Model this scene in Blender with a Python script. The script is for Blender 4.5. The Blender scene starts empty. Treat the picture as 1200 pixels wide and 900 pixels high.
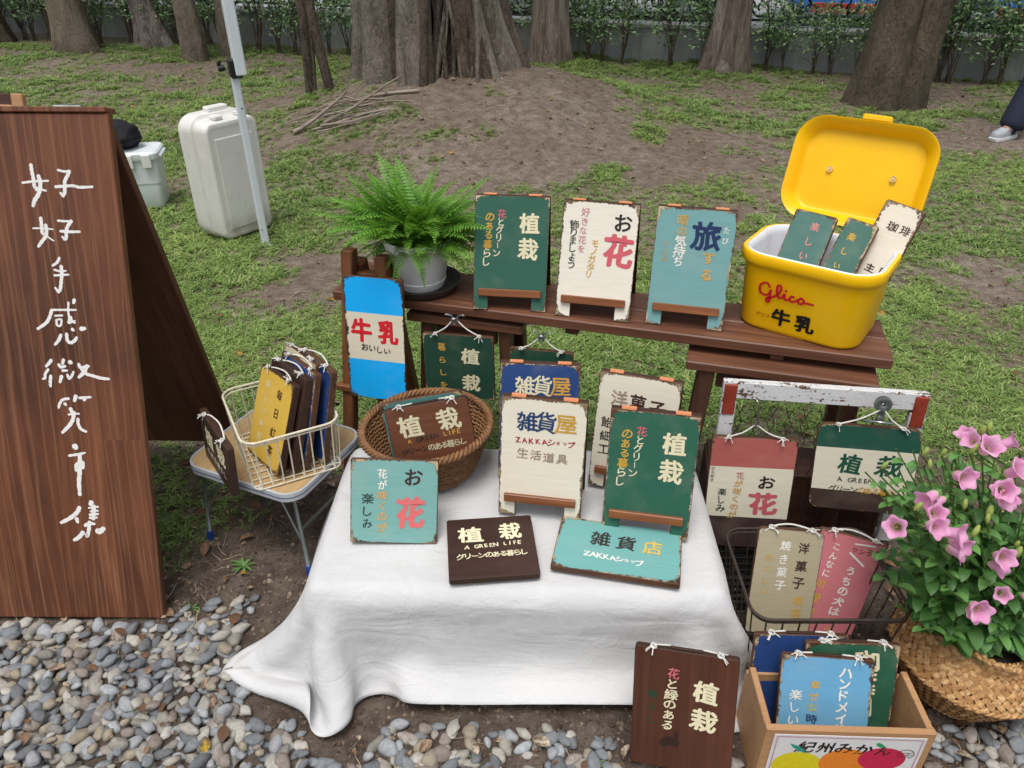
import bpy, bmesh, math, random
import numpy as np
from mathutils import Vector, Matrix, noise as mnoise
random.seed(7); RNG = np.random.default_rng(7)
S = bpy.context.scene
COL = S.collection
PI = math.pi
# ---------------------------------------------------------------- camera, world, sun, exposure
cam_d = bpy.data.cameras.new('camera'); cam = bpy.data.objects.new('camera', cam_d); COL.objects.link(cam)
cam_d.sensor_width = 36; cam_d.lens = 915/1200*36; cam_d.clip_start = .05; cam_d.clip_end = 500
cam.location = (0, 0, 1.55); cam.rotation_euler = (math.radians(90-31.45), 0, 0)
S.camera = cam
SUN_EL, SUN_AZ = math.radians(72), math.radians(200)      # azimuth from +Y, clockwise: light from behind the camera, a little left
W_ = bpy.data.worlds.new("World"); S.world = W_; W_.use_nodes = True
wn = W_.node_tree; wn.nodes.clear()
sky = wn.nodes.new('ShaderNodeTexSky'); sky.sky_type = 'NISHITA'; sky.sun_disc = False
sky.sun_elevation = SUN_EL; sky.sun_rotation = SUN_AZ; sky.air_density = 1.0; sky.dust_density = 4.0; sky.ozone_density = 1.0
hs = wn.nodes.new('ShaderNodeHueSaturation'); hs.inputs['Saturation'].default_value = .30
bg = wn.nodes.new('ShaderNodeBackground'); bg.inputs['Strength'].default_value = .118
wo = wn.nodes.new('ShaderNodeOutputWorld')
wn.links.new(sky.outputs[0], hs.inputs['Color']); wn.links.new(hs.outputs[0], bg.inputs['Color']); wn.links.new(bg.outputs[0], wo.inputs[0])
sd = bpy.data.lights.new('sun', 'SUN'); sd.energy = 1.25; sd.angle = math.radians(24); sd.color = (1, .975, .94)
sun = bpy.data.objects.new('sun', sd); COL.objects.link(sun)
_d = Vector((math.sin(SUN_AZ)*math.cos(SUN_EL), math.cos(SUN_AZ)*math.cos(SUN_EL), math.sin(SUN_EL)))
sun.rotation_euler = _d.to_track_quat('Z', 'Y').to_euler(); sun.location = _d*20
S.view_settings.view_transform = 'Standard'; S.view_settings.look = 'None'
S.view_settings.exposure = 0.44; S.view_settings.gamma = 1
S.render.engine = 'CYCLES'
try: S.cycles.max_bounces = 6; S.cycles.use_denoising = True
except Exception: pass

# ---------------------------------------------------------------- node helpers
def lin(h, k=1.0):
    if not isinstance(h, str): return tuple(h)+(1,)*(4-len(h))
    c = [int(h[i:i+2], 16)/255 for i in (0, 2, 4)]
    return tuple(min(1, k*(x/12.92 if x <= .04045 else ((x+.055)/1.055)**2.4)) for x in c)+(1,)
class G:
    def __init__(s, name):
        s.m = bpy.data.materials.new(name); s.m.use_nodes = True; s.t = s.m.node_tree; s.t.nodes.clear()
        s.out = s.t.nodes.new('ShaderNodeOutputMaterial'); s.b = s.t.nodes.new('ShaderNodeBsdfPrincipled')
        s.t.links.new(s.b.outputs[0], s.out.inputs[0])
    def n(s, ty, ins={}, **pr):
        nd = s.t.nodes.new('ShaderNode'+ty)
        for k, v in pr.items(): setattr(nd, k, v)
        for k, v in ins.items(): s.set(nd.inputs[k], v)
        return nd
    def set(s, sock, v):
        if isinstance(v, bpy.types.NodeSocket): s.t.links.new(v, sock)
        elif isinstance(v, bpy.types.Node): s.t.links.new(v.outputs[0], sock)
        else: sock.default_value = v
    def math(s, op, a, b=0.0, c=0.0, clamp=False):
        nd = s.n('Math', {0: a, 1: b, 2: c}, operation=op, use_clamp=clamp); return nd.outputs[0]
    def mix(s, f, a, b, mode='MIX'):
        nd = s.t.nodes.new('ShaderNodeMix'); nd.data_type = 'RGBA'; nd.blend_type = mode
        s.set(nd.inputs[0], f); s.set(nd.inputs[6], a); s.set(nd.inputs[7], b); return nd.outputs[2]
    def obj(s): return s.n('TexCoord').outputs['Object']
    def rnd(s): return s.n('ObjectInfo').outputs['Random']
    def scale(s, v, sc, off=None):
        nd = s.n('Mapping', {'Vector': v, 'Scale': sc})
        if off is not None: s.set(nd.inputs['Location'], off)
        return nd.outputs[0]
    def noise(s, v, sc, det=4, ro=.55, dist=0.0):
        return s.n('TexNoise', {'Vector': v, 'Scale': sc, 'Detail': det, 'Roughness': ro, 'Distortion': dist}).outputs[0]
    def ramp(s, f, stops, interp='LINEAR'):
        nd = s.n('ValToRGB', {0: f}); cr = nd.color_ramp; cr.interpolation = interp
        while len(cr.elements) > 1: cr.elements.remove(cr.elements[-1])
        cr.elements[0].position = stops[0][0]; cr.elements[0].color = lin(stops[0][1])
        for p, c in stops[1:]:
            e = cr.elements.new(p); e.color = lin(c)
        return nd.outputs[0]
    def mr(s, v, a, b, c=0.0, d=1.0, smooth=False):
        nd = s.n('MapRange', {0: v, 1: a, 2: b, 3: c, 4: d}); 
        if smooth: nd.interpolation_type = 'SMOOTHSTEP'
        return nd.outputs[0]
    def xyz(s, v):
        nd = s.n('SeparateXYZ', {0: v}); return nd.outputs
    def bump(s, h, st=.3, dist=.01):
        nd = s.n('Bump', {'Height': h, 'Strength': st, 'Distance': dist}); s.set(s.b.inputs['Normal'], nd.outputs[0])
    def fin(s, col=None, ro=None, metal=None, spec=None):
        for k, v in (('Base Color', col), ('Roughness', ro), ('Metallic', metal), ('Specular IOR Level', spec)):
            if v is not None: s.set(s.b.inputs[k], v if not isinstance(v, str) else lin(v))
        return s.m
def M_plain(name, col, ro=.6, metal=0.0, var=.12, sc=30, bump=.1, spec=.4):
    g = G(name); o = g.obj(); nz = g.noise(o, sc, 5)
    c = lin(col); d = tuple(x*(1-var) for x in c[:3])+(1,); l = tuple(min(1, x*(1+var)) for x in c[:3])+(1,)
    g.bump(nz, bump, .003)
    return g.fin(g.mix(g.mr(nz, .3, .7), d, l), g.mr(nz, .3, .7, ro-.06, ro+.06), metal, spec)
def M_wood(name, dark, light, axis=0, ro=.55, sc=1.0, streak=None, contrast=(.32, .68), bump=.35, knots=True):
    g = G(name); o = g.obj(); r = g.rnd()
    k = [26*sc]*3; k[axis] = 1.6*sc
    off = g.n('CombineXYZ', {0: g.math('MULTIPLY', r, 13.0), 1: g.math('MULTIPLY', r, 31.0), 2: g.math('MULTIPLY', r, 47.0)})
    v = g.scale(o, tuple(k), off.outputs[0])
    nz = g.noise(v, 1.0, 6, .6, 1.2)
    k2 = [120*sc]*3; k2[axis] = 3*sc
    fine = g.noise(g.scale(o, tuple(k2), off.outputs[0]), 1.0, 3, .6)
    big = g.noise(g.scale(o, (3, 3, 3), off.outputs[0]), 1.0, 3)
    f = g.math('ADD', g.math('MULTIPLY', nz, .7), g.math('MULTIPLY', fine, .3))
    c = g.ramp(f, [(contrast[0], dark), (contrast[1], light)])
    c = g.mix(g.mr(big, .35, .7, 0, .45), c, lin(dark))
    if streak: c = g.mix(g.mr(nz, .66, .74, 0, .8), c, lin(streak))
    g.bump(f, bump, .002)
    return g.fin(c, g.mr(fine, .3, .7, ro-.1, ro+.12), 0, .35)
def M_board(name, W, H, bands, wear=.5, under='4a2f22', under2='b9a583', seed=0.0, ro=.55, z0=0.0):
    wear = wear*.62
    """painted sign face; bands = [(fraction from top where the colour starts, colour)...]; paint chipped along the edges"""
    g = G(name); o = g.obj(); s = g.xyz(o)
    oo = g.scale(o, (1, 1, 1), (seed*3.1, seed*1.7, seed*5.3))
    wob = g.math('MULTIPLY', g.math('SUBTRACT', g.noise(oo, 9, 2), .5), .0014)
    fr = g.math('DIVIDE', g.math('ADD', g.math('SUBTRACT', H, s[2]), wob), H)
    c = lin(bands[0][1])
    for st, cc in bands[1:]:
        c = g.mix(g.math('GREATER_THAN', fr, st), c, lin(cc))
    # brushed tone
    br = g.noise(g.scale(oo, (18, 18, 160)), 1.0, 4)
    blot = g.noise(oo, 14, 5)
    c = g.mix(g.mr(br, .35, .8, 0, .10), c, (.03, .027, .022, 1))
    c = g.mix(g.mr(blot, .5, .85, 0, .12), c, lin('cfc2a6'))
    ex = g.math('SUBTRACT', W/2, g.math('ABSOLUTE', s[0])); ez = g.math('MINIMUM', s[2], g.math('SUBTRACT', H, s[2]))
    e = g.math('MINIMUM', ex, ez)
    cor = g.math('ADD', ex, ez)
    n1 = g.noise(g.scale(oo, (150, 150, 105)), 1.0, 6, .7)
    n2 = g.noise(oo, 9, 3)
    th = g.math('MULTIPLY', g.mr(n2, .35, .7, .10, 1), .0085*wear)
    th = g.math('ADD', th, g.mr(cor, .040, 0, 0, .024*wear))
    m = g.math('GREATER_THAN', g.math('SUBTRACT', g.math('MULTIPLY', th, g.mr(n1, .36, .62, 0, 1.6)), e), 0)
    spk = g.math('MULTIPLY', g.math('GREATER_THAN', n1, .735-.02*wear), g.math('GREATER_THAN', n2, .52))
    m = g.math('MAXIMUM', m, spk)
    n3 = g.noise(oo, 40, 3)
    uc = g.mix(g.mr(n3, .42, .58), lin(under), lin(under2))
    c = g.mix(m, c, uc)
    # dark rim of grime at chips
    m2 = g.math('GREATER_THAN', g.math('SUBTRACT', g.math('MULTIPLY', th, g.mr(n1, .33, .58, 0, 1.6)), e), 0)
    c = g.mix(g.math('MULTIPLY', g.math('SUBTRACT', m2, m, clamp=True), .7), c, lin('3a2a20'))
    g.bump(g.math('ADD', g.math('MULTIPLY', m, -1.0), g.math('MULTIPLY', br, .25)), .35, .0008)
    return g.fin(c, g.mr(br, .3, .7, ro-.08, ro+.1), 0, .35)

# ---------------------------------------------------------------- mesh helpers
class MB:
    def __init__(s): s.v = []; s.f = []; s.mi = []
    def add(s, V, F, mi=0, M=None):
        o = len(s.v)
        if M is not None: V = [tuple(M @ Vector(p)) for p in V]
        s.v += [tuple(p) for p in V]; s.f += [tuple(i+o for i in f) for f in F]
        s.mi += ([mi]*len(F) if isinstance(mi, int) else list(mi))
        return s
    def box(s, c, sz, ch=.0015, mi=0, M=None, jit=0):
        hx, hy, hz = sz[0]/2, sz[1]/2, sz[2]/2; ch = min(ch, .45*min(hx, hy, hz)*2*.5)
        V = []; idx = {}
        for sx in (-1, 1):
            for sy in (-1, 1):
                for sz_ in (-1, 1):
                    for a in range(3):
                        p = [sx*hx, sy*hy, sz_*hz]; q = [sx*(hx-ch), sy*(hy-ch), sz_*(hz-ch)]; q[a] = p[a]
                        idx[(sx, sy, sz_, a)] = len(V); V.append([q[0]+c[0], q[1]+c[1], q[2]+c[2]])
        F = []; sg = (-1, 1)
        for a in range(3):
            b, d = (a+1) % 3, (a+2) % 3
            for k in sg:
                lp = []
                for (i, j) in ((-1, -1), (1, -1), (1, 1), (-1, 1)):
                    t = [0, 0, 0]; t[a] = k; t[b] = i; t[d] = j; lp.append(idx[(*t, a)])
                F.append(lp if k > 0 else lp[::-1])
            for i in sg:
                for j in sg:      # edge along axis a between faces b and d
                    t0 = [0, 0, 0]; t1 = [0, 0, 0]; t0[a] = -1; t1[a] = 1
                    for t in (t0, t1): t[b] = i; t[d] = j
                    q = [idx[(*t0, b)], idx[(*t1, b)], idx[(*t1, d)], idx[(*t0, d)]]
                    F.append(q if i*j < 0 else q[::-1])
        for sx in sg:
            for sy in sg:
                for z in sg:
                    q = [idx[(sx, sy, z, 0)], idx[(sx, sy, z, 1)], idx[(sx, sy, z, 2)]]
                    F.append(q if sx*sy*z > 0 else q[::-1])
        return s.add(V, F, mi, M)
    def bar(s, a, b, w, t, ch=.0015, mi=0, up=(0, 0, 1)):
        a = Vector(a); b = Vector(b); d = (b-a); L = d.length; z = d/L; x = Vector(up).cross(z)
        if x.length < 1e-4: x = Vector((1, 0, 0))
        x.normalize(); y = z.cross(x)
        M = Matrix.Translation((a+b)/2) @ Matrix((x, y, z)).transposed().to_4x4()
        return s.box((0, 0, 0), (w, t, L), ch, mi, M)
    def tube(s, P, r, n=8, closed=False, cap=True, mi=0, sq=1.0):
        P = [Vector(p) for p in P]; m = len(P)
        R = list(r) if hasattr(r, '__len__') else [r]*m
        V = []; prev = None
        for i, p in enumerate(P):
            if closed: t = P[(i+1) % m]-P[i-1]
            else: t = P[min(i+1, m-1)]-P[max(i-1, 0)]
            if t.length < 1e-9: t = Vector((0, 0, 1))
            t.normalize()
            if prev is None:
                x = t.cross(Vector((0, 0, 1)));
                if x.length < 1e-3: x = t.cross(Vector((1, 0, 0)))
            else: x = prev-t*prev.dot(t)
            if x.length < 1e-6: x = t.orthogonal()
            x.normalize(); prev = x; y = t.cross(x)
            for k in range(n):
                a = 2*PI*k/n; V.append(p+x*(R[i]*math.cos(a))+y*(R[i]*sq*math.sin(a)))
        F = []
        for i in range(m if closed else m-1):
            j = (i+1) % m
            for k in range(n):
                l = (k+1) % n; F.append((i*n+k, j*n+k, j*n+l, i*n+l)[::-1])
        if cap and not closed: F.append(tuple(range(n))); F.append(tuple((m-1)*n+k for k in range(n))[::-1])
        return s.add(V, F, mi)
    def lathe(s, prof, n=48, c=(0, 0, 0), mi=0, fn=None, close=False, M=None):
        V = []; m = len(prof)
        for i, (r, z) in enumerate(prof):
            for k in range(n):
                a = 2*PI*k/n; rr, zz = (r, z) if fn is None else fn(r, z, a)
                V.append((c[0]+rr*math.cos(a), c[1]+rr*math.sin(a), c[2]+zz))
        F = [(i*n+k, i*n+(k+1) % n, (i+1)*n+(k+1) % n, (i+1)*n+k) for i in range(m-1) for k in range(n)]
        if close: F += [tuple(range(n))[::-1], tuple((m-1)*n+k for k in range(n))]
        return s.add(V, F, mi, M)
    def prism(s, poly, y0, y1, ch=.0012, mf=0, ms=1, mb=1, M=None):
        """polygon in XZ (counter-clockwise seen from -Y), front at y0 facing -Y"""
        n = len(poly); P = [Vector(p) for p in poly]
        def inset(d):
            o = []
            for i in range(n):
                a = (P[i]-P[i-1]).normalized(); b = (P[(i+1) % n]-P[i]).normalized()
                na = Vector((-a.y, a.x)); nb = Vector((-b.y, b.x)); q = na+nb; k = max(.3, q.length_squared/2)
                o.append(P[i]+q*(d/k))
            return o
        I = inset(ch); V = []
        for ring, y in ((I, y0), (P, y0+ch), (P, y1-ch), (I, y1)): V += [(p[0], y, p[1]) for p in ring]
        F = [tuple(range(n))]; mi = [mf]
        for r in range(3):
            for i in range(n):
                j = (i+1) % n; F.append((r*n+i, r*n+j, (r+1)*n+j, (r+1)*n+i)[::-1]); mi.append(ms)
        F.append(tuple(3*n+i for i in range(n))[::-1]); mi.append(mb)
        return s.add(V, F, mi, M)
    def mesh(s, name, mats, smooth=None):
        me = bpy.data.meshes.new(name); me.from_pydata(s.v, [], s.f)
        for m in (mats if isinstance(mats, (list, tuple)) else [mats]): me.materials.append(m)
        if any(s.mi): me.polygons.foreach_set('material_index', s.mi)
        if smooth is not None:
            me.polygons.foreach_set('use_smooth', [True]*len(s.f))
            if smooth < 180: me.set_sharp_from_angle(angle=math.radians(smooth))
        me.update(); return me
    def build(s, name, mats, parent=None, smooth=None, **tg):
        return link(name, s.mesh(name, mats, smooth), parent, **tg)
def link(name, data, parent=None, **tg):
    o = bpy.data.objects.new(name, data); COL.objects.link(o)
    if parent is not None: o.parent = parent
    for k, v in tg.items(): o[k] = v
    return o
def thing(name, label, cat, M=None, loc=None, group=None):
    o = bpy.data.objects.new(name, None); COL.objects.link(o); o.empty_display_size = .05
    if M is not None: o.matrix_world = M
    if loc is not None: o.location = loc
    o['label'] = label; o['category'] = cat
    if group: o['group'] = group
    return o
def children(o): return [c for c in bpy.data.objects if c.parent == o]
def copy_tree(o, M, label=None, kids=None):
    c = o.copy(); COL.objects.link(c); c.matrix_world = M
    if label: c['label'] = label
    for ch in kids:
        d = ch.copy(); COL.objects.link(d); d.parent = c
    return c
def frame(P, yaw, lean=0, roll=0, W=0):
    """matrix of a leaning board: local x right, y into the board, z up the board; P = lower left corner in front"""
    ya, le, ro = map(math.radians, (yaw, lean, roll))
    u = Vector((1, 0, 0)); v = Vector((0, math.sin(le), math.cos(le)))
    u2 = math.cos(ro)*u+math.sin(ro)*v; v2 = -math.sin(ro)*u+math.cos(ro)*v
    Z = Matrix.Rotation(ya, 3, 'Z'); u2 = Z @ u2; v2 = Z @ v2; n = v2.cross(u2)
    return Matrix.Translation(Vector(P)+u2*(W/2)) @ Matrix((u2, n, v2)).transposed().to_4x4()
def catmull(P, k=6, closed=False):
    P = [Vector(p) for p in P]; n = len(P); out = []
    for i in range(n if closed else n-1):
        a, b, c, d = (P[(i-1) % n] if closed or i > 0 else P[0]), P[i], P[(i+1) % n], (P[(i+2) % n] if closed or i < n-2 else P[-1])
        for j in range(k):
            t = j/k; out.append(.5*((2*b)+(c-a)*t+(2*a-5*b+4*c-d)*t*t+(3*b-a-3*c+d)*t**3))
    if not closed: out.append(P[-1])
    return out
def fnz(x, y, z=0.0): return mnoise.noise(Vector((x, y, z)))
# ---------------------------------------------------------------- lettering: the built-in font's outlines, loosened so they read as brush work
_gl = {}
def glyph(c, wt):
    k = (c, wt)
    if k in _gl: return _gl[k]
    cu = bpy.data.curves.new('g', 'FONT'); cu.body = c; cu.size = 1; cu.resolution_u = 3; cu.fill_mode = 'FRONT'
    cu.align_x = 'LEFT'
    o = bpy.data.objects.new('g', cu); COL.objects.link(o); bpy.context.view_layer.update()
    me = bpy.data.meshes.new_from_object(o.evaluated_get(bpy.context.evaluated_depsgraph_get()))
    V = np.array([v.co[:2] for v in me.vertices]) if len(me.vertices) else np.zeros((0, 2)); F = [tuple(p.vertices) for p in me.polygons]
    bpy.data.objects.remove(o); bpy.data.curves.remove(cu); bpy.data.meshes.remove(me)
    if len(V):
        lo, hi = V.min(0), V.max(0); V = V-(lo+hi)/2; ext = hi-lo
    else: ext = np.array([.3, .3])
    _gl[k] = (V, F, ext); return _gl[k]
_pm = {}
def paint(hexc):
    if hexc not in _pm:
        g = G('sign_paint'); o = g.obj(); nz = g.noise(g.scale(o, (60, 60, 140)), 1.0, 4)
        c = lin(hexc); g.bump(nz, .2, .0005)
        _pm[hexc] = g.fin(g.mix(g.mr(nz, .45, .8, 0, .3), c, tuple(x*.55 for x in c[:3])+(1,)), .5, 0, .35)
        wr = g.noise(g.scale(o, (330, 330, 330)), 1.0, 5, .75); tp = g.n('BsdfTransparent'); mx = g.n('MixShader', {0: g.math('GREATER_THAN', wr, .665), 1: g.b.outputs[0], 2: tp.outputs[0]}); g.t.links.new(mx.outputs[0], g.out.inputs[0])
    return _pm[hexc]
class Ink:
    """collects painted characters and brush strokes on a board face (x right, z up, metres)"""
    def __init__(s, W, H, y=-.0007): s.W = W; s.H = H; s.mb = MB(); s.cols = []; s.y = y; s.k = 0; s.rs = random.Random(int(W*9999+H*7777))
    def ci(s, col):
        if col not in s.cols: s.cols.append(col)
        return s.cols.index(col)
    def put(s, c, x, z, size, col, wt=.02, sx=1.0, rot=0, jit=1.0, sh=0.0):
        if c == ' ': return
        V, F, ext = glyph(c, 0)
        if not len(V): return
        r = s.rs; a = math.radians(rot+r.uniform(-3, 3)*jit); k = size*(1+r.uniform(-.06, .06)*jit)
        X = V[:, 0]*k*sx*(1+r.uniform(-.09, .09)*jit); Y = V[:, 1]*k*(1+r.uniform(-.08, .06)*jit)
        sh = sh+r.uniform(-.08, .08)*jit; X = X*(1+jit*r.uniform(-.10, .10)*Y/size)
        X = X+sh*Y
        ph = r.uniform(0, 9); X = X+jit*.022*size*np.sin(Y/size*7+ph); Y = Y+jit*.022*size*np.sin(X/size*8+ph*2)
        x += r.uniform(-.02, .02)*size*jit; z += r.uniform(-.02, .02)*size*jit
        c_, s_ = math.cos(a), math.sin(a)
        d = wt*size
        nn_ = 1 if wt < .004 else 5 if wt < .022 else 8
        for dx, dz in [(d*math.cos(2*PI*i/nn_), d*math.sin(2*PI*i/nn_)) for i in range(nn_)] if nn_ > 1 else ((0, 0),):
            s.k += 1; y = s.y-.00002*(s.k % 9)
            s.mb.add([(x+dx+c_*p-s_*q, y, z+dz*.8+s_*p+c_*q) for p, q in zip(X, Y)], F, s.ci(col))
    def v(s, txt, u, v0, dv, size, cols, wt=.02, du=0.0, **k):
        """vertical text: u, v0, dv as fractions of board (v from the top), size in fraction of W"""
        if isinstance(cols, str): cols = [cols]*len(txt)
        for i, c in enumerate(txt):
            rot = k.get('rot', 0)
            if c == 'ー': c = '|' ; sz = size*.7
            else: sz = size
            s.put(c, (u+du*i-.5)*s.W, s.H*(1-(v0+dv*i)), sz*s.W, cols[i], wt, **{kk: vv for kk, vv in k.items()})
    def h(s, txt, u0, u1, v, size, cols, wt=.02, dz=0.0, **k):
        if isinstance(cols, str): cols = [cols]*len(txt)
        n = len(txt)
        for i, c in enumerate(txt):
            u = u0+(u1-u0)*(i/(n-1) if n > 1 else 0)
            sz = size*(.62 if c in 'ョッ' else 1)
            s.put(c, (u-.5)*s.W, s.H*(1-(v+dz*i)), sz*s.W, cols[i], wt, **k)
    def stroke(s, P, w, col, smooth=True):
        """brush stroke through P (x,z metres), w = width or list"""
        P = [Vector((p[0], p[1], 0)) for p in P]
        ws = list(w) if hasattr(w, '__len__') else [w]*len(P)
        if len(P) == 1: P.append(P[0]+Vector((ws[0]*.15, -ws[0]*.2, 0))); ws = [ws[0]]*2
        if smooth and len(P) > 2:
            k = 5; Q = catmull(P, k); W = []
            for i in range(len(P)-1):
                for j in range(k): W.append(ws[i]+(ws[i+1]-ws[i])*j/k)
            W.append(ws[-1])
        else: Q, W = P, ws
        n = len(Q); V = []; F = []; s.k += 1; y = s.y-.00002*(s.k % 11)
        L = []; R = []
        for i in range(n):
            t = (Q[min(i+1, n-1)]-Q[max(i-1, 0)]).normalized(); nn = Vector((-t.y, t.x, 0)); h = W[i]/2*(1+.10*math.sin(i*1.9+s.k))
            L.append(Q[i]+nn*h); R.append(Q[i]-nn*h)
        def cap(c, d, h):
            d = d.normalized(); nn = Vector((-d.y, d.x, 0)); return [c+nn*h*math.cos(a)+d*h*math.sin(a) for a in [PI*j/6 for j in range(1, 6)]]
        end = cap(Q[-1], Q[-1]-Q[-2], W[-1]/2); st = cap(Q[0], Q[0]-Q[1], W[0]/2)
        V = [(p.x, y, p.y) for p in L+R]; F = [(i, n+i, n+i+1, i+1) for i in range(n-1)]
        o = len(V); V += [(p.x, y, p.y) for p in end]; F.append(tuple([n-1]+[2*n-1]+[o+j for j in range(4, -1, -1)]))
        o = len(V); V += [(p.x, y, p.y) for p in st]; F.append(tuple([n]+[0]+[o+j for j in range(4, -1, -1)]))
        s.mb.add(V, F, s.ci(col))
    def ell(s, x, z, rx, rz, col, dy=0.0, n=28):
        s.k += 1; s.mb.add([(x+rx*math.cos(2*PI*i/n), s.y-.00002*(s.k % 9)-dy, z+rz*math.sin(2*PI*i/n)) for i in range(n)], [tuple(range(n))], s.ci(col))
    def poly(s, P, col, dy=0.0):
        s.k += 1; s.mb.add([(p[0], s.y-.00002*(s.k % 9)-dy, p[1]) for p in P], [tuple(range(len(P)))], s.ci(col))
    def done(s, parent, name='lettering'):
        # every face looks out of the board (-y)
        F = []
        for f in s.mb.f:
            a = 0
            for i in range(len(f)):
                p, q = s.mb.v[f[i]], s.mb.v[f[(i+1) % len(f)]]; a += p[0]*q[2]-q[0]*p[2]
            F.append(f if a > 0 else f[::-1])
        s.mb.f = F
        return s.mb.build(name, [paint(c) for c in s.cols], parent)
# ---------------------------------------------------------------- the ground
def sst(a, b, x):
    t = np.clip((x-a)/(b-a), 0, 1); return t*t*(3-2*t)
def vnoise(x, y, f, seed=0):
    """cheap value noise for arrays"""
    x = np.asarray(x)*f+seed*17.3; y = np.asarray(y)*f+seed*9.7
    xi = np.floor(x); yi = np.floor(y); fx = x-xi; fy = y-yi; fx = fx*fx*(3-2*fx); fy = fy*fy*(3-2*fy)
    def h(a, b):
        t = np.sin(a*127.1+b*311.7+seed*74.7)*43758.5453; return t-np.floor(t)
    return (h(xi, yi)*(1-fx)+h(xi+1, yi)*fx)*(1-fy)+(h(xi, yi+1)*(1-fx)+h(xi+1, yi+1)*fx)*fy
def fbm(x, y, f, seed=0, o=3): return sum(vnoise(x, y, f*2**i, seed+i)*.5**i for i in range(o))/sum(.5**i for i in range(o))
def gz(x, y):
    x = np.asarray(x, float); y = np.asarray(y, float)
    m = .42*np.exp(-(((x+.45)/1.55)**2+((y-6.95)/1.35)**2)**1.2)
    m += .10*np.exp(-((x-.42)**2+(y-10.1)**2)/.5)+.06*np.exp(-((x-2.3)**2+(y-9.3)**2)/.4)
    r = (fbm(x, y, 1.1, 3)-.5)*.05*sst(1.6, 4, y)+(fbm(x, y, 7, 5)-.5)*.016*sst(1.0, 2, y)
    r += (fbm(x, y, 26, 8, 2)-.5)*.012*sst(9, 5, y)
    return m+r*sst(12.5, 11.5, y)
def gzf(x, y): return float(gz(x, y))
def blob(x, y, cx, cy, rx, ry, p=1.0): return np.exp(-(((x-cx)/rx)**2+((y-cy)/ry)**2)**p)
def grassy(x, y):
    """0..1 how much grass grows here"""
    x = np.asarray(x, float); y = np.asarray(y, float)
    d = .62*sst(1.75, 2.35, y+.15*(fbm(x, y, 2.2, 2)-.5))
    d += .45*blob(x, y, -2.6, 4.6, 2.4, 1.9)+.25*blob(x, y, -1.3, 2.9, .9, .8)+.3*blob(x, y, 1.3, 3.9, 1.1, .55)
    d += .28*blob(x, y, 1.9, 6.9, 1.5, .6)+.3*blob(x, y, 1.0, 9.2, 1.2, .5)+.2*blob(x, y, .6, 2.6, 1.4, .5)
    d -= .62*blob(x, y, -.3, 5.0, 1.25, .95, 1.3)+.72*blob(x, y, -.35, 6.5, 1.7, 1.2, 1.4)+.55*blob(x, y, 1.0, 5.35, 1.2, .26)
    d -= .8*blob(x, y, 3.9, 6.3, 1.3, .8)+.55*blob(x, y, 1.75, 2.95, .4, .3)+.7*blob(x, y, -.95, 3.6, .45, .35)+.5*blob(x, y, 1.6, 6.0, .7, .25)
    d -= .45*blob(x, y, 3.1, 8.0, 1.6, .6)+.5*blob(x, y, -4.0, 9.2, 3.6, .6)+.4*blob(x, y, 2.2, 3.5, .5, .35)+.3*blob(x, y, .0, 3.2, .5, .2)
    d += 1.15*(fbm(x, y, 1.3, 11)-.5)+1.15*(fbm(x, y, 4.5, 13, 2)-.5)
    d += .9*sst(.66, .80, fbm(x, y, 2.6, 41, 2))*sst(2.4, 3.2, y)     # scattered clumps on the bare patches
    return np.clip(d, 0, 1)*sst(12.0, 11.6, y)
def gravel_edge(x):
    e = np.interp(x, [-2, -.85, -.66, -.5, -.35, -.1, .5, .95, 1.15, 1.4, 2], [1.42, 1.40, 1.44, 1.24, 1.10, 1.05, 1.04, 1.06, 1.22, 1.62, 1.7])
    return e
def ax(parts):
    o = []
    for a, b, s in parts: o += list(np.arange(a, b, s))
    return np.array(o)
xs = ax([(-60, -20, 8), (-20, -8, 1.5), (-8, -3, .12), (-3, 3, .028), (3, 8, .12), (8, 20, 1.5), (20, 60.1, 8)])
ys = ax([(-6, .4, .8), (.4, 4.5, .028), (4.5, 9, .06), (9, 13, .15), (13, 20, 1.2), (20, 80.1, 10)])
GX, GY = np.meshgrid(xs, ys); GZ = gz(GX, GY)
V = np.stack([GX, GY, GZ], -1).reshape(-1, 3); nx, ny = len(xs), len(ys)
I = np.arange(nx*ny).reshape(ny, nx); F = np.stack([I[:-1, :-1], I[:-1, 1:], I[1:, 1:], I[1:, :-1]], -1).reshape(-1, 4)
gm = bpy.data.meshes.new('ground'); gm.vertices.add(len(V)); gm.vertices.foreach_set('co', V.ravel())
gm.loops.add(F.size); gm.loops.foreach_set('vertex_index', F.ravel()); gm.polygons.add(len(F))
gm.polygons.foreach_set('loop_start', np.arange(len(F))*4); gm.polygons.foreach_set('loop_total', np.full(len(F), 4))
gm.polygons.foreach_set('use_smooth', np.ones(len(F), bool)); gm.update(calc_edges=True); gm.validate()
at = gm.attributes.new('grassy', 'FLOAT', 'POINT'); at.data.foreach_set('value', grassy(GX, GY).ravel().astype(np.float32))
g = G('park_soil'); o = g.obj(); ga = g.n('Attribute', attribute_name='grassy').outputs['Fac']
n1 = g.noise(o, 1.3, 6, .6); n2 = g.noise(o, 14, 8, .68); n3 = g.noise(o, 90, 6, .7); n4 = g.noise(g.scale(o, (1, 1, 1), (5, 3, 1)), 34, 4, .6)
c = g.mix(g.mr(n1, .3, .7), lin('857768'), lin('a3968a'))
c = g.mix(g.mr(n2, .36, .64), g.mix(.85, c, lin('5f5146')), c)
c = g.mix(g.mr(n3, .35, .60, .55, 0), c, lin('51463c'))
c = g.mix(g.math('MULTIPLY', g.math('GREATER_THAN', n3, .66), .7), c, lin('c4b7a4'))     # bits of straw and grit
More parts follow.
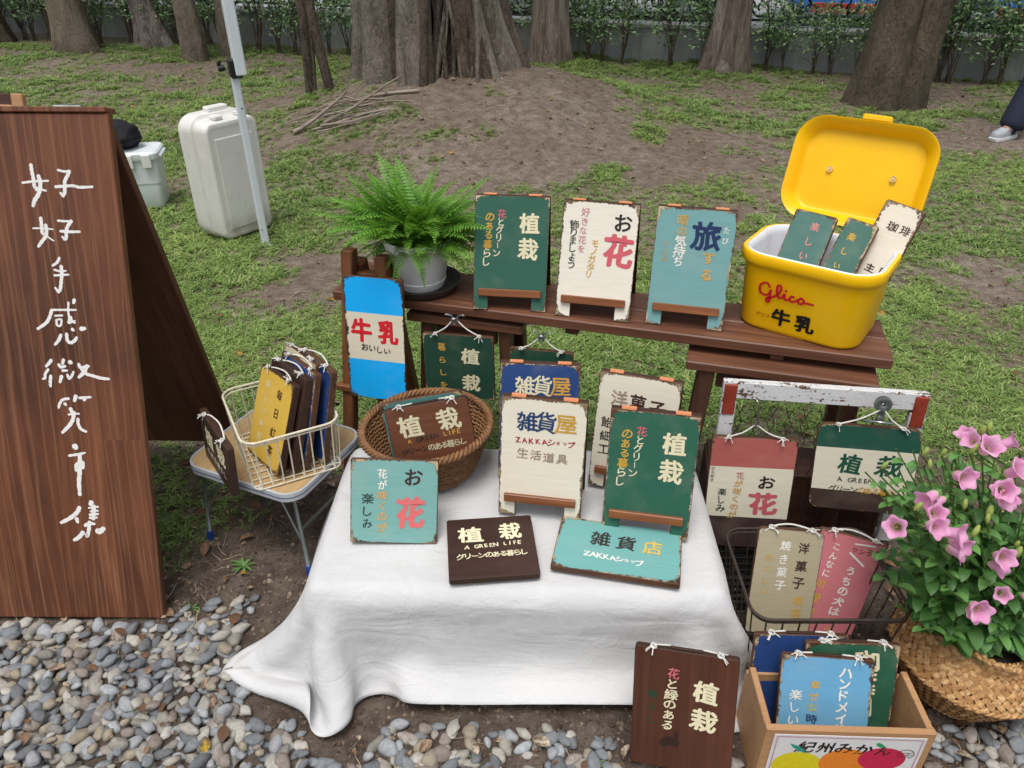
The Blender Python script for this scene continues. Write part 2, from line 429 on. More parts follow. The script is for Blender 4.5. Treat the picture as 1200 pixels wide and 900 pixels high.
yy = g.xyz(g.n('NewGeometry').outputs['Position'])[1]
c = g.mix(g.mr(yy, 2.6, 1.9, 0, .62), c, g.mix(g.mr(n2, .4, .62), lin('3a302a'), lin('5c5046')))   # darker soil towards the stall
gg = g.mix(g.mr(n4, .35, .65), lin('5b6f38'), lin('8a9c5a'))
c = g.mix(g.math('MULTIPLY', g.mr(ga, .15, .75, 0, .40), g.mr(n2, .36, .56)), c, gg)
h = g.math('ADD', g.math('MULTIPLY', n2, 1.0), g.math('MULTIPLY', n3, .6)); g.bump(h, .8, .02)
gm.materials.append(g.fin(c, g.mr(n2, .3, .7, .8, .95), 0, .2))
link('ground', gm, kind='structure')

# far street beyond the wall
def sheet(name, x0, x1, y0, y1, z, mat, slope=0.0):
    mb = MB(); mb.box(((x0+x1)/2, (y0+y1)/2, z-.03), (x1-x0, y1-y0, .06), .003); return mb.build(name, mat, kind='structure')
WALLP = lambda x: 10.05-.30*(x-.2)*1.0           # y of the wall's foot along x
g = G('pavement_concrete'); o = g.obj(); n = g.noise(o, 3, 6); n2 = g.noise(o, 60, 3)
g.bump(n2, .2, .004); M_pave = g.fin(g.mix(g.mr(n, .3, .7), lin('c2c3c4'), lin('dcdcdb')), .85, 0, .2)
g = G('asphalt'); o = g.obj(); n = g.noise(o, 2, 6); n2 = g.noise(o, 160, 3)
g.bump(n2, .4, .004); M_asph = g.fin(g.mix(g.mr(n2, .35, .65), lin('8b8b8c'), lin('a9a9a9')), .85, 0, .3)
def strip(name, d0, d1, z, mat, xa=-30, xb=26):
    """band running along behind the wall, d0..d1 metres beyond its foot"""
    mb = MB(); P = []
    for x in (xa, xb): P.append(((x, WALLP(x)+d0), (x, WALLP(x)+d1)))
    V = []
    for (a, b) in P:
        V += [(a[0], a[1], z), (b[0], b[1], z), (b[0], b[1], z-.3), (a[0], a[1], z-.3)]
    mb.add(V, [(0, 4, 5, 1), (2, 6, 7, 3), (1, 5, 6, 2), (3, 7, 4, 0), (0, 1, 2, 3), (7, 6, 5, 4)]); return mb.build(name, mat, kind='structure')
strip('pavement', .30, 2.5, .10, M_pave)
strip('road', 2.5, 24, .03, M_asph)
strip('far_pavement', 24, 30, .14, M_pave)

# ---------------------------------------------------------------- low wall with wrought-iron fence
g = G('rendered_wall'); o = g.obj(); n = g.noise(o, 2.2, 7, .65); n2 = g.noise(g.scale(o, (14, 14, 1.2)), 1.0, 5); n3 = g.noise(o, 70, 4)
c = g.mix(g.mr(n, .32, .68), lin('858988'), lin('a3a6a4')); c = g.mix(g.mr(n2, .5, .75, 0, .5), c, lin('626a66'))
g.bump(n3, .35, .006); M_wall = g.fin(c, .88, 0, .2)
M_cope = M_plain('coping_stone', 'a9aaa8', .85, sc=12, var=.2)
M_iron = M_plain('wrought_iron', '1b1c20', .45, .6, .2)
def wdir(): 
    d = Vector((1, -.30, 0)).normalized(); return d, Vector((-d.y*-1*-1, d.x, 0))
wd = Vector((1, -.30, 0)).normalized(); wnrm = Vector((.30, 1, 0)).normalized(); wang = math.atan2(wd.y, wd.x)
Mw = Matrix.Translation((.2, 10.05, 0)) @ Matrix.Rotation(wang, 4, 'Z')
wt_ = thing('boundary_wall', 'long low grey rendered wall behind the bushes with iron scrollwork on top', 'wall', M=Mw)
mb = MB(); mb.box((.0, .125, .16), (30, .25, .44), .01); mb.build('wall_body', M_wall, wt_)
mb = MB()
for i in range(20): mb = MB(); mb.box((-14.25+i*1.5, .125, .40), (1.488, .29, .045), .008); mb.build('coping', M_cope, wt_)
fe = thing('iron_fence', 'black wrought-iron fence of scrolls and fans standing along the low grey wall', 'fence', M=Mw @ Matrix.Translation((0, .125, .4225)))
H_f = .62
def curl(cx, cz, r, sgn, up):
    P = []
    for i in range(26):
        t = i/25; a = t*2.0*PI*1.15; rr = r*(1-.72*t); P.append((cx+sgn*rr*math.cos(a+PI*.5*0), 0, cz+up*rr*math.sin(a)))
    return P
rail0 = MB(); rail0.box((0, 0, .06), (1.5, .018, .026), .002); rail0m = rail0.mesh('rail', M_iron)
rail1 = MB(); rail1.box((0, 0, H_f), (1.5, .02, .026), .002); rail1m = rail1.mesh('rail', M_iron)
pm = MB(); pm.box((0, 0, H_f/2+.03), (.022, .022, H_f+.10), .003); pm.box((0, 0, H_f+.09), (.034, .034, .03), .008); postm = pm.mesh('post', M_iron)
scm = []
mb = MB()
for sg_ in (-1, 1): mb.tube(curl(.105*sg_, .18, .10, -sg_, -1), .012, 5)
mb.tube([(0, 0, .06), (0, 0, H_f)], .011, 5); scroll_lo = mb.mesh('scroll', M_iron, 180)
mb = MB()
for k in range(-3, 4):
    a = k*.30; mb.tube(catmull([(0, 0, .30), (.10*math.sin(a), 0, .30+.12*math.cos(a)), (.26*math.sin(a*1.15), 0, .30+.27*math.cos(a)), (.30*math.sin(a*1.3)+.02*k, 0, .30+.24*math.cos(a))], 4), .010, 5)
for sg_ in (-1, 1): mb.tube(curl(.27*sg_, .22, .12, -sg_, 1), .011, 5)
fan = mb.mesh('fan_scroll', M_iron, 180)
for i in range(-9, 10):
    x0 = i*1.5
    for me in (rail0m, rail1m): link('rail', me, fe).location = (x0, 0, 0)
    link('post', postm, fe).location = (x0-.75, 0, -.028)
    if -6 < i < 7:
        for k in range(3):
            q = link('scroll', scroll_lo, fe); q.location = (x0-.5+k*.5, 0, 0)
            if k != 1: 
                q = link('fan_scroll', fan, fe); q.location = (x0-.25+(.5 if k else 0), 0, 0)

# ---------------------------------------------------------------- trees
def bark(name, dark, light, patch, kind):
    g = G(name); o = g.obj(); r = g.rnd()
    off = g.n('CombineXYZ', {0: g.math('MULTIPLY', r, 20.0), 2: g.math('MULTIPLY', r, 9.0)}).outputs[0]
    if kind == 'strip':
        a = g.noise(g.scale(o, (13, 13, 1.5), off), 1.0, 7, .65, .8); b = g.noise(g.scale(o, (45, 45, 5), off), 1.0, 5, .7)
    else:
        a = g.noise(g.scale(o, (7, 7, 3.2), off), 1.0, 7, .7, .4); b = g.noise(g.scale(o, (60, 60, 22), off), 1.0, 5, .7)
    p = g.noise(g.scale(o, (2.6, 2.6, 1.0), off), 1.0, 5, .6, 1.0)
    c = g.ramp(g.math('ADD', g.math('MULTIPLY', a, .6), g.math('MULTIPLY', b, .4)), [(.36, dark), (.60, light)])
    c = g.mix(g.mr(p, .50, .60, 0, .75), c, g.mix(g.mr(b, .35, .65), lin(patch), lin(light)))
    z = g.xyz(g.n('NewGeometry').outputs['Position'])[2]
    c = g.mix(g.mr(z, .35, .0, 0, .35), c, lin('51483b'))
    g.bump(g.math('ADD', a, g.math('MULTIPLY', b, .7)), 1.0, .09); return g.fin(c, .9, 0, .2)
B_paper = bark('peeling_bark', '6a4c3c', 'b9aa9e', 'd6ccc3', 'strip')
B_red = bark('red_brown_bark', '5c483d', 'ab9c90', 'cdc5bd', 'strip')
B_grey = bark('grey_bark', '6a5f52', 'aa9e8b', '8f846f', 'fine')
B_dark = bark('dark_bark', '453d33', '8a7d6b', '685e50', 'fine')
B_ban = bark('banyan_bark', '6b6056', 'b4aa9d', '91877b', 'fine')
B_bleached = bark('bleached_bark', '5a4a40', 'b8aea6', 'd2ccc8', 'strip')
g = G('leaf_green'); o = g.obj(); r = g.n('NewGeometry').outputs['Random Per Island']
g.fin(g.mix(r, lin('2f4a22'), lin('5e7f38')), .55, 0, .35); M_leaf = g.m
g = G('hedge_leaf'); r = g.n('NewGeometry').outputs['Random Per Island']
g.fin(g.ramp(r, [(0, '466540'), (.5, '719360'), (.85, '9ab880'), (1, 'c8dab0')]), .5, 0, .4); M_hleaf = g.m
def trunk_mesh(rad, h, lean, seed, flare=1.6, lobes=5, amp=.12, n=40, rows=46):
    rs = random.Random(seed); V = []; ph = rs.uniform(0, 9)
    for i in range(rows):
        t = (i/(rows-1))**1.5; z = -.25+t*(h+.25); zz = max(0, z)
        R = rad*(1-.35*t)*(1+(flare-1)*math.exp(-zz/.22)*.55+(.25*math.exp(-zz/.9)))/1.15
        cx = lean[0]*z+.05*rad*math.sin(z*2+ph); cy = lean[1]*z
        for k in range(n):
            a = 2*PI*k/n
            f = 1+amp*math.cos(lobes*a+ph+.5*math.sin(z*1.3))*(.4+math.exp(-zz/.5))+.10*fnz(math.cos(a)*1.6+seed, math.sin(a)*1.6, z*1.2)+.05*fnz(math.cos(a)*7+seed, math.sin(a)*7, z*2.2)
            V.append((cx+R*f*math.cos(a), cy+R*f*math.sin(a), z))
    F = [(i*n+k, i*n+(k+1) % n, (i+1)*n+(k+1) % n, (i+1)*n+k) for i in range(rows-1) for k in range(n)]
    return V, F
def leaves(rs, pts, size, per, spread):
    """many small two-face leaves around given points"""
    V = []; F = []
    for p in pts:
        for _ in range(per):
            q = p+Vector((rs.gauss(0, spread), rs.gauss(0, spread), rs.gauss(0, spread*.8)))
            a = Vector((rs.gauss(0, 1), rs.gauss(0, 1), rs.gauss(0, .5))).normalized(); b = a.orthogonal().normalized(); b = Matrix.Rotation(rs.uniform(0, 6.28), 3, a) @ b
            s = size*rs.uniform(.6, 1.3); o = len(V)
            V += [q-a*s, q+b*s*.42, q+a*s, q-b*s*.42+Vector((0, 0, s*.15))]; F += [(o, o+1, o+2), (o, o+2, o+3)]
    return V, F
def tree(name, label, x, y, rad, lean, mat, seed, h=5.2, crown=1.0, group=None, **kw):
    z0 = gzf(x, y); t = thing(name, label, 'tree', loc=(x, y, z0), group=group); rs = random.Random(seed)
    V, F = trunk_mesh(rad, h, lean, seed, **kw); mb = MB(); mb.add(V, F); mb.build('trunk', mat, t, 180)
    top = Vector((lean[0]*h, lean[1]*h, h)); tips = []
    for i in range(6):
        a = i*PI/3+rs.uniform(-.4, .4); d = Vector((math.cos(a), math.sin(a), 0)); z_ = h*rs.uniform(.72, .97)
        s = Vector((lean[0]*z_, lean[1]*z_, z_)); L = rs.uniform(1.5, 2.4)*crown
        P = catmull([s, s+d*L*.4+Vector((0, 0, .5)), s+d*L*.75+Vector((0, 0, 1.0)), s+d*L+Vector((0, 0, 1.7))], 4)
        m = MB(); m.tube(P, [rad*.42*(1-.8*j/(len(P)-1)) for j in range(len(P))], 8); m.build('limb', mat, t, 180)
        tips += P[5:]
    tips += [top+Vector((rs.gauss(0, .8), rs.gauss(0, .8), 1+rs.gauss(0, .5)))*1 for _ in range(10)]
    V, F = leaves(rs, [p+Vector((rs.gauss(0, .45), rs.gauss(0, .45), .3+rs.gauss(0, .35))) for p in tips for _ in range(2)], .09, 12, .28)
    m = MB(); m.add(V, F); m.build('crown', M_leaf, t, kind='stuff')
    return t
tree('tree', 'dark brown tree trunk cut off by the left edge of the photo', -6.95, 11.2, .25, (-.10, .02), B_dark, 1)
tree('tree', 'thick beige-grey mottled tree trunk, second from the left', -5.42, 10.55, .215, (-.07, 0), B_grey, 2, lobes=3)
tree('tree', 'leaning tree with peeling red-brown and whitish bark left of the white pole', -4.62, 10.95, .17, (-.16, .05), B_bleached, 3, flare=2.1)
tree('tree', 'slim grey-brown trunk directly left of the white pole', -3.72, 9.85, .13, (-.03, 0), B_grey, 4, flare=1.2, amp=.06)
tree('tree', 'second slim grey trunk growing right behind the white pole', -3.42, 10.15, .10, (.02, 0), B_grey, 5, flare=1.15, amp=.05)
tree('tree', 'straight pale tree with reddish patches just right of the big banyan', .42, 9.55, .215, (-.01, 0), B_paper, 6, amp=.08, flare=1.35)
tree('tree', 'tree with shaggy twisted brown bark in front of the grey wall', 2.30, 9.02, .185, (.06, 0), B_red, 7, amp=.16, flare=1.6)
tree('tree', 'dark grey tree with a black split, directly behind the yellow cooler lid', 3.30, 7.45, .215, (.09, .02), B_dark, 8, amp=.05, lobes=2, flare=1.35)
# dark seam of the last tree: its second, thinner stem grown against the first
t = bpy.data.objects['tree.007']; mb = MB(); V, F = trunk_mesh(.15, 5.0, (.11, .02), 18, flare=1.35, amp=.05); mb.add([(v[0]+.24, v[1]-.10, v[2]) for v in V], F); mb.build('second_stem', B_dark, t, 180)

# the banyan: fused stems and aerial roots
bx, by = -.60, 6.95; bz = gzf(bx, by)
ban = thing('banyan_tree', 'huge old banyan tree with many fused stems and hanging aerial roots', 'tree', loc=(bx, by, bz-.05))
rs = random.Random(5)
B_root = bark('root_bark', '433830', '8c7e71', '5e5349', 'fine')
M_bcore = bark('banyan_gap_shade_bark', '2b241f', '5a4e44', '3c332c', 'strip')  # core bark coloured dark, painting in the shade of the gaps between stems
V, F = trunk_mesh(.27, 5.6, (.02, .05), 31, flare=1.25, lobes=7, amp=.14, n=56); mb = MB(); mb.add(V, F); mb.build('trunk', M_bcore, ban, 180)
stems = [(-.44, -.20, .155, -.03, 0), (-.60, -.10, .060, -.05, .5), (-.52, -.24, .035, -.03, .5), (-.30, -.30, .060, .02, .2), (-.22, -.46, .030, -.02, .4), (-.06, -.50, .030, .01, .4), (.20, -.34, .05, -.03, .5), (.34, -.26, .05, -.12, .9), (.47, -.06, .06, -.20, 1.1), (-.14, -.42, .110, -.01, .1), (-.035, -.45, .042, .0, .3), (.10, -.20, .12, .02, .2), (.27, -.20, .075, -.10, .6), (.40, -.10, .085, -.16, .9), (.50, .10, .10, -.20, .9), (.0, .42, .20, 0, .3), (-.42, .28, .19, 0, .3), (.32, .36, .18, 0, .3)]
for i, (sx, sy, r_, ln, fl_) in enumerate(stems):
    P = []; R_ = []
    for j in range(15):
        t_ = j/14; z = -.15+5.2*t_**1.2; k = 1+fl_*.30*math.exp(-max(z, 0)/.35)
        P.append((sx*k+ln*max(z, 0)*.6+.022*math.sin(z*3+i), sy*k, z)); R_.append(r_*(1+.28*math.exp(-max(z, 0)/.2))*(1-.15*t_)*(1+.09*math.sin(z*4+i*2)))
    mb = MB(); mb.tube(catmull(P, 3), np.interp(np.linspace(0, 1, 14*3+1), np.linspace(0, 1, 15), R_), 18)
    mb.v = [(x+.20*r_*fnz(x*9, y*9, z*1.5+i), y+.20*r_*fnz(y*9+9, x*9, z*1.5), z) for x, y, z in mb.v]
    mb.build('stem', B_ban if i in (0, 1, 2, 4, 8, 9, 13) else B_root, ban, 180)
for i in range(64):      # tangle of roots in the dark recess and down the right flank
    x0 = rs.uniform(-.02, .34); x1 = x0+rs.uniform(-.20, .30); zt = rs.uniform(1.2, 3.2); r_ = rs.choice([.006, .008, .012, .018, .026]); P = []
    if i > 38: x0 = rs.uniform(-.38, -.20); x1 = x0+rs.uniform(-.08, .10)
    for j in range(12):
        t_ = j/11; z = -.06+zt*t_; x = x1+(x0-x1)*t_**.6+.02*math.sin(z*6+i); y = -.34-.10*math.exp(-max(z, 0)/.3)+.12*max(0, x-.15)+rs.uniform(-.02, .02)+(.12 if i > 38 else 0); P.append((x*(1+.35*math.exp(-max(z, 0)/.3)*(x > .15)), y, z))
    mb = MB(); mb.tube(catmull(P, 3), [r_*(1.5-.8*q/33) for q in range(34)], 6); mb.build('aerial_root', B_ban if i % 5 == 0 else B_root, ban, 180)
mb = MB(); mb.tube(catmull([(.33+.01*math.sin(z*3), -.52, z) for z in np.linspace(-.08, 4, 12)], 3), .017, 7); mb.build('aerial_root', B_ban, ban, 180)
# thin free stem at the left of the banyan
t = thing('root_sapling', 'two thin reddish stems standing just left of the banyan', 'sapling', loc=(-1.62, 6.7, gzf(-1.62, 6.7)))
for (dx, ln, r_) in ((-.03, -.01, .034), (.12, -.075, .034), (.0, .02, .014)):
    mb = MB(); mb.tube(catmull([(dx+ln*z+.02*math.sin(z*4+dx*20), .02*math.cos(z*3), z) for z in np.linspace(-.1, 4.2, 14)], 3), [r_*(1.2-.5*q/39) for q in range(40)], 8); mb.build('stem', B_root, t, 180)
V, F = leaves(rs, [Vector((rs.gauss(-.1, .5), rs.gauss(0, .5), 4.3+rs.gauss(0, .3))) for _ in range(60)], .06, 10, .2); m = MB(); m.add(V, F); m.build('crown', M_leaf, t, kind='stuff')
tips = [Vector((rs.gauss(0, 1.9), rs.gauss(0, 1.6), 6.2+rs.gauss(0, .6))) for _ in range(110)]
V, F = leaves(rs, tips, .09, 16, .35); m = MB(); m.add(V, F); m.build('crown', M_leaf, ban, kind='stuff')
# cut branches lying at the banyan's foot
M_twig = M_wood('pale_dry_wood', '6f6258', 'b5a99b', 0, .8, .8)
br = thing('branch_pile', 'heap of dry cut branches lying at the foot of the banyan', 'branches', loc=(-1.25, 6.0, gzf(-1.25, 6.0)))
for i in range(15):
    a = rs.uniform(-.25, .35)+(PI if i % 3 == 0 else 0); L = rs.uniform(.3, .75); c = Vector((rs.uniform(-.2, .2), rs.uniform(-.15, .25), 0)); up = rs.uniform(0, .22) if i % 2 else .02
    r_ = rs.choice([.005, .007, .010, .014]); P = []; bow = rs.uniform(-.06, .06)
    for j in range(7):
        t_ = j/6; p = c+Vector((math.cos(a), math.sin(a)*.6, 0))*(L*(t_-.5))+Vector((0, bow*math.sin(PI*t_), 0)); p.z = gzf(p.x-1.25, p.y+6.0)-gzf(-1.25, 6)+r_+.010*(i % 3)+up*t_**1.6; P.append(p)
    mb = MB(); mb.tube(catmull(P, 3), [r_*(1.2-.7*q/18) for q in range(19)], 6)
    for k in (2, 4): d = Vector((math.cos(a+.8*(1 if k == 2 else -1)), .5*math.sin(a+.8), .35)); mb.tube([P[k], P[k]+d*.08, P[k]+d*.17+Vector((0, 0, -.02))], [r_*.5, r_*.4, r_*.2], 5)
    mb.build('branch', M_twig, br, 180)

# ---------------------------------------------------------------- bushes in front of the wall
def shrub_parts(seed, n=950, h=.95, w=.34):
    rs = random.Random(seed); st = MB(); tips = []
    for i in range(9):
        a = rs.uniform(0, 6.28); sp = rs.uniform(.2, .9)*w; P = [Vector((rs.uniform(-.06, .06), rs.uniform(-.05, .05), -.05))]
        for j in range(1, 7):
            t = j/6; P.append(Vector((math.cos(a)*sp*t**1.3+rs.uniform(-.02, .02), math.sin(a)*sp*.6*t**1.3, h*rs.uniform(.9, 1)*t)))
        st.tube(catmull(P, 2), [.007*(1-.7*q/12) for q in range(13)], 5); tips += P[3:]
    pts = [rs.choice(tips)+Vector((rs.gauss(0, w*.33), rs.gauss(0, w*.22), rs.gauss(.02, .10))) for _ in range(n//5)]
    pts = [p for p in pts if p.z > .22 or rs.random() < .12]
    V, F = leaves(rs, pts, .026, 5, .035)
    return st, V, F
variants = []
for s_ in range(5):
    st, V, F = shrub_parts(40+s_); l = MB(); l.add(V, F); variants.append((st.mesh('stems', B_dark, 180), l.mesh('foliage', M_hleaf)))
rs = random.Random(77); k = 0
for i in range(62):
    x = -8.6+i*.235+rs.uniform(-.11, .11)
    dens = 1.0 if x < -.2 else (.72 if x < 3.5 else .95)
    if rs.random() > dens: continue
    y = WALLP(x)-.22-rs.uniform(0, .12)-(.25 if x < -1 else 0)
    seg = ('left of the white pole', 'between pole and banyan', 'between banyan and shaggy tree', 'between shaggy tree and dark tree', 'right of the dark tree')[0 if x < -3.6 else 1 if x < -1.2 else 2 if x < 2.3 else 3 if x < 4.0 else 4]
    t = thing('hedge_bush', 'thin-stemmed green bush before the grey wall, '+seg, 'bush', group='bushes along the wall '+seg)
    sc = rs.uniform(.72, 1.18)*(1.08 if x < 0 else .92)
    t.matrix_world = Matrix.Translation((x, y, gzf(x, y))) @ Matrix.Rotation(rs.uniform(-.5, .5)+(PI if rs.random() < .5 else 0), 4, 'Z') @ Matrix.Scale(sc, 4)
    a, b = variants[k % 5]; k += 1; link('stems', a, t); link('foliage', b, t, kind='stuff')

# ---------------------------------------------------------------- vehicles on the street
M_blue = M_plain('blue_paint', '2f6fc0', .3, 0, .05, 3, 0, .6); M_white = M_plain('white_paint', 'd9dadb', .3, 0, .04, 3, 0, .6); M_red = M_plain('red_paint', 'a4322b', .4, 0, .08, 5, 0, .5)
M_tyre = M_plain('tyre_rubber', '1c1c1d', .85); M_glass = M_plain('dark_glass', '1c2428', .08, 0, .05, 2, 0, .8); M_rim = M_plain('wheel_metal', 'a9abad', .35, .8)
def wheel(parent, M, r, w):
    t = MB(); prof = [(r*.6, -w/2), (r*.93, -w/2), (r, -w/2+.03), (r, w/2-.03), (r*.93, w/2), (r*.6, w/2)]; RX = Matrix.Rotation(PI/2, 4, 'X')
    t.lathe(prof, 32); o = t.build('wheel', M_tyre, parent, 40); o.matrix_local = M @ RX
    q = MB(); q.lathe([(.001, .02), (r*.15, .03), (r*.2, .0), (r*.5, -.02), (r*.6, w/2-.01), (r*.62, w/2-.03)], 32, close=False); q.lathe([(.001, .0), (r*.62, -w/2)], 32); q.build('rim', M_rim, o, 40)
def vehicle(name, label, cat, M, L, Wd, Hh, zc, prof, mats, stripe=None, wins=(), wheels=(), wr=.48):
    t = thing(name, label, cat, M=M)
    mb = MB(); n = len(prof); mb.prism(prof, -Wd/2, Wd/2, .06, 0, 0, 0); mb.build('body', mats[0], t, 35)
    if stripe: 
        mb = MB(); mb.box((L/2, -Wd/2-.006, stripe[0]), (L-.1, .012, stripe[1]), .003); mb.build('skirt_stripe', mats[1], t)
    for (x0, x1, z0, z1) in wins:
        mb = MB(); mb.box(((x0+x1)/2, -Wd/2-.004, (z0+z1)/2), (x1-x0, .02, z1-z0), .006); mb.build('window', M_glass, t)
    for wx in wheels:
        for sy in (-1, 1): wheel(t, Matrix.Translation((wx, sy*(Wd/2-.14), wr)), wr, .27)
    return t
Mv = Mw @ Matrix.Translation((0, 0, 0))
L = 10.5
vehicle('bus', 'blue bus with a red stripe along its skirt parked behind the iron fence', 'bus', Mw @ Matrix.Translation((2.75, 4.35, .03)) , L, 2.4, 3.0, 0,
        [(.02, .42), (.5, .24), (1.5, .24), (1.55, .75), (1.75, .95), (2.55, .95), (2.75, .75), (2.8, .24), (8.0, .24), (8.05, .75), (8.25, .95), (8.95, .95), (9.15, .75), (9.2, .24), (10.3, .26), (10.48, .6), (10.5, 2.6), (10.2, 3.0), (.3, 3.0), (.02, 2.7)], [M_blue, M_red], None,
        [(.5+i*1.6, 1.9+i*1.6, 1.5, 2.5) for i in range(6)], (2.15, 8.6), .42)
bus = bpy.data.objects['bus']
for x0, x1 in ((.5, 1.48), (2.83, 7.95), (9.25, 10.3)):
    mb = MB(); mb.box(((x0+x1)/2, -1.21, .31), (x1-x0, .02, .13), .004); mb.build('skirt_stripe', M_red, bus)
vehicle('parked_car', 'white car parked behind the fence, seen between the two middle trees', 'car', Mw @ Matrix.Translation((-1.9, 4.2, .03)), 4.3, 1.7, 1.45, 0,
        [(.05, .28), (.55, .22), (.58, .5), (.72, .66), (1.0, .66), (1.14, .5), (1.17, .22), (3.1, .22), (3.13, .5), (3.27, .66), (3.55, .66), (3.69, .5), (3.72, .22), (4.2, .28), (4.28, .6), (4.2, .82), (3.3, .92), (2.6, 1.42), (1.2, 1.45), (.5, .95), (.08, .88)], [M_white], None, [(1.05, 1.85, .92, 1.32), (1.95, 2.7, .92, 1.3)], (.86, 3.41), .31)
# ---------------------------------------------------------------- cloth-covered table
TZ = .29; TC = (.015, 1.460); TS = (.93, .545); TYAW = math.radians(-1.5)
W_dark = M_wood('walnut_stained_wood', '33201a', '5f4032', 0, .5, 1)
W_darkz = M_wood('walnut_stained_wood_upright', '2a1812', '553628', 2, .5, 1)
W_ledge = M_wood('ledge_wood', '6b3d22', 'a2673f', 0, .4, 1.3, streak='b57c4e')
tb = thing('display_table', 'low table hidden under the white cloth in the middle of the stall', 'table', M=Matrix.Translation((TC[0], TC[1], 0)) @ Matrix.Rotation(TYAW, 4, 'Z'))
mb = MB(); mb.box((0, 0, TZ-.018), (TS[0]-.036, TS[1]-.036, .026), .008); mb.build('tabletop', W_dark, tb)
for sx in (-1, 1):
    for sy in (-1, 1):
        mb = MB(); mb.box((sx*(TS[0]/2-.06), sy*(TS[1]/2-.06), (TZ-.028)/2+.003), (.03, .03, TZ-.034), .003); mb.build('leg', W_darkz, tb)
def cloth_sim():
    """white cloth laid over the table: a small position-based drape"""
    h = .0195; x0, x1, y0, y1 = -TS[0]/2-.315, TS[0]/2+.14, -TS[1]/2-.262, TS[1]/2+.10
    nx, ny = int((x1-x0)/h)+1, int((y1-y0)/h)+1
    X, Y = np.meshgrid(np.linspace(x0, x1, nx), np.linspace(y0, y1, ny)); P = np.stack([X, Y, np.full_like(X, TZ+.012)], -1)
    rest = P.copy(); Pv = P.copy(); hx, hy, r = TS[0]/2, TS[1]/2, .012
    links = []
    for (dj, di, k) in ((0, 1, 1), (1, 0, 1), (1, 1, .5), (1, -1, .5), (0, 2, .22), (2, 0, .22), (0, 4, .10), (4, 0, .10)):
        A = (slice(0, ny-dj), slice(max(0, -di), nx-max(0, di))); B = (slice(dj, ny), slice(max(0, di), nx+min(0, di)))
        L = np.linalg.norm(rest[A]-rest[B], axis=-1, keepdims=True); links.append((A, B, L, k))
    N = 300
    PIN = (np.abs(X) < hx-.012) & (np.abs(Y) < hy-.012); pinP = rest[PIN].copy(); pinP[:, 2] = TZ+.0035
    # the front left corner is drawn out to the left and the front, as the photo shows
    for it in range(N):
        v = (P-Pv)*.965; Pv = P.copy(); P = P+v; P[..., 2] -= .0011
        for sub in range(5):
            for A, B, L, k in links:
                d = P[B]-P[A]; l = np.linalg.norm(d, axis=-1, keepdims=True)+1e-9; c = d*((l-L)/l)*.5*k*.9
                P[A] += c; P[B] -= c
        # table collision (rounded box)
        q = P.copy(); qx = np.clip(q[..., 0], -hx+.006, hx-.006); qy = np.clip(q[..., 1], -hy+.006, hy-.006); qz = np.minimum(q[..., 2], TZ-.010)
        core = np.stack([qx, qy, np.maximum(qz, 0)], -1); dv = P-core; l = np.linalg.norm(dv, axis=-1, keepdims=True)
        inside = (l[..., 0] < 1e-6)
        rad = .013
        P = np.where((l < rad) & ~inside[..., None], core+dv/np.maximum(l, 1e-9)*rad, P)
        if inside.any():
            dx = hx-np.abs(P[..., 0]); dy = hy-np.abs(P[..., 1]); dz = TZ-P[..., 2]
            m = np.minimum(np.minimum(dx, dy), dz)
            P[..., 2] = np.where(inside & (dz <= m+1e-9), TZ+.003, P[..., 2])
            P[..., 0] = np.where(inside & (dx <= m+1e-9) & (dz > m), np.sign(P[..., 0])*(hx+.007), P[..., 0])
            P[..., 1] = np.where(inside & (dy <= m+1e-9) & (dz > m) & (dx > m), np.sign(P[..., 1])*(hy+.007), P[..., 1])
        P[..., 2] = np.maximum(P[..., 2], .012)
        P[PIN] = pinP
        # guides (world targets expressed in the table frame)
        w = min(1, it/120)*.12
        def guide(j, i, tx, ty, tz, rad=3):
            dx, dy = tx-TC[0], ty-TC[1]; c, s = math.cos(-TYAW), math.sin(-TYAW); T = np.array([c*dx-s*dy, s*dx+c*dy, tz])
            a = slice(max(0, j-rad), j+rad+1); b = slice(max(0, i-rad), i+rad+1); P[a, b] += (T-P[j, i])*w
        guide(0, 0, -.520, 1.238, .080, 2); guide(0, 16, -.366, 1.050, .046, 2); guide(0, 8, -.450, 1.135, .070, 2)
        i0 = 27; seg = P[0:3, i0:nx-9]; tx = rest[0, i0:nx-9, 0]+TC[0]-.012*np.linspace(1, 0, nx-9-i0); ty = np.full_like(tx, 1.104); dx = tx-TC[0]; dy = ty-TC[1]; c_, s_ = math.cos(-TYAW), math.sin(-TYAW)
        T = np.stack([c_*dx-s_*dy, s_*dx+c_*dy, .056+.003*np.sin(tx*14)], -1)
        P[0:3, i0:nx-9] += (T-P[0, i0:nx-9])[None]*w*.8
        guide(0, nx-1, .512, 1.13, .05, 1)
        fr = 1-.25*(P[..., 2] > TZ)
        if it > 60: Pv += (P-Pv)*.10
    return P, nx, ny
P, nx, ny = cloth_sim()
zz = P[..., 2]; U, V_ = np.meshgrid(np.linspace(0, 1.5, nx), np.linspace(0, .95, ny))
top = (zz > TZ-.002)
side = np.clip((TZ-zz)/.1, 0, 1)
P[..., 1] -= side*.0035*(fbm(U, V_*4.5, 5.5, 21)-.5)*2.2*(P[..., 1] < 0)
P[..., 2] += np.where(top, .0016*fbm(U, V_, 9, 31), 0)
cm = MB(); I = np.arange(nx*ny).reshape(ny, nx)
cm.add(P.reshape(-1, 3).tolist(), np.stack([I[:-1, :-1], I[:-1, 1:], I[1:, 1:], I[1:, :-1]], -1).reshape(-1, 4).tolist())
g = G('white_cotton'); o = g.obj()
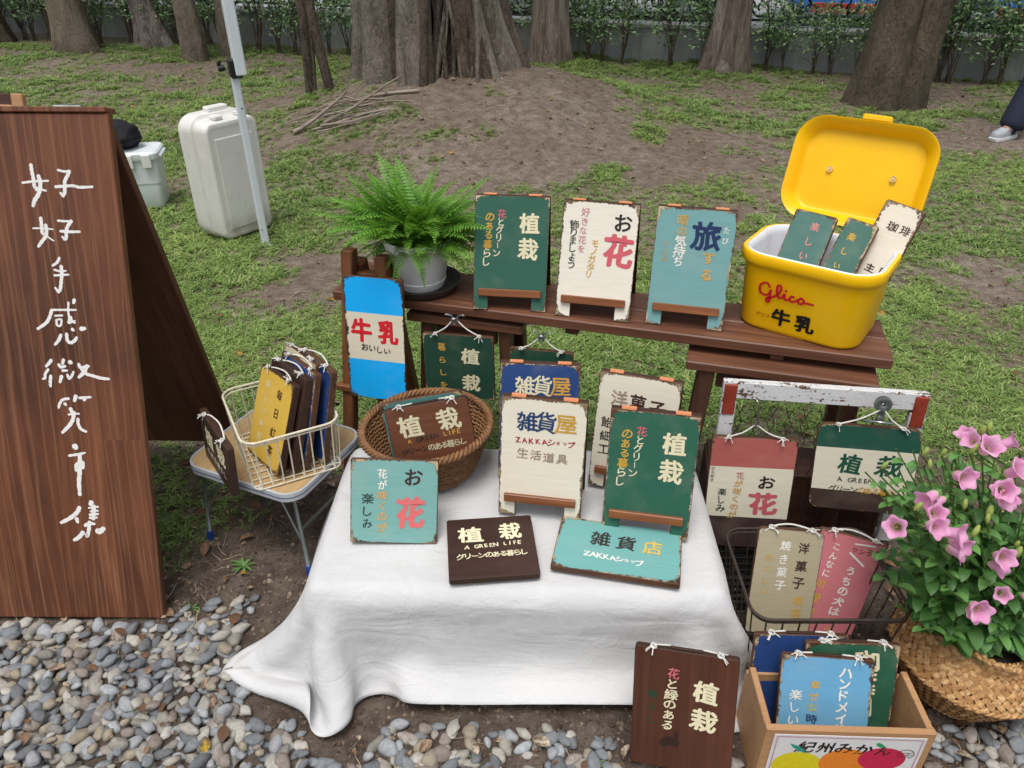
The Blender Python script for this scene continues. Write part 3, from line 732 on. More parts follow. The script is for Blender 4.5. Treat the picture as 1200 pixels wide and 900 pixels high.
wr_ = g.noise(g.scale(o, (4, 8, 13)), 1.0, 4, .5, .9); we = g.noise(g.scale(o, (700, 700, 700)), 1.0, 1); w2 = g.noise(g.scale(o, (11, 16, 7), (3, 1, 2)), 1.0, 4, .6, 1.5); big = g.noise(o, 3, 3)
g.bump(g.math('ADD', g.math('ADD', g.math('MULTIPLY', wr_, 1.0), g.math('MULTIPLY', w2, .7)), g.math('MULTIPLY', we, .05)), .55, .012)
M_cloth = g.fin(g.mix(g.mr(big, .3, .7), lin('c6c6c6'), lin('d2d2d1')), .9, 0, .15); g.set(g.b.inputs['Sheen Weight'], .15)
cl = cm.build('tablecloth', M_cloth, None, 180); cl['label'] = 'white cotton cloth draped over the low table, its corner dragging on the pebbles'; cl['category'] = 'tablecloth'
cl.matrix_world = Matrix.Translation((TC[0], TC[1], 0)) @ Matrix.Rotation(TYAW, 4, 'Z')
md = cl.modifiers.new('smooth', 'SUBSURF'); md.levels = 1; md.render_levels = 1
md = cl.modifiers.new('thickness', 'SOLIDIFY'); md.thickness = .0012; md.offset = 0

# ---------------------------------------------------------------- the plank bench and its two stools
BZ = .615
W_bench = M_wood('bench_wood', '4a2d22', '8c5f46', 0, .45, 1.0, streak='a57a5a', bump=.5)
W_benchz = M_wood('bench_leg_wood', '3d261c', '75503b', 2, .5, 1.0)
bd = Vector((1.208, -.336, 0)).normalized(); bang = math.atan2(bd.y, bd.x)
# front top edge runs from (-.52,2.04) to (.925,1.638)
Mb = Matrix.Translation((.205, 1.838, BZ)) @ Matrix.Rotation(bang, 4, 'Z')       # x along the bench, y back
be = thing('plank_bench', 'long dark brown plank carrying the fern, three small sandwich boards and the yellow cooler', 'bench', M=Mb)
LB = 1.49
for i, (y0, y1) in enumerate(((0, .108), (.112, .225))):
    mb = MB(); mb.box((0, (y0+y1)/2, -.014), (LB-.01*i, y1-y0, .028), .003); mb.build('plank', W_bench, be)
for xx in (-.60, -.05, .48):
    mb = MB(); mb.box((xx, .112, -.0385), (.035, .20, .020), .003); mb.build('batten', W_benchz, be)
def stool(M, L, D, h, label, splay=.05, leg=.045):
    t = thing('wooden_stool', label, 'stool', M=M)
    n = 2
    for i in range(n):
        d = D/n; mb = MB(); mb.box((0, -D/2+d*(i+.5), h-.0125), (L-.008*i, d-.004, .025), .003); mb.build('seat_plank', W_bench, t)
    for sx in (-1, 1):
        for sy in (-1, 1):
            a = (sx*(L/2-.055), sy*(D/2-.035), h-.026); b = (sx*(L/2-.055+splay), sy*(D/2-.035+splay*.6), .002)
            mb = MB(); mb.bar(b, a, leg, leg*.8, .003, up=(1, 0, 0)); mb.build('leg', W_benchz, t)
    for sy in (-1, 1):
        mb = MB(); mb.box((0, sy*(D/2-.035), h-.055), (L-.16, .022, .045), .003); mb.build('apron', W_benchz, t)
    for sx in (-1, 1):
        mb = MB(); mb.box((sx*(L/2-.035), 0, h*.38), (.022, D-.05, .03), .003); mb.build('stretcher', W_benchz, t)
    return t
stool(Mb @ Matrix.Translation((.49, .085, -BZ)), .46, .27, BZ-.0495, 'dark wooden stool carrying the right end of the plank, below the yellow cooler', .03, .05)
stool(Mb @ Matrix.Translation((-.36, .115, -BZ)), .34, .20, BZ-.0495, 'dark wooden stool carrying the left end of the plank, below the fern pot', .03, .042)
# easel that carries the milk sign
W_easel = M_wood('easel_wood', '5a3423', '98643f', 2, .5, 1.2, streak='8f6044')
Me = Matrix.Translation((-.41, 2.0, 0)) @ Matrix.Rotation(math.radians(-14), 4, 'Z')
ea = thing('wooden_easel', 'brown wooden folding easel that carries the blue and cream milk sign', 'easel', M=Me)
for (a, b) in (((-.085, -.07, .0), (-.045, .02, .745)), ((.085, -.07, .0), (.050, .02, .735)), ((-.06, .20, 0), (-.035, .055, .70)), ((.06, .20, 0), (.040, .055, .70))):
    mb = MB(); mb.bar(a, b, .04, .034, .003, up=(1, 0, 0)); mb.build('leg', W_easel, ea)
mb = MB(); mb.box((0, -.045, .335), (.20, .03, .02), .003); mb.build('ledge', W_easel, ea)
mb = MB(); mb.box((0, .036, .66), (.07, .03, .03), .003); mb.build('crosspiece', W_easel, ea)

# ---------------------------------------------------------------- folding stool-table with the wire basket
g = G('plywood_laminate'); o = g.obj(); n = g.noise(g.scale(o, (40, 2, 10)), 1.0, 5, .6, 1); M_ply = g.fin(g.mix(g.mr(n, .3, .7), lin('a98a5e'), lin('c9ab7c')), .45, 0, .4)
M_alu = M_plain('aluminium_edge', 'cfd3d8', .35, .35, .05); M_steel = M_plain('steel_tube', '8f9796', .35, .8, .1)
M_bluefoot = M_plain('blue_plastic', '1f3f86', .45)
Mt = Matrix.Translation((-.650, 1.742, 0)) @ Matrix.Rotation(math.radians(-24), 4, 'Z') @ Matrix.Diagonal((.93, 1, 1, 1))
tt = thing('folding_table', 'small low folding table with wood-look top and silver edge holding the cream wire basket', 'table', M=Mt)
def rrect(W, D, r, n=6, cx=0, cy=0):
    P = []
    for qx, qy, a0 in ((1, 1, 0), (-1, 1, 90), (-1, -1, 180), (1, -1, 270)):
        for i in range(n+1):
            a = math.radians(a0+90*i/n); P.append((cx+qx*(W/2-r)+r*math.cos(a), cy+qy*(D/2-r)+r*math.sin(a)))
    return P
RX = Matrix(((1, 0, 0, 0), (0, 0, -1, 0), (0, 1, 0, 0), (0, 0, 0, 1)))        # prism's xz plane laid flat, front face (-y) up?
def slab(mb, poly, z0, z1, ch=.001, mi=0):
    n = len(poly); V = [(p[0], p[1], z) for z in (z0, z1) for p in poly]
    F = [tuple(range(n))[::-1], tuple(n+i for i in range(n))]+[(i, (i+1) % n, n+(i+1) % n, n+i) for i in range(n)]
    mb.add(V, F, mi)
mb = MB(); slab(mb, rrect(.385, .315, .05), .262, .280); mb.build('tabletop', M_ply, tt, 40)
mb = MB()
for (o_, z0, z1) in ((.005, .2585, .2825),):
    A = rrect(.385+2*o_, .315+2*o_, .055); B = rrect(.385-.004, .315-.004, .048); n = len(A)
    V = [(p[0], p[1], z0) for p in A]+[(p[0], p[1], z1) for p in A]+[(p[0], p[1], z1) for p in B]+[(p[0], p[1], z0) for p in B]
    F = []
    for i in range(n):
        j = (i+1) % n
        for k in range(4): a, b = k*n, ((k+1) % 4)*n; F.append((a+i, a+j, b+j, b+i))
    mb.add(V, F)
mb.build('edge_trim', M_alu, tt, 30)
M_trimline = M_plain('dark_edge_line', '3a4560', .5)
mb = MB(); A = rrect(.385+.0108, .315+.0108, .0557); mb.tube([(p[0], p[1], .2705) for p in A], .0014, 5, closed=True); mb.build('edge_line', M_trimline, tt)
for sx in (-1, 1):
    P = [(sx*.16, -.125, .256), (sx*.175, -.135, .13), (sx*.185, -.14, .012)]
    for sy in (-1, 1):
        mb = MB(); mb.tube([(p[0], p[1]*-sy if sy > 0 else p[1], p[2]) for p in P], .0055, 8); lg = mb.build('leg', M_steel, tt, 180)
        mb = MB(); mb.tube([(sx*.1845, sy*.14, .030), (sx*.187, sy*.141, .0)], [.009, .011], 10); mb.build('foot', M_bluefoot, lg, 60)
    mb = MB(); mb.tube(catmull([(sx*.06, -.10, .256), (sx*.10, -.115, .22), (sx*.178, -.136, .10)], 4), .0032, 6); mb.build('brace', M_steel, tt, 180)
    mb = MB(); mb.tube([(sx*.176, -.13, .15), (sx*.176, .13, .15)], .004, 6); mb.build('crossbar', M_steel, tt, 180)

M_wirecream = M_plain('cream_coated_wire', 'd8cfb9', .45, 0, .12, 60)
M_wirebrown = M_plain('rusty_brown_wire', '4a4039', .6, .5, .25, 60)
def wire_basket(name, label, M, W, D, h, taper, r, mat, nx_, ny_, rim_r=.03, double=True, midring=True):
    t = thing(name, label, 'basket', M=M)
    top = rrect(W, D, .04, 6); bw, bd_ = W*taper, D*taper; bot = rrect(bw, bd_, .025, 6)
    mb = MB(); mb.tube([(p[0], p[1], h) for p in top], r*1.7, 8, closed=True); mb.build('rim', mat, t, 180)
    if double: mb = MB(); mb.tube([(p[0]*.985, p[1]*.985, h-.010) for p in top], r*1.2, 6, closed=True); mb.build('rim', mat, t, 180)
    mb = MB(); mb.tube([(p[0], p[1], r) for p in bot], r*1.2, 6, closed=True); mb.build('base_ring', mat, t, 180)
    for ax_, n_, L1, L2, K1, K2 in ((0, nx_, W-.05, bw-.04, D, bd_), (1, ny_, D-.05, bd_-.04, W, bw)):
        for i in range(n_):
            f = i/(n_-1)-.5; P = []
            for (L, K, z, s) in ((L1, K1, h, -1), (L2, K2, r, -1), (L2, K2, r, 1), (L1, K1, h, 1)):
                p = (f*L, s*K/2*(.995), z) if ax_ == 0 else (s*K/2*(.995), f*L, z); P.append(p)
            mb = MB(); mb.tube(P, r, 6); mb.build('wire', mat, t)
    return t
Mwb = Matrix.Translation((-.612, 1.718, .2835)) @ Matrix.Rotation(math.radians(28), 4, 'Z')
wire_basket('wire_basket', 'cream coated wire basket full of wooden signs on the small folding table', Mwb, .245, .29, .150, .93, .0019, M_wirecream, 8, 9)
Mwc = Matrix.Translation((.665, 1.212, .0)) @ Matrix.Rotation(math.radians(0), 4, 'Z')
wire_basket('wire_basket', 'brown wire basket holding the beige and the pink sign behind the wooden crate', Matrix.Translation((.672, 1.268, .080)), .335, .28, .205, .86, .0020, M_wirebrown, 9, 7)

# ---------------------------------------------------------------- crate with the mandarin label
W_crate = M_wood('raw_pine', 'a07650', 'c99f74', 0, .6, 1.0, contrast=(.25, .75), bump=.2)
Mc = Matrix.Translation((.655, .932, .0)) @ Matrix.Rotation(math.radians(-2), 4, 'Z')
cr = thing('fruit_crate', 'pale wooden fruit crate with a mandarin label, full of signs, at the lower right', 'crate', M=Mc)
CW, CD, CH = .325, .165, .192
mb = MB(); mb.box((0, .008, CH/2+.002), (CW-.0005, .014, CH), .0015); mb.build('front_board', W_crate, cr)
mb = MB(); mb.box((0, CD-.007, CH/2-.012), (CW-.0005, .012, CH-.03), .0015); mb.build('back_board', W_crate, cr)
for sx in (-1, 1):
    mb = MB(); mb.box((sx*(CW/2-.0066), CD/2+.0005, CH/2+.0005), (.013, CD-.0318, CH-.004), .0015); mb.build('side_board', W_crate, cr)
mb = MB(); mb.box((0, CD/2, .006), (CW-.03, CD-.034, .010), .001); mb.build('bottom_board', W_crate, cr)
M_paper = M_plain('label_paper', 'dedcdb', .6, 0, .06, 25, .05)
mb = MB(); mb.box((.0, -.0008, .094), (.292, .0012, .178), .0002); lb = mb.build('label', M_paper, cr)
ink = Ink(.292, .178, y=-.0018)
w, h_ = .292, .178
for (a, b) in (((-.139, .172), (.139, .172)), ((-.140, .005), (.140, .005))): ink.stroke([(a[0], a[1]), (b[0], b[1])], .003, 'c79fb0', False)
for x in (-.139, .139): ink.stroke([(x, .006), (x, .171)], .003, 'c79fb0', False)
ink.ell(-.088, .083, .049, .042, 'e0cf1e'); ink.ell(.004, .095, .050, .044, 'e8862a'); ink.ell(.074, .110, .046, .036, 'c8244c')
ink.poly([(-.112, .152), (-.105, .140), (-.092, .130), (-.078, .122), (-.080, .130), (-.092, .143)], '2f9c86', .0001)
ink.poly([(.052, .160), (.058, .162), (.068, .155), (.072, .146), (.063, .147), (.055, .152)], '2f9c6a', .0001)
ink.stroke([(.071, .148), (.074, .140), (.072, .134)], .002, '5a3a22')
ink.h('紀州みかん', .23, .74, .205, .118, '191512', .026, sh=.18, dz=.006)
# round company mark
cx_, cz_ = .116, .128
ink.stroke([(cx_+.016*math.cos(a), cz_+.014*math.sin(a)) for a in np.linspace(-.9, PI+.9, 18)], .0016, '1c1a1a'); ink.stroke([(cx_-.010, cz_-.011), (cx_-.004, cz_-.006), (cx_, cz_-.011), (cx_+.004, cz_-.006), (cx_+.010, cz_-.011)], .0016, '1c1a1a', False)
for s_ in (-1, 1): ink.stroke([(cx_-.012, cz_+.003*s_+.001), (cx_+.012, cz_+.003*s_+.001)], .0014, '1c1a1a', False)
ink.stroke([(cx_-.005, cz_-.002), (cx_-.005, cz_+.004)], .0014, '1c1a1a', False); ink.stroke([(cx_+.005, cz_-.002), (cx_+.005, cz_+.004)], .0014, '1c1a1a', False)
ink.h('無選別みかん', .22, .78, .86, .05, '6a4a4a', .01)
lt = ink.done(lb); lt.name = 'label_print'; lt.location = (0, 0, .005)

# ---------------------------------------------------------------- old window frame with wire mesh, and dark box behind it
M_wpaint = M_board('chipped_white_paint', 5, 5, [(0, 'd4d4d2')], 0, '5a3b2c', '8a6a52', 3.3)
g = G('flaking_white_paint'); o = g.obj(); a = g.noise(g.scale(o, (14, 60, 60)), 1.0, 6, .7); b = g.noise(o, 110, 4, .7)
m = g.math('GREATER_THAN', g.math('ADD', g.math('MULTIPLY', a, .6), g.math('MULTIPLY', b, .4)), .555)
g.bump(g.math('MULTIPLY', m, -1.0), .5, .001); M_flake = g.fin(g.mix(m, g.mix(g.mr(b, .3, .7), lin('c6c6c6'), lin('dddddc')), lin('5d4436')), .7, 0, .3)
M_rust = M_plain('red_brown_paint', '8a3420', .6, 0, .2, 40, .3)
Mf = frame((.512, 1.585, .09), -7.5, 5, 0, .48)
fr = thing('window_frame', 'old white and red-brown painted frame with wire mesh leaning behind the two tricolour signs', 'frame', M=Mf)
FW, FH, ft = .48, .475, .022
mb = MB(); mb.box((.0, ft/2, FH-.0225), (FW-.0, ft, .045), .002); mb.build('rail', M_flake, fr)
mb = MB(); mb.box((0, ft/2, .02), (FW-.0, ft, .04), .002); mb.build('rail', W_dark, fr)
for sx in (-1, 1):
    mb = MB(); mb.box((sx*(FW/2-.018), ft/2-.0025, FH/2-.003), (.036, ft-.001, FH-.097), .002); mb.build('stile', M_flake, fr)
    mb = MB(); mb.box((sx*(FW/2-.018), ft/2-.006, FH-.047), (.030, ft-.001, .082), .002); mb.build('stile_patch', M_rust, fr)
ms = MB(); px_, pz_ = .040, .046
for i in range(0, 11):
    for sgn in (0, 1):
        P = []; x0 = -FW/2+.04+i*px_
        for k in range(0, 10):
            x = x0+(px_*.46 if (k+sgn) % 2 else 0); z = .04+k*pz_
            if z > FH-.04: break
            P.append((x, ft/2+(.002 if sgn else -.002)*(1 if k % 2 else -1), z))
        if max(p[0] for p in P) < FW/2-.02: ms.tube(P, .0013, 5)
ms.build('wire_mesh', M_wirebrown, fr, kind='stuff')
bx_ = thing('storage_box', 'dark brown wooden box standing behind the wire mesh frame', 'box', M=Matrix.Translation((.765, 1.70, 0)) @ Matrix.Rotation(math.radians(-9), 4, 'Z'))
for (c, s_, nm) in (((0, -.060, .13), (.44, .012, .25), 'front_board'), ((0, .060, .13), (.44, .012, .25), 'back_board'), ((-.2265, 0, .13), (.012, .132, .25), 'side_board'), ((.2265, 0, .13), (.012, .132, .25), 'side_board'), ((0, 0, .010), (.43, .105, .01), 'bottom_board'), ((0, 0, .2615), (.455, .135, .012), 'lid')):
    mb = MB(); mb.box(c, s_, .002); mb.build(nm, W_dark, bx_)
ex_ = thing('black_crate', 'black plastic crate in the shade left of the brown wire basket', 'crate', M=Matrix.Translation((.60, 1.475, 0)))
M_blk = M_plain('black_plastic', '1b1a1c', .5)
for i in range(5):
    for sy in (-1, 1): mb = MB(); mb.box((0, sy*.06, .022+i*.022), (.24, .006, .012), .001); mb.build('slat', M_blk, ex_)
for sx in (-1, 1):
    for sy in (-1, 1): mb = MB(); mb.box((sx*.116, sy*.0545, .061), (.012, .006, .118), .001); mb.build('post', M_blk, ex_)
    mb = MB(); mb.box((sx*.1235, 0, .061), (.004, .12, .118), .001); mb.build('end_panel', M_blk, ex_)
mb = MB(); mb.box((0, 0, .004), (.24, .12, .006), .001); mb.build('base', M_blk, ex_)
# ---------------------------------------------------------------- ropes, clips
M_rope = M_plain('white_cord', 'd9d6cf', .9, 0, .15, 300, .4, .1)
M_wireclip = M_plain('chrome_wire', 'a8abad', .25, .9, .05)
M_hinge = M_plain('orange_leather', 'c98258', .6, 0, .12, 60, .2)
E_wood = M_wood('board_edge_wood', '3a2419', '75523a', 0, .6, 1.6, streak='94714f')
E_dark = M_wood('board_edge_dark', '2a1a13', '4f3526', 0, .6, 1.6)
def rope(parent, P, r=.0022, k=5): 
    mb = MB(); Q = catmull(P, k); mb.tube(Q, r, 7); return mb.build('cord', M_rope, parent, 180)
def knot(mb, c, s=1.0, rs=random):
    c = Vector(c)
    for i in range(3):
        a = i*1.1; mb.tube([c+Vector((.0042*s*math.cos(t+a), .0030*s*math.sin(t*1.0), .0035*s*math.sin(t+a)*(.6+.2*i))) for t in np.linspace(0, 5.6, 9)], .0017*s, 6)
    for i in range(4):
        d = Vector((rs.uniform(-1, 1), rs.uniform(-.8, -.1), rs.uniform(-.6, .5))).normalized(); mb.tube(catmull([c, c+d*.007*s, c+d*.014*s+Vector((0, 0, -.003))], 3), [.0010*s]*7, 4)
def clip_and_cords(root, W, H, top=(0, .0, .055), style='clip'):
    """a metal clip above the board with two cords to the corners; all parts of the hanging sign"""
    rs = random.Random(int(W*1e4)); c = Vector(top)+Vector((0, 0, H))
    for s_ in (-1, 1):
        e = Vector((s_*(W*.30), -.002, H-.003))
        mb = MB(); mb.tube(catmull([c+Vector((s_*.004, -.004, -.003)), (c+e)/2+Vector((0, -.002, -.003)), e+Vector((0, 0, .006))], 4), .0020, 7); knot(mb, e+Vector((s_*.002, -.001, .005)), 1.1, rs); mb.build('cord', M_rope, root, 180)
    mb = MB()
    if style == 'clip':
        for s_ in (-1, 1):
            for off in (-.003, .003):
                mb.tube(catmull([c+Vector((s_*.002, off-.004, -.012)), c+Vector((s_*.010, off-.005, -.004)), c+Vector((s_*.006, off-.004, .006)), c+Vector((s_*.022, off-.006, .012)), c+Vector((s_*.027, off-.006, .010))], 4), .0009, 5)
        mb.tube([c+Vector((-.007, -.007, -.001)), c+Vector((.007, -.007, -.001))], .0055, 10)
        mb.tube([c+Vector((.0055*math.cos(t), -.006, -.011+.0055*math.sin(t))) for t in np.linspace(0, 2*PI, 16)[:-1]], .0011, 5, closed=True)
    elif style == 'hook':
        mb.tube(catmull([c+Vector((0, -.003, -.004)), c+Vector((.002, -.006, .015)), c+Vector((.0, -.006, .050)), c+Vector((-.005, -.003, .062)), c+Vector((-.004, .010, .066)), c+Vector((0, .012, .055))], 5), .0019, 7)
    mb.build('clip' if style == 'clip' else 'hook', M_wireclip, root, 180)
def round_rect_xz(W, H, r=.006, n=3):
    P = []
    for cx, cz, a0 in ((-W/2+r, r, 180), (W/2-r, r, 270), (W/2-r, H-r, 0), (-W/2+r, H-r, 90)):
        for i in range(n+1):
            a = math.radians(a0+90*i/n); P.append((cx+r*math.cos(a), cz+r*math.sin(a)))
    return P
_seed = [0]
def board(P, yaw, lean, roll, W, H, bands, label, th=.014, wear=.6, edge=None, name='wooden_sign', cat='sign', group='hand-painted wooden signs', r=.006, mat=None, text=None, under='4a2f22', under2='b9a583', cords=None):
    _seed[0] += 1
    root = thing(name, label, cat, M=frame(P, yaw, lean, roll, W), group=group)
    m = mat or M_board('painted_face', W, H, bands, wear, under, under2, _seed[0]*1.37)
    mb = MB(); mb.prism(round_rect_xz(W, H, r), 0, th, .0014, 0, 1, 1); mb.build('panel', [m, edge or E_wood], root, 30)
    if text: ink = Ink(W, H); text(ink); ink.done(root)
    if cords == 'short':      # cord along the top edge, knotted at both ends
        rs = random.Random(_seed[0])
        rope(root, [(-W*.30, th*.5, H+.001), (-W*.20, th*.5+.006, H+.005), (0, th*.5+.010, H+.008), (W*.2, th*.5+.005, H+.005), (W*.30, th*.5, H+.001)])
        for s_ in (-1, 1): mb = MB(); knot(mb, (s_*W*.31, .001, H+.003), 1.3, rs); mb.build('knot', M_rope, root, 180)
    elif cords == 'flat':
        rs = random.Random(_seed[0])
        for s_ in (-1, 1): mb = MB(); knot(mb, (s_*W*.32, .003, H+.003), 1.3, rs); mb.tube([(s_*W*.30, th*.6, H+.002), (s_*W*.16, th*.8, H+.0025)], .0018, 6); mb.build('knot', M_rope, root, 180)
        mb = MB(); mb.box((0, th*.5, H+.002), (W*.30, .007, .0035), .001); mb.build('hanger', E_dark, root)
    return root
SW, SH = .197, .302
def sandwich(P, yaw, lean, bands, label, text, wear=.6, roll=0, under='5a3b28', under2='c4b394', front=None):
    _seed[0] += 1
    root = thing('sandwich_board', label, 'sandwich board', M=frame(P, yaw, lean, roll, SW), group='small folding sandwich boards')
    m = M_board('painted_face', SW, SH, bands, wear, under, under2, _seed[0]*1.37)
    lw = .040; lh = .036; W, H = SW, SH
    poly = [(-W/2, 0), (-W/2+lw, 0), (-W/2+lw, lh), (W/2-lw, lh), (W/2-lw, 0), (W/2, 0), (W/2, H), (-W/2, H)]
    mb = MB(); mb.prism(poly, 0, .010, .0012, 0, 1, 1); mb.build('front_panel', [m, E_wood], root, 30)
    mb = MB(); mb.box((0, -.0055, .048), (W-.028, .0105, .020), .0016); mb.build('ledge', W_ledge, root)
    # rear panel: hinged at the top, opened backwards
    op = math.radians(2*lean); back = bpy.data.objects.new('back_panel', None)
    mb = MB(); mb.prism([(a, b-H) for a, b in poly], .0, .009, .0012, 0, 0, 0)
    o = mb.build('back_panel', E_dark, root, 30); o.matrix_local = Matrix.Translation((0, .012, H-.001)) @ Matrix.Rotation(op, 4, 'X')
    bpy.data.objects.remove(back)
    for s_ in (-1, 1):
        mb = MB(); x = s_*W*.30
        mb.tube([(x-.0165, .0105, H+.0018), (x+.0165, .0105, H+.0018)], .0052, 10); mb.box((x, .006, H+.0025), (.033, .016, .0030), .0007); mb.build('hinge', M_hinge, root, 40)
    ink = Ink(W, H); text(ink); ink.done(root); return root

GRN, CRM, TEAL, NAVY = '2f6555', 'e6dec9', '74a5a3', '24427a'
creamtx, ye, pk, dk, wh = 'e8dfbb', 'd7ab45', 'd2707a', '2a2224', 'ece9df'
def t_plant(k):
    k.v('植栽', .735, .225, .225, .27, creamtx, .034); k.v('花とグリーン', .365, .155, .068, .115, [pk, creamtx, creamtx, creamtx, creamtx, creamtx], .020, du=-.012)
    k.v('のある暮らし', .205, .185, .078, .125, [ye, ye, ye, ye, creamtx, creamtx], .022, du=-.008)
sandwich((-.106, 1.917, BZ+.002), -6.5, 17, [(0, '2f6151')], 'dark green sandwich board on the plank bench, beside the fern', t_plant, .45)
def t_hana(k):
    k.v('お', .80, .155, .1, .25, '33292b', .024); k.v('花', .78, .40, .1, .40, 'd2606a', .044); k.v('好きな花を', .30, .09, .078, .115, 'c98a94', .012, du=-.005)
    k.v('飾りましょう', .165, .20, .068, .125, '3a3b36', .016); k.v('モノガタリ', .46, .35, .066, .11, 'cda03d', .020, du=-.012)
sandwich((.114, 1.878, BZ+.002), -12.9, 17.4, [(0, 'ece6d6')], 'cream sandwich board with a big pink flower character on the plank bench', t_hana, 1.0, under='4c3a2c', under2='8d8266')
def t_trip(k):
    k.v('旅', .64, .215, .1, .37, '1f335c', .034); k.v('たび', .885, .16, .085, .085, wh, .014); k.v('する', .705, .395, .145, .17, 'd3a558', .030)
    k.v('晴の', .33, .10, .095, .15, 'c9a45e', .018); k.v('気持ち', .33, .275, .085, .145, wh, .022); k.v('いい日', .155, .30, .065, .09, 'b5a16b', .014)
sandwich((.349, 1.832, BZ+.002), -13.8, 16.3, [(0, '76a6a6')], 'grey-blue sandwich board on the plank bench, next to the yellow cooler', t_trip, .9)
def t_zakka(a, b, c2, full=True):
    def f(k):
        k.h('雑貨屋', .31, .76, .185, .25, [a, a, b], .020)
        if full: k.h('ZAKKAショップ', .21, .84, .345, .095, c2, .026); k.h('生活道具', .27, .74, .455, .135, 'a08a78', .016, dz=.008)
    return f
ZT = TZ+.0165
sandwich((-.033, 1.441, ZT), -9.5, 10.5, [(0, 'ebe4d0')], 'cream sandwich board with blue and yellow shop characters, front row on the white cloth', t_zakka('27406b', 'cf9f3c', 'a8323a'), 1.0, under='5c3d28', under2='9c8a66')
sandwich((-.036, 1.575, ZT), -5, 17, [(0, '24457c')], 'navy blue sandwich board mostly hidden behind the cream one on the cloth', t_zakka(creamtx, 'd4a44a', 'c03a3a'), .9)
def t_sweet(k):
    k.h('洋菓子', .27, .74, .20, .21, ['a89584', '4a3229', '4a3229'], .022, dz=.02); k.v('飴細工', .15, .42, .12, .15, '4a4238', .018)
sandwich((.191, 1.55, ZT), -18.3, 12.5, [(0, 'e9e2cd')], 'cream sandwich board with sweets lettering behind the green one on the cloth', t_sweet, .8, under='4c3a2c', under2='8d8266')
sandwich((.209, 1.381, ZT), -11.8, 13.1, [(0, '2c6350')], 'bright green sandwich board at the right front of the white cloth', t_plant, .8, roll=.6)

def t_b1(k):
    k.v('お', .715, .20, .1, .22, '3e2c2c', .022); k.v('花', .69, .62, .1, .38, 'db6e6e', .046)
    k.v('花が咲くのが', .365, .17, .128, .125, [wh, wh, 'd0a25c', 'd0a25c', 'd0a25c', 'd0a25c'], .020); k.v('楽しみ', .195, .47, .15, .135, '31463f', .014)
board((-.371, 1.338, ZT), 2.2, 22, -3, .198, .198, [(0, '78aaa4')], 'square grey-green sign with pink flower character leaning on the round wicker basket', th=.012, wear=.85, text=t_b1, cords=None, r=.004)
def t_life(c1, c2, c3, c4):
    def f(k):
        k.h('植栽', .27, .73, .29, .29, c1, .030, dz=-.02); k.h('A GREEN LIFE', .22, .82, .505, .085, c2, .022, dz=-.003); k.h('グリーンのある暮らし', .14, .86, .655, .098, c3+c4, .020, dz=-.002)
    return f
dkw = M_wood('dark_walnut_face', '2c1c18', '4d342b', 0, .42, 1.0, contrast=(.25, .8), bump=.15); brw = M_wood('brown_stained_face', '5a3627', '8b5a42', 0, .5, .9, contrast=(.25, .8), bump=.15); brv = M_wood('brown_vertical_face', '3c2017', '6d4230', 2, .5, .8, contrast=(.25, .8), bump=.2)
cc = [creamtx]*12
board((-.135, 1.206, ZT+.014), 5.6, 89.0, 0, .198, .189, None, 'dark brown sign with cream lettering lying flat on the front of the cloth', th=.016, mat=dkw, edge=E_dark, text=t_life(creamtx, cc, [creamtx]*4, [creamtx]*6), r=.006)
def t_b3(k):
    k.h('雑貨店', .35, .77, .36, .165, ['3a3330', '3a3330', 'd9b55c'], .020, dz=.02); k.h('ZAKKAショップ', .26, .68, .68, .078, wh, .026, dz=.006)
board((.084, 1.252, ZT+.013), -12, 90.5, 0, .280, .168, [(0, '70aaa6')], 'long turquoise sign lying flat on the right front of the cloth', th=.015, wear=1.1, text=t_b3, r=.003)
# in the round wicker basket
board((-.283, 1.553, .328), 5.2, 9, 8.0, .205, .183, None, 'reddish brown sign standing tilted in the round wicker basket', th=.014, mat=brw, edge=E_dark, cords='flat',
      text=t_life(creamtx, ['d7a24a', creamtx]+['3a342c']*5+[creamtx]+['d9a85a']*4, ['3d3a34']*4, [creamtx]*6), r=.008)
board((-.298, 1.582, .330), 4.0, 10, 8.5, .205, .180, [(0, '4f8480')], 'teal sign tucked right behind the reddish brown one in the wicker basket', th=.012, wear=.8, cords=None)
# milk sign
def t_milk(k):
    k.h('牛乳', .27, .73, .43, .40, 'd8232f', .040, sx=.88, dz=.0, jit=.4); k.h('おいしい', .32, .70, .565, .125, '2a2a28', .022, dz=.006)
milk = board((-.464, 1.895, .352), -14.1, 8.7, 1.2, .172, .355, [(0, '0cb2ff'), (.285, 'e2dac2'), (.67, '0cb2ff')], 'tall blue, cream and blue milk sign on the wooden easel', th=.012, wear=1.5, under='2f2a26', under2='5a4636', text=t_milk, r=.007, cords=None)
# hanging on the plank's front edge
def t_g1(k):
    k.v('植栽', .665, .32, .42, .26, creamtx, .034); k.v('暮らしを', .27, .20, .205, .12, ['d4a84a']*4, .020)
g1 = board((-.246, 1.905, .350), -11, 2.5, 1.2, .201, .196, [(0, '24493a')], 'dark green sign hanging by a metal clip from the left of the plank edge', th=.012, wear=.5, text=t_g1)
clip_and_cords(g1, .201, .196, (-.005, .003, .050))
def t_g2(k): k.h('花植栽', .30, .85, .50, .18, ['7d5248', creamtx, creamtx], .026); k.v('と緑', .3, .7, .2, .12, creamtx, .02)
g2 = board((-.009, 1.862, .352), -11, 2.5, 0, .177, .172, [(0, '254f3c')], 'green sign hanging from the plank edge behind the navy sandwich board', th=.012, wear=.6, text=t_g2)
clip_and_cords(g2, .177, .172, (0, .003, .044))
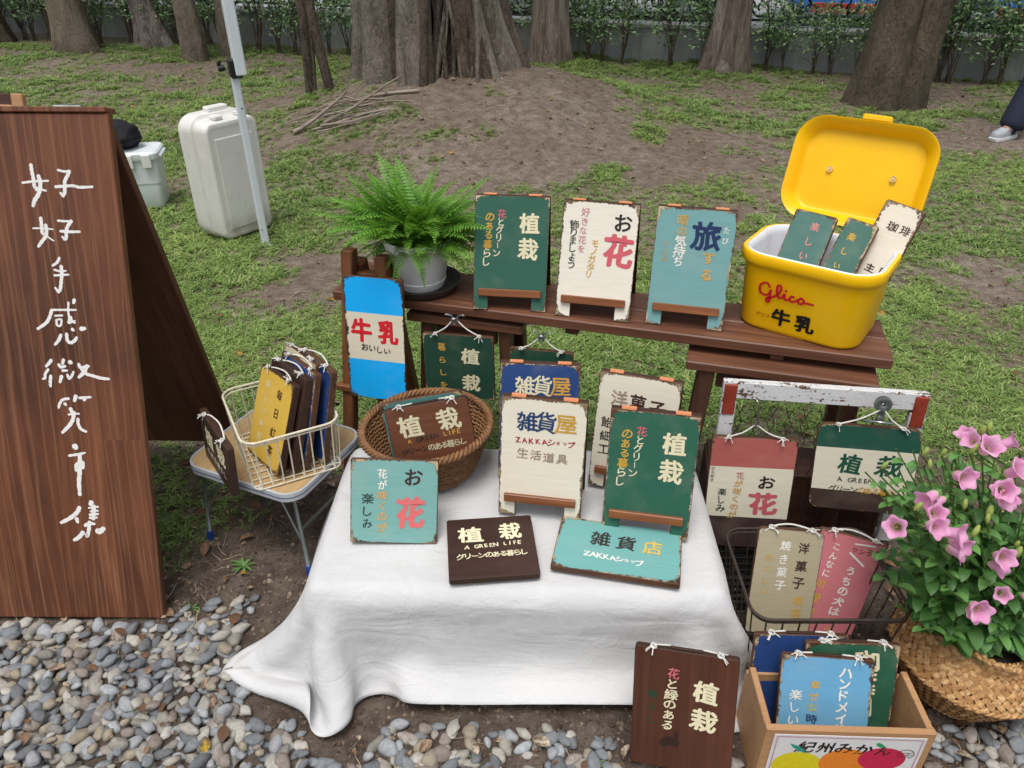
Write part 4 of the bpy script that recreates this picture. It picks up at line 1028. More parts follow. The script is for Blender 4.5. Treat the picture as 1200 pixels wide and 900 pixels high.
# tricolour signs on the window frame
def t_h1(k):
    k.v('お', .70, .385, .1, .22, '3c2424', .024); k.v('花', .685, .585, .1, .36, 'c8606a', .044); k.v('花が咲くのが', .375, .335, .072, .105, ['c98080']+['c79a45']*5, .018, du=-.008); k.v('楽しみ', .185, .49, .075, .115, '2f3f2f', .016); k.v('ひらめき', .045, .28, .035, .05, '2a2622', .01)
h1 = board((.497, 1.531, .119), -6.2, 8.5, 1.1, .208, .318, [(0, 'b4625c'), (.26, 'e2dcc6'), (.715, '41312f')], 'pink, cream and brown sign hanging from a wire hook on the old window frame', th=.014, wear=.45, text=t_h1)
clip_and_cords(h1, .208, .318, (-.005, -.002, .040), 'hook')
def t_h2(k):
    k.h('植栽', .36, .74, .44, .25, '1f5440', .026, dz=.0); k.h('A GREEN LIFE', .28, .84, .63, .075, '2b2b28', .012); k.h('グリーンのある暮らし', .22, .86, .745, .085, ['2b2b28']*4+['cf9a3c']*6, .014)
h2 = board((.745, 1.516, .262), -14.1, 8, 4.0, .231, .232, [(0, '235446'), (.265, 'e2dcc6'), (.765, '43332f')], 'green, cream and brown sign with rounded corners behind the pink bellflowers', th=.014, wear=.5, text=t_h2, r=.020)
clip_and_cords(h2, .231, .232, (.02, .004, .048), 'none')
mb = MB(); mb.lathe([(.004, -.006), (.016, -.007), (.020, -.003), (.019, .004), (.012, .006), (.004, .003)], 24); o = mb.build('suction_hook', M_steel, h2, 60); o.matrix_local = Matrix.Translation((.02, .004, .290)) @ Matrix.Rotation(PI/2, 4, 'X')
mb = MB(); mb.box((.020, .010, .262), (.016, .008, .045), .002); mb.build('hook_plate', M_steel, h2)
mb = MB(); mb.tube([(-.02, -.006, .250), (.045, -.008, .247)], .0032, 8); mb.build('pin', M_wireclip, h2, 180)
# dark board leaning on the cloth at the front
def t_f(k):
    k.v('植栽', .70, .30, .235, .27, creamtx, .034, rot=-3); k.v('花と緑のある', .385, .185, .088, .125, [pk]+[creamtx]*5, .022, du=-.006); k.v('暮らし', .2, .38, .11, .1, '2f4a35', .02)
    k.stroke([(-.034, .062), (-.026, .068), (-.014, .066)], .020, '33241f'); k.stroke([(-.012, .072), (-.010, .090)], .008, '33241f')
board((.247, .984, .022), -16, 15.5, 4.5, .203, .278, None, 'dark brown sign with a knot and white cord leaning on the front of the cloth', th=.016, mat=brv, edge=E_dark, text=t_f, r=.007, cords='flat')
# in the crate
board((.508, 1.062, .0235), -3, 13.0, 1.0, .190, .240, [(0, '24427a')], 'navy blue sign at the back left of the fruit crate', th=.012, wear=.9, cords='flat')
def t_c(k): k.v('珈琲時間', .66, .16, .155, .27, creamtx, .030)
board((.608, 1.030, .0235), -4.3, 15.5, 1.6, .190, .243, [(0, '2a5f47')], 'green sign with coffee lettering at the right of the fruit crate', th=.012, wear=1.1, text=t_c, cords='flat')
def t_l(k):
    k.v('ハンドメイド', .70, .13, .105, .155, wh, .024); k.v('幸せな時', .385, .26, .105, .125, [ye, ye, 'b9b36a', '26365e'], .018); k.v('楽しい', .19, .36, .12, .13, wh, .018)
board((.545, .985, .0235), -6.9, 20.5, 1.2, .183, .243, [(0, '6aa7cc')], 'light blue handmade sign at the front of the fruit crate', th=.013, wear=1.2, text=t_l, cords='flat')
# in the brown wire basket
def t_w1(k):
    k.v('洋菓子', .72, .16, .165, .19, '4a342c', .022); k.v('焼き菓子', .44, .15, .125, .17, wh, .022); k.v('おいしい', .22, .27, .11, .13, 'c9a356', .014); k.v('喫茶', .76, .66, .12, .18, 'c9a356', .022)
board((.548, 1.270, .088), -3, 20, -3.5, .150, .262, [(0, 'b0a68a')], 'beige sign with white and brown lettering standing in the brown wire basket', th=.013, wear=.5, text=t_w1, under='7c6f58', under2='d2cbb4', cords='short', r=.010)
def t_w2(k):
    k.v('うちの犬は', .62, .31, .10, .16, wh, .026); k.v('こんなに', .30, .13, .085, .125, wh, .018); k.v('可愛い', .28, .50, .13, .16, ye, .020); k.v('どう', .62, .80, .1, .13, ye, .016)
    k.h('ワンワン', .56, .88, .115, .085, '6d2f3a', .020); k.stroke([(.006, .252), (.050, .258)], .004, wh, False); k.stroke([(.002, .228), (.042, .205)], .0045, wh, False)
board((.642, 1.278, .088), -4.3, 18, -13.5, .158, .268, [(0, 'cf7a80')], 'pink sign with white lettering leaning to the right in the brown wire basket', th=.014, wear=.45, text=t_w2, under='8a4a40', under2='a8776a', cords='short')

# ---------------------------------------------------------------- signs in the cream wire basket
def t_y(k): k.v('毎日紅茶', .66, .19, .21, .17, '4a2d1e', .018); k.v('楽しい時間', .30, .16, .15, .13, 'e3dbae', .012)
L0 = Vector((-.722, 1.722, .2895)); ly = -50
Rz = Matrix.Rotation(math.radians(ly), 3, 'Z')
def off(dx, dy, dz=0): return tuple(L0+Rz @ Vector((dx, dy, dz)))
board(off(0, 0), ly, 22, 4.5, .182, .245, [(0, 'd8b24a')], 'yellow sign at the front of the cream wire basket', th=.020, wear=.8, text=t_y, edge=E_dark, cords='short', under='6d4f28', under2='8a6a35')
board(off(.005, .036), ly, 19.5, 4, .185, .255, None, 'dark brown sign behind the yellow one in the cream wire basket', th=.024, mat=dkw, edge=E_dark, cords='short')
board(off(.006, .072), ly, 17, 3, .188, .262, [(0, '25467e')], 'blue sign with rusty edge, third in the cream wire basket', th=.017, wear=1.4, edge=E_wood, cords='short')
board(off(-.022, .100), ly, 15, 2, .175, .268, [(0, 'd8cfae')], 'cream sign, fourth in the cream wire basket, mostly covered by others', th=.012, wear=.8, cords='flat')
board(off(.020, .124), ly, 13, 0, .178, .270, [(0, '24427a')], 'navy blue sign, hindmost and tallest in the cream wire basket', th=.018, wear=1.3, edge=E_wood, cords='short')
def t_lb(k): k.h('植栽', .3, .72, .38, .3, creamtx, .03); k.h('のある暮らし', .2, .8, .72, .11, creamtx, .018)
board((-.826, 1.698, .288), -53, 3, -5, .20, .155, None, 'dark brown sign hanging outside the left of the cream wire basket', th=.018, mat=dkw, edge=E_dark, text=t_lb, cords='short')
# signs inside the cooler
def t_k1(k): k.v('楽しいがある', .58, .14, .15, .22, ['d08a86']*3+[wh]*3, .020)
def t_k2(k): k.v('楽しいグリ', .40, .17, .15, .24, [ye]*3+[wh]*2, .022)
def t_k3(k): k.h('珈琲', .45, .78, .19, .26, '4a3630', .020, sh=.0); k.h('主日', .45, .78, .55, .24, '4a3630', .026)
KC = Vector((.775, 1.845, BZ)); KY = math.radians(-36); KM = Matrix.Translation(KC) @ Matrix.Rotation(KY, 4, 'Z')
def kb(x, y, z, yaw, lean, roll, W, H, bands, label, text, **k):
    p = KM @ Vector((x, y, z)); return board(tuple(p), math.degrees(KY)+yaw, lean, roll, W, H, bands, label, text=text, **k)
kb(-.115, -.055, .045, 1, 33, -3, .108, .262, [(0, '4a7268')], 'dull green sign, leftmost in the yellow cooler', t_k1, th=.014, wear=.8)
kb(-.010, -.045, .045, -4, 31, -6, .080, .262, [(0, '456f62')], 'narrow dull green sign in the middle of the yellow cooler', t_k2, th=.014, wear=1.0)
kb(.045, .005, .045, -4, 27, -8, .098, .305, [(0, 'e6dcc8')], 'cream sign with coffee character, rightmost in the yellow cooler', t_k3, th=.014, wear=1.1, under2='8d7a62')
# ---------------------------------------------------------------- big folding sign board at the left
g = G('stained_pine_board'); o = g.obj(); s = g.xyz(o)
wob = g.math('MULTIPLY', g.math('SUBTRACT', g.noise(g.scale(o, (2, 1, 1.0)), 1.5, 2), .5), .03)
pid = g.math('FLOOR', g.math('DIVIDE', g.math('ADD', s[0], 3.02), .092))
pz = g.math('FLOOR', g.math('ADD', g.math('DIVIDE', s[2], 9.47), g.math('MULTIPLY', pid, .37)))
cell = g.n('TexWhiteNoise', {'Vector': g.n('CombineXYZ', {0: pid, 1: pz}).outputs[0]}).outputs['Value']
cell2 = g.n('TexWhiteNoise', {'Vector': g.n('CombineXYZ', {0: pz, 1: pid, 2: 4.0}).outputs[0]}).outputs['Value']
off = g.n('CombineXYZ', {0: g.math('MULTIPLY', cell, 40.0), 1: 0.0, 2: g.math('MULTIPLY', cell2, 30.0)}).outputs[0]
v = g.n('VectorMath', {0: o, 1: off}, operation='ADD').outputs[0]
gr = g.noise(g.scale(v, (17, 10, 1.1)), 1.0, 5, .6, 1.2); fi = g.noise(g.scale(v, (130, 40, 3.2)), 1.0, 3, .6)
wv = g.n('TexWave', {'Vector': g.scale(v, (6, 3, .55)), 'Scale': 2.2, 'Distortion': 15.0, 'Detail': 3.0, 'Detail Scale': .5}, bands_direction='X').outputs[1]
c = g.ramp(gr, [(.28, '341d14'), (.50, '583523'), (.72, '805238')])
c = g.mix(g.mr(wv, .80, 1.0, 0, .38), c, lin('9c6c4c')); c = g.mix(g.mr(fi, .58, .72, 0, .45), c, lin('a77d5f')); c = g.mix(g.mr(fi, .42, .28, 0, .5), c, lin('33201a'))
c = g.mix(g.mr(cell2, 0, 1, 0, .22), c, lin('4a2b1e')); big = g.noise(o, 4, 4); c = g.mix(g.mr(big, .5, .7, 0, .4), c, lin('33201a'))
jl = g.math('ABSOLUTE', g.math('SUBTRACT', g.math('FRACT', g.math('DIVIDE', g.math('ADD', s[0], 3.02), .092)), .5))
c = g.mix(g.mr(jl, .485, .5, 0, .6), c, lin('1f110c'))
vor = g.n('TexVoronoi', {'Vector': g.scale(o, (4.6, 1, 2.1), (.3, 0, .15)), 'Scale': 1.0, 'Randomness': .9}); kd = vor.outputs['Distance']
c = g.mix(g.mr(kd, .20, .05, 0, .5), c, lin('4a2c1c')); c = g.mix(g.mr(kd, .060, .045, 0, .8), c, lin('24120c'))
c = g.mix(g.mr(g.noise(o, 2.2, 5), .40, .62, 0, .35), c, lin('8a5236'))
nick = g.noise(o, 45, 5, .7); c = g.mix(g.math('GREATER_THAN', nick, .745), c, lin('c39a6c'))
g.bump(g.math('ADD', g.math('ADD', gr, g.math('MULTIPLY', fi, .6)), g.math('MULTIPLY', wv, .3)), .35, .002)
W_pine = g.fin(c, g.mr(fi, .3, .7, .34, .5), 0, .4)
AM = frame((-1.481, 1.382, .012), -.3, 17.6, -.2, .6)
sb = thing('folding_sign_board', 'tall dark brown folding sign board with white hand-brushed market name at the left', 'sign board', M=AM)
AH = 1.228; mb = MB(); mb.prism([(-.3, 0), (.3, 0), (.3, AH-.012), (-.3, AH-.012)], 0, .024, .003, 0, 0, 0); mb.build('front_panel', W_pine, sb, 30)
W_pinein = M_wood('stained_pine_inside', '432b20', '7d543c', 2, .55, .6)
mb = MB(); mb.prism([(-.285, -AH+.055), (.275, -AH+.055), (.275, -.02), (-.285, -.02)], 0, .022, .003, 0, 0, 0)
o = mb.build('back_panel', W_pinein, sb, 30); o.matrix_local = Matrix.Translation((0, .028, AH)) @ Matrix.Rotation(math.radians(33.5), 4, 'X')
M_whitep = M_plain('pale_strip', 'd8d4cc', .6)
mb = MB(); mb.box((0, .020, AH-.005), (.594, .05, .012), .002); mb.build('top_rail', W_pine, sb)
mb = MB(); mb.box((-.05, -.002, AH-.006), (.31, .004, .006), .0008); mb.build('top_strip', M_whitep, sb)
for x in (-.2, .2): mb = MB(); mb.tube([(x-.03, .030, AH+.002), (x+.03, .030, AH+.002)], .006, 10); mb.build('hinge', M_steel, sb, 60)
W_pineedge = W_pinein
BRUSH = [(0.006,[(0.1193,1.1167),(0.1194,1.104),(0.1205,1.0882),(0.1206,1.0705),(0.1246,1.0683)]),
(0.004,[(0.0955,1.0789),(0.1195,1.0819),(0.1525,1.0833)]),
(0.007,[(0.1325,1.0927),(0.1345,1.0801),(0.1326,1.0684),(0.1267,1.0538),(0.1167,1.0411),(0.1118,1.0297)]),
(0.004,[(0.1236,1.0632),(0.1356,1.0643),(0.1446,1.0621)]),
(0.004,[(0.1774,1.1065),(0.1904,1.1034),(0.2014,1.1044)]),
(0.0061,[(0.2014,1.1035),(0.1965,1.094),(0.1895,1.0832),(0.1876,1.0708),(0.1856,1.0582),(0.1817,1.0509)]),
(0.005,[(0.1817,1.0509),(0.1766,1.0572)]),
(0.005,[(0.1676,1.0707),(0.1836,1.0718),(0.2066,1.0729),(0.2206,1.0698),(0.2486,1.0709)]),
(0.006,[(0.1249,1.0022),(0.125,0.9918),(0.1241,0.9709),(0.1271,0.9687)]),
(0.003,[(0.105,0.9803),(0.125,0.9804),(0.149,0.9783)]),
(0.006,[(0.134,0.9868),(0.1341,0.976),(0.1311,0.9637),(0.1192,0.95),(0.1112,0.9405)]),
(0.003,[(0.1291,0.9687),(0.1351,0.9615),(0.1472,0.953)]),
(0.004,[(0.1629,0.9973),(0.176,0.9962),(0.192,0.9962)]),
(0.006,[(0.192,0.9962),(0.182,0.9838),(0.1781,0.9721),(0.1761,0.9595),(0.1722,0.9563)]),
(0.005,[(0.1722,0.9563),(0.1681,0.9616)]),
(0.005,[(0.1661,0.9743),(0.1861,0.9731),(0.2081,0.9732)]),
(0.005,[(0.1544,0.9144),(0.1484,0.9049),(0.1375,0.8976)]),
(0.004,[(0.1405,0.8881),(0.1525,0.885),(0.1655,0.886)]),
(0.004,[(0.1386,0.8755),(0.1536,0.8765),(0.1706,0.8775)]),
(0.006,[(0.1565,0.8955),(0.1556,0.8787),(0.1516,0.8607),(0.1477,0.8451),(0.1428,0.8378)]),
(0.0051,[(0.1428,0.8378),(0.1367,0.847)]),
(0.004,[(0.121,0.7966),(0.138,0.7967),(0.159,0.7968),(0.177,0.7969)]),
(0.006,[(0.121,0.7957),(0.1141,0.7798),(0.1041,0.7662),(0.0832,0.7525)]),
(0.004,[(0.128,0.7831),(0.144,0.7841)]),
(0.0041,[(0.1291,0.7736),(0.1292,0.7609),(0.1372,0.761),(0.1401,0.7746),(0.1291,0.7736)]),
(0.004,[(0.1619,0.8136),(0.159,0.7927),(0.1591,0.7769),(0.1551,0.7674)]),
(0.005,[(0.1631,0.7801),(0.1641,0.7716),(0.1701,0.7675)]),
(0.004,[(0.1571,0.7664),(0.1711,0.7716)]),
(0.007,[(0.1759,0.819),(0.1739,0.8137)]),
(0.006,[(0.1343,0.7379),(0.1283,0.7265),(0.1184,0.716)]),
(0.006,[(0.1483,0.7402),(0.1483,0.7253),(0.1554,0.7203),(0.1653,0.7257),(0.1703,0.7327)]),
(0.006,[(0.1632,0.7516),(0.1652,0.7497)]),
(0.0081,[(0.1842,0.753),(0.1912,0.754)]),
(0.006,[(0.1036,0.6782),(0.0986,0.6719),(0.0906,0.6643)]),
(0.005,[(0.0937,0.6561),(0.0857,0.6456),(0.0838,0.6361),(0.0788,0.6339)]),
(0.006,[(0.0978,0.6403),(0.0948,0.6267),(0.0939,0.6162)]),
(0.006,[(0.1206,0.6676),(0.1246,0.6625),(0.1346,0.6645)]),
(0.006,[(0.1326,0.6793),(0.1296,0.6708)]),
(0.008,[(0.1476,0.6741),(0.1496,0.6731)]),
(0.005,[(0.1277,0.654),(0.1377,0.6541)]),
(0.007,[(0.1228,0.6394),(0.1178,0.6268)]),
(0.005,[(0.1377,0.6436),(0.1398,0.6351),(0.1468,0.6405),(0.1527,0.651)]),
(0.006,[(0.1676,0.6688),(0.1707,0.6615),(0.1896,0.6648)]),
(0.007,[(0.1856,0.6648),(0.1777,0.6511),(0.1638,0.6384)]),
(0.006,[(0.1727,0.6574),(0.1787,0.648),(0.1968,0.6417),(0.2148,0.6364),(0.2328,0.6343)]),
(0.0051,[(0.132,0.586),(0.119,0.5838),(0.1101,0.5742),(0.1061,0.5638)]),
(0.006,[(0.1221,0.5733),(0.1241,0.5711)]),
(0.008,[(0.15,0.5912),(0.1461,0.5817)]),
(0.005,[(0.159,0.5881),(0.172,0.5891),(0.185,0.5901)]),
(0.008,[(0.17,0.5859),(0.169,0.584)]),
(0.007,[(0.1342,0.5608),(0.1352,0.5544)]),
(0.004,[(0.1282,0.5471),(0.1392,0.5491),(0.1522,0.5492)]),
(0.007,[(0.1402,0.5523),(0.1363,0.5355),(0.1264,0.5209),(0.1075,0.5028)]),
(0.006,[(0.1483,0.5355),(0.1473,0.5251),(0.1524,0.5115),(0.1634,0.5052)]),
(0.012,[(0.1326,0.4671),(0.1337,0.4652)]),
(0.005,[(0.1158,0.4443),(0.1337,0.4472),(0.1537,0.4517)]),
(0.006,[(0.1279,0.4073),(0.1299,0.4222),(0.1458,0.4274),(0.1449,0.4128)]),
(0.008,[(0.1407,0.4463),(0.1389,0.4223),(0.135,0.4001),(0.1301,0.3751),(0.1283,0.3447)]),
(0.008,[(0.1224,0.3099),(0.1155,0.2982),(0.0976,0.2835),(0.0736,0.2711)]),
(0.0081,[(0.1126,0.2804),(0.1136,0.2732)]),
(0.01,[(0.1534,0.3237),(0.1514,0.3195)]),
(0.004,[(0.1464,0.31),(0.1694,0.3133)]),
(0.004,[(0.1495,0.3006),(0.1675,0.3029)]),
(0.005,[(0.1465,0.292),(0.1665,0.2943)]),
(0.005,[(0.1456,0.2838),(0.1626,0.2848)]),
(0.009,[(0.1584,0.3132),(0.1536,0.2816)]),
(0.007,[(0.1317,0.2638),(0.1426,0.2692),(0.1537,0.268)]),
(0.007,[(0.1426,0.2721),(0.1387,0.2524),(0.1328,0.2353),(0.1308,0.2397)]),
(0.008,[(0.1228,0.2448),(0.1118,0.2324),(0.0999,0.225)]),
(0.011,[(0.1608,0.2491),(0.1658,0.2481),(0.1747,0.2555)])]
ink = Ink(.6, AH, y=-.0008)
for w, P in BRUSH: ink.stroke([(x, z-.010) for x, z in P] if len(P) > 1 else P, [w*1.30*(1 if i < len(P)-1 else .8) for i in range(len(P))], 'e9e6e2')
ink.done(sb)

# ---------------------------------------------------------------- yellow cooler
g = G('yellow_plastic'); o = g.obj(); n = g.noise(o, 5, 4); n2 = g.noise(o, 220, 2); g.bump(n2, .12, .001)
M_yel = g.fin(g.mix(g.mr(n, .3, .7), lin('f9bd00'), lin('ffcb08')), .36, 0, .4); g.set(g.b.inputs['Subsurface Weight'], 0.0)
M_liner = M_plain('white_liner_plastic', 'dfe3ea', .3, 0, .05, 8, .03)
co = thing('cooler_box', 'yellow plastic milk cooler box with open lid and three signs inside, on the bench end', 'cooler', M=KM)
def rings(mb, L, mi=0, capb=True, capt=False, n=7):
    """L = [(W, D, r, z)...] rounded rectangle rings"""
    o = len(mb.v); m = None; F = []
    for (w, d, r, z) in L:
        P = rrect(w, d, r, n); m = len(P); mb.v += [(p[0], p[1], z) for p in P]
    for i in range(len(L)-1):
        for k in range(m): a = o+i*m; F.append((a+k, a+(k+1) % m, a+m+(k+1) % m, a+m+k))
    if capb: F.append(tuple(o+k for k in range(m))[::-1])
    if capt: F.append(tuple(o+(len(L)-1)*m+k for k in range(m)))
    mb.f += F; mb.mi += [mi]*len(F)
KH = .205
mb = MB(); rings(mb, [(.292, .212, .055, .0), (.304, .224, .060, .004), (.310, .230, .062, .012), (.328, .246, .068, KH-.042), (.330, .248, .068, KH-.036), (.346, .264, .074, KH-.030), (.352, .270, .077, KH-.022), (.352, .270, .077, KH-.006), (.348, .266, .076, KH-.001), (.340, .258, .073, KH), (.332, .250, .070, KH-.001)])
mb.build('body', M_yel, co, 50)
mb = MB(); rings(mb, [(.3325, .2505, .070, KH-.0016), (.326, .244, .067, KH+.0015), (.316, .234, .062, KH-.001), (.306, .224, .058, KH-.018), (.284, .202, .05, .050), (.26, .18, .04, .040), (.05, .04, .015, .040)], capb=False, capt=True)
mb.build('liner', M_liner, co, 60)
mb = MB(); mb.box((-.02, -.103, .004), (.10, .014, .008), .002); mb.build('foot', M_yel, co)
LM = Matrix.Translation((0, .142, KH+.004)) @ Matrix.Rotation(math.radians(-19), 4, 'X')     # lid stands up, leaning back; local x right, z up, y backwards
mb = MB(); LW, LH = .355, .268
def zr(w, h, r, y, n=8): return [(p[0], y, p[1]+LH/2+.012) for p in rrect(w, h, r, n)]
L = [(LW-.030, LH-.030, .058, .012), (LW-.012, LH-.012, .066, .002), (LW-.002, LH-.002, .072, .000), (LW, LH, .073, .004), (LW, LH, .073, .014), (LW-.012, LH-.012, .068, .022), (LW-.040, LH-.040, .058, .040), (LW-.075, LH-.075, .045, .050), (.05, .04, .015, .052)]
o_ = 0; F = []
V = []
for (w, h_, r, y) in L: V += zr(w, h_, r, y)
m = len(zr(1, 1, .1, 0))
for i in range(len(L)-1):
    for k in range(m): F.append((i*m+k, i*m+(k+1) % m, (i+1)*m+(k+1) % m, (i+1)*m+k))
F.append(tuple((len(L)-1)*m+k for k in range(m)))
mb.add(V, F); 
L2 = [(LW-.030, LH-.030, .058, .012), (LW-.046, LH-.046, .052, .020), (LW-.058, LH-.056, .048, .034), (LW-.075, LH-.072, .042, .0375), (LW-.10, LH-.095, .035, .0362), (.05, .04, .015, .0362)]
V = []; F = []
for (w, h_, r, y) in L2: V += zr(w, h_, r, y)
for i in range(len(L2)-1):
    for k in range(m): F.append((i*m+k, (i+1)*m+k, (i+1)*m+(k+1) % m, i*m+(k+1) % m))
F.append(tuple((len(L2)-1)*m+k for k in range(m))[::-1]); mb.add(V, F)
ld = mb.build('lid', M_yel, co, 60); ld.matrix_local = LM
mb = MB(); mb.box((.01, .008, LH+.018), (.072, .018, .016), .004); q = mb.build('latch_tab', M_yel, ld)
M_screw = M_plain('cream_screw_cap', 'e6c88e', .5)
for x in (-.075, .085):
    mb = MB(); mb.lathe([(.0001, .010), (.003, .010), (.0035, .006), (.0075, .008), (.0082, .002), (.0082, 0)], 20, M=Matrix.Translation((x, .0362, .150)) @ Matrix.Rotation(PI/2, 4, 'X')); mb.build('screw_cap', M_screw, ld, 50)
for x in (-.09, .09): mb = MB(); mb.tube([(x-.03, .137, KH+.001), (x+.03, .137, KH+.001)], .008, 12); mb.build('hinge', M_yel, co, 60)
tilt = math.radians(6.2); FM = Matrix.Translation((0, -.1128, 0)) @ Matrix.Rotation(tilt*1.0, 4, 'X')
ink = Ink(.3, .2, y=-.0012); red = 'c9102a'
GL = [[(-0.0745, 0.126), (-0.0809, 0.134), (-0.0895, 0.134), (-0.0989, 0.125), (-0.0989, 0.111), (-0.0931, 0.103), (-0.0831, 0.101), (-0.0745, 0.106), (-0.0709, 0.117)],
[(-0.0695, 0.117), (-0.0709, 0.103), (-0.0709, 0.091), (-0.0737, 0.083), (-0.0787, 0.086), (-0.0773, 0.094), (-0.0681, 0.097), (-0.0565, 0.105)],
[(-0.0565, 0.105), (-0.0487, 0.115), (-0.0445, 0.127), (-0.0473, 0.136), (-0.0537, 0.134), (-0.0551, 0.121), (-0.0509, 0.108), (-0.0459, 0.102), (-0.0387, 0.106), (-0.0351, 0.115)],
[(-0.0337, 0.116), (-0.0337, 0.105), (-0.0287, 0.101), (-0.0223, 0.104)], [(-0.0323, 0.126)],
[(-0.0101, 0.114), (-0.0165, 0.114), (-0.0201, 0.105), (-0.0151, 0.1), (-0.0065, 0.103), (-0.0001, 0.109)],
[(0.0085, 0.116), (0.0021, 0.109), (0.0043, 0.101), (0.0135, 0.102), (0.0157, 0.111), (0.0085, 0.116)], [(0.0171, 0.105), (0.0265, 0.106), (0.0393, 0.106)]]
for P in GL: ink.stroke([(x*.97, z+.002) for x, z in P], .0060, red)
ink.put('牛', -.033, .050, .048, '17151a', .045, jit=.2, sx=1.05); ink.put('乳', .027, .048, .048, '17151a', .045, jit=.2, sx=1.05)
for i, ch in enumerate('グリコ'): ink.put(ch, -.092+i*.012, .046, .012, 'b06a10' if 0 else 'b5431c', .02, jit=.2)
le = ink.done(co); le.matrix_local = FM

# ---------------------------------------------------------------- round wicker basket on the cloth
M_wick = M_wood('wicker_cane', '5c3d26', 'a87b52', 0, .6, 3, streak='c0966a'); M_wickd = M_plain('wicker_stake', '6f4c30', .6, 0, .25, 90, .3)
wb = thing('wicker_basket', 'round brown wicker basket on the white cloth holding a tilted brown sign', 'basket', M=Matrix.Translation((-.212, 1.632, ZT)) @ Matrix.Rotation(math.radians(-3), 4, 'Y'))
NS = 40; H_b = .122
def br(z): t = z/H_b; return .114+.045*t**.8
mb = MB()
for j in range(23):
    z = .004+j*(H_b-.010)/22; n = NS*6; P = []
    for i in range(n):
        a = 2*PI*i/n; r = br(z)+.0030*math.cos(a*NS/2+(PI if j % 2 else 0)); P.append((r*math.cos(a), r*math.sin(a), z+.0006*math.sin(a*9+j)))
    mb.tube(P, .0031, 5, closed=True)
mb.build('woven_wall', M_wick, wb, 180, kind='stuff')
mb = MB()
for i in range(NS):
    a = 2*PI*i/NS; mb.tube([(br(z)*math.cos(a), br(z)*math.sin(a), z) for z in np.linspace(0, H_b, 5)], .0026, 5)
mb.build('stakes', M_wickd, wb, kind='stuff')
mb = MB()
for s_ in range(3):
    n = 300; P = []
    for i in range(n):
        a = 2*PI*i/n; ph = a*26+s_*2*PI/3; R_ = br(H_b)+.003+.0065*math.cos(ph); P.append((R_*math.cos(a), R_*math.sin(a), H_b+.001+.0065*math.sin(ph)))
    mb.tube(P, .0050, 6, closed=True)
mb.build('braided_rim', M_wick, wb, 180)
mb = MB(); mb.lathe([(.0001, .003), (.05, .004), (.114, .004)], 40); mb.build('base', M_wickd, wb)

# ---------------------------------------------------------------- fern in a white pot
M_potw = M_plain('white_pot_plastic', 'edeeed', .45, 0, .06, 9, .05); M_sauc = M_plain('brown_saucer', '3f3732', .5, 0, .12, 20); M_soil = M_plain('potting_soil', '2a211b', .95, 0, .4, 120, .8)
fx, fy = -.262, 2.068
pot = thing('flower_pot', 'white plastic pot holding the green fern at the left end of the plank', 'pot', loc=(fx, fy, BZ+.0085))
mb = MB(); mb.lathe([(.001, .0), (.066, .0), (.069, .006), (.073, .022), (.0735, .0235), (.0715, .0250), (.0725, .027), (.088, .118), (.0885, .120), (.095, .121), (.097, .124), (.097, .142), (.0955, .145), (.092, .1445), (.088, .138), (.082, .125), (.001, .125)], 64)
mb.build('body', M_potw, pot, 40); mb = MB(); mb.lathe([(.001, .134), (.05, .136), (.0865, .132)], 32, fn=lambda r, z, a: (r, z+.002*math.sin(a*5+r*90))); mb.build('soil', M_soil, pot, 180)
mb = MB(); mb.lathe([(.094, .128), (.112, .140), (.113, .143), (.094, .134)], 20, fn=lambda r, z, a: (r if abs(((a-.35+PI) % (2*PI))-PI) < .33 else .0935, z)); mb.build('lug', M_potw, pot, 50)
sc_ = MB(); sc_.lathe([(.001, 0), (.094, 0), (.100, .004), (.112, .024), (.113, .027), (.110, .0275), (.104, .010), (.096, .006), (.001, .006)], 64); so = sc_.build('plant_saucer', M_sauc, None, 40); so.location = (fx+.004, fy-.004, BZ+.0015); so['label'] = 'dark brown round saucer under the white fern pot'; so['category'] = 'saucer'
g = G('fern_green'); r = g.n('NewGeometry').outputs['Random Per Island']; at = g.n('Attribute', attribute_name='tip').outputs['Fac']
c = g.mix(at, g.ramp(r, [(0, '1d4c16'), (.6, '3d7820'), (1, '629a36')]), lin('8cbe4a')); g.fin(c, .5, 0, .4)
tr = g.n('BsdfTranslucent', {'Color': g.mix(.5, c, lin('8fc23a'))}); mx = g.n('MixShader', {0: .38, 1: g.b.outputs[0], 2: tr.outputs[0]}); g.t.links.new(mx.outputs[0], g.out.inputs[0]); M_fern = g.m
fern = thing('fern', 'bushy bright green fern growing in the white pot', 'fern', loc=(fx, fy, BZ+.1425))
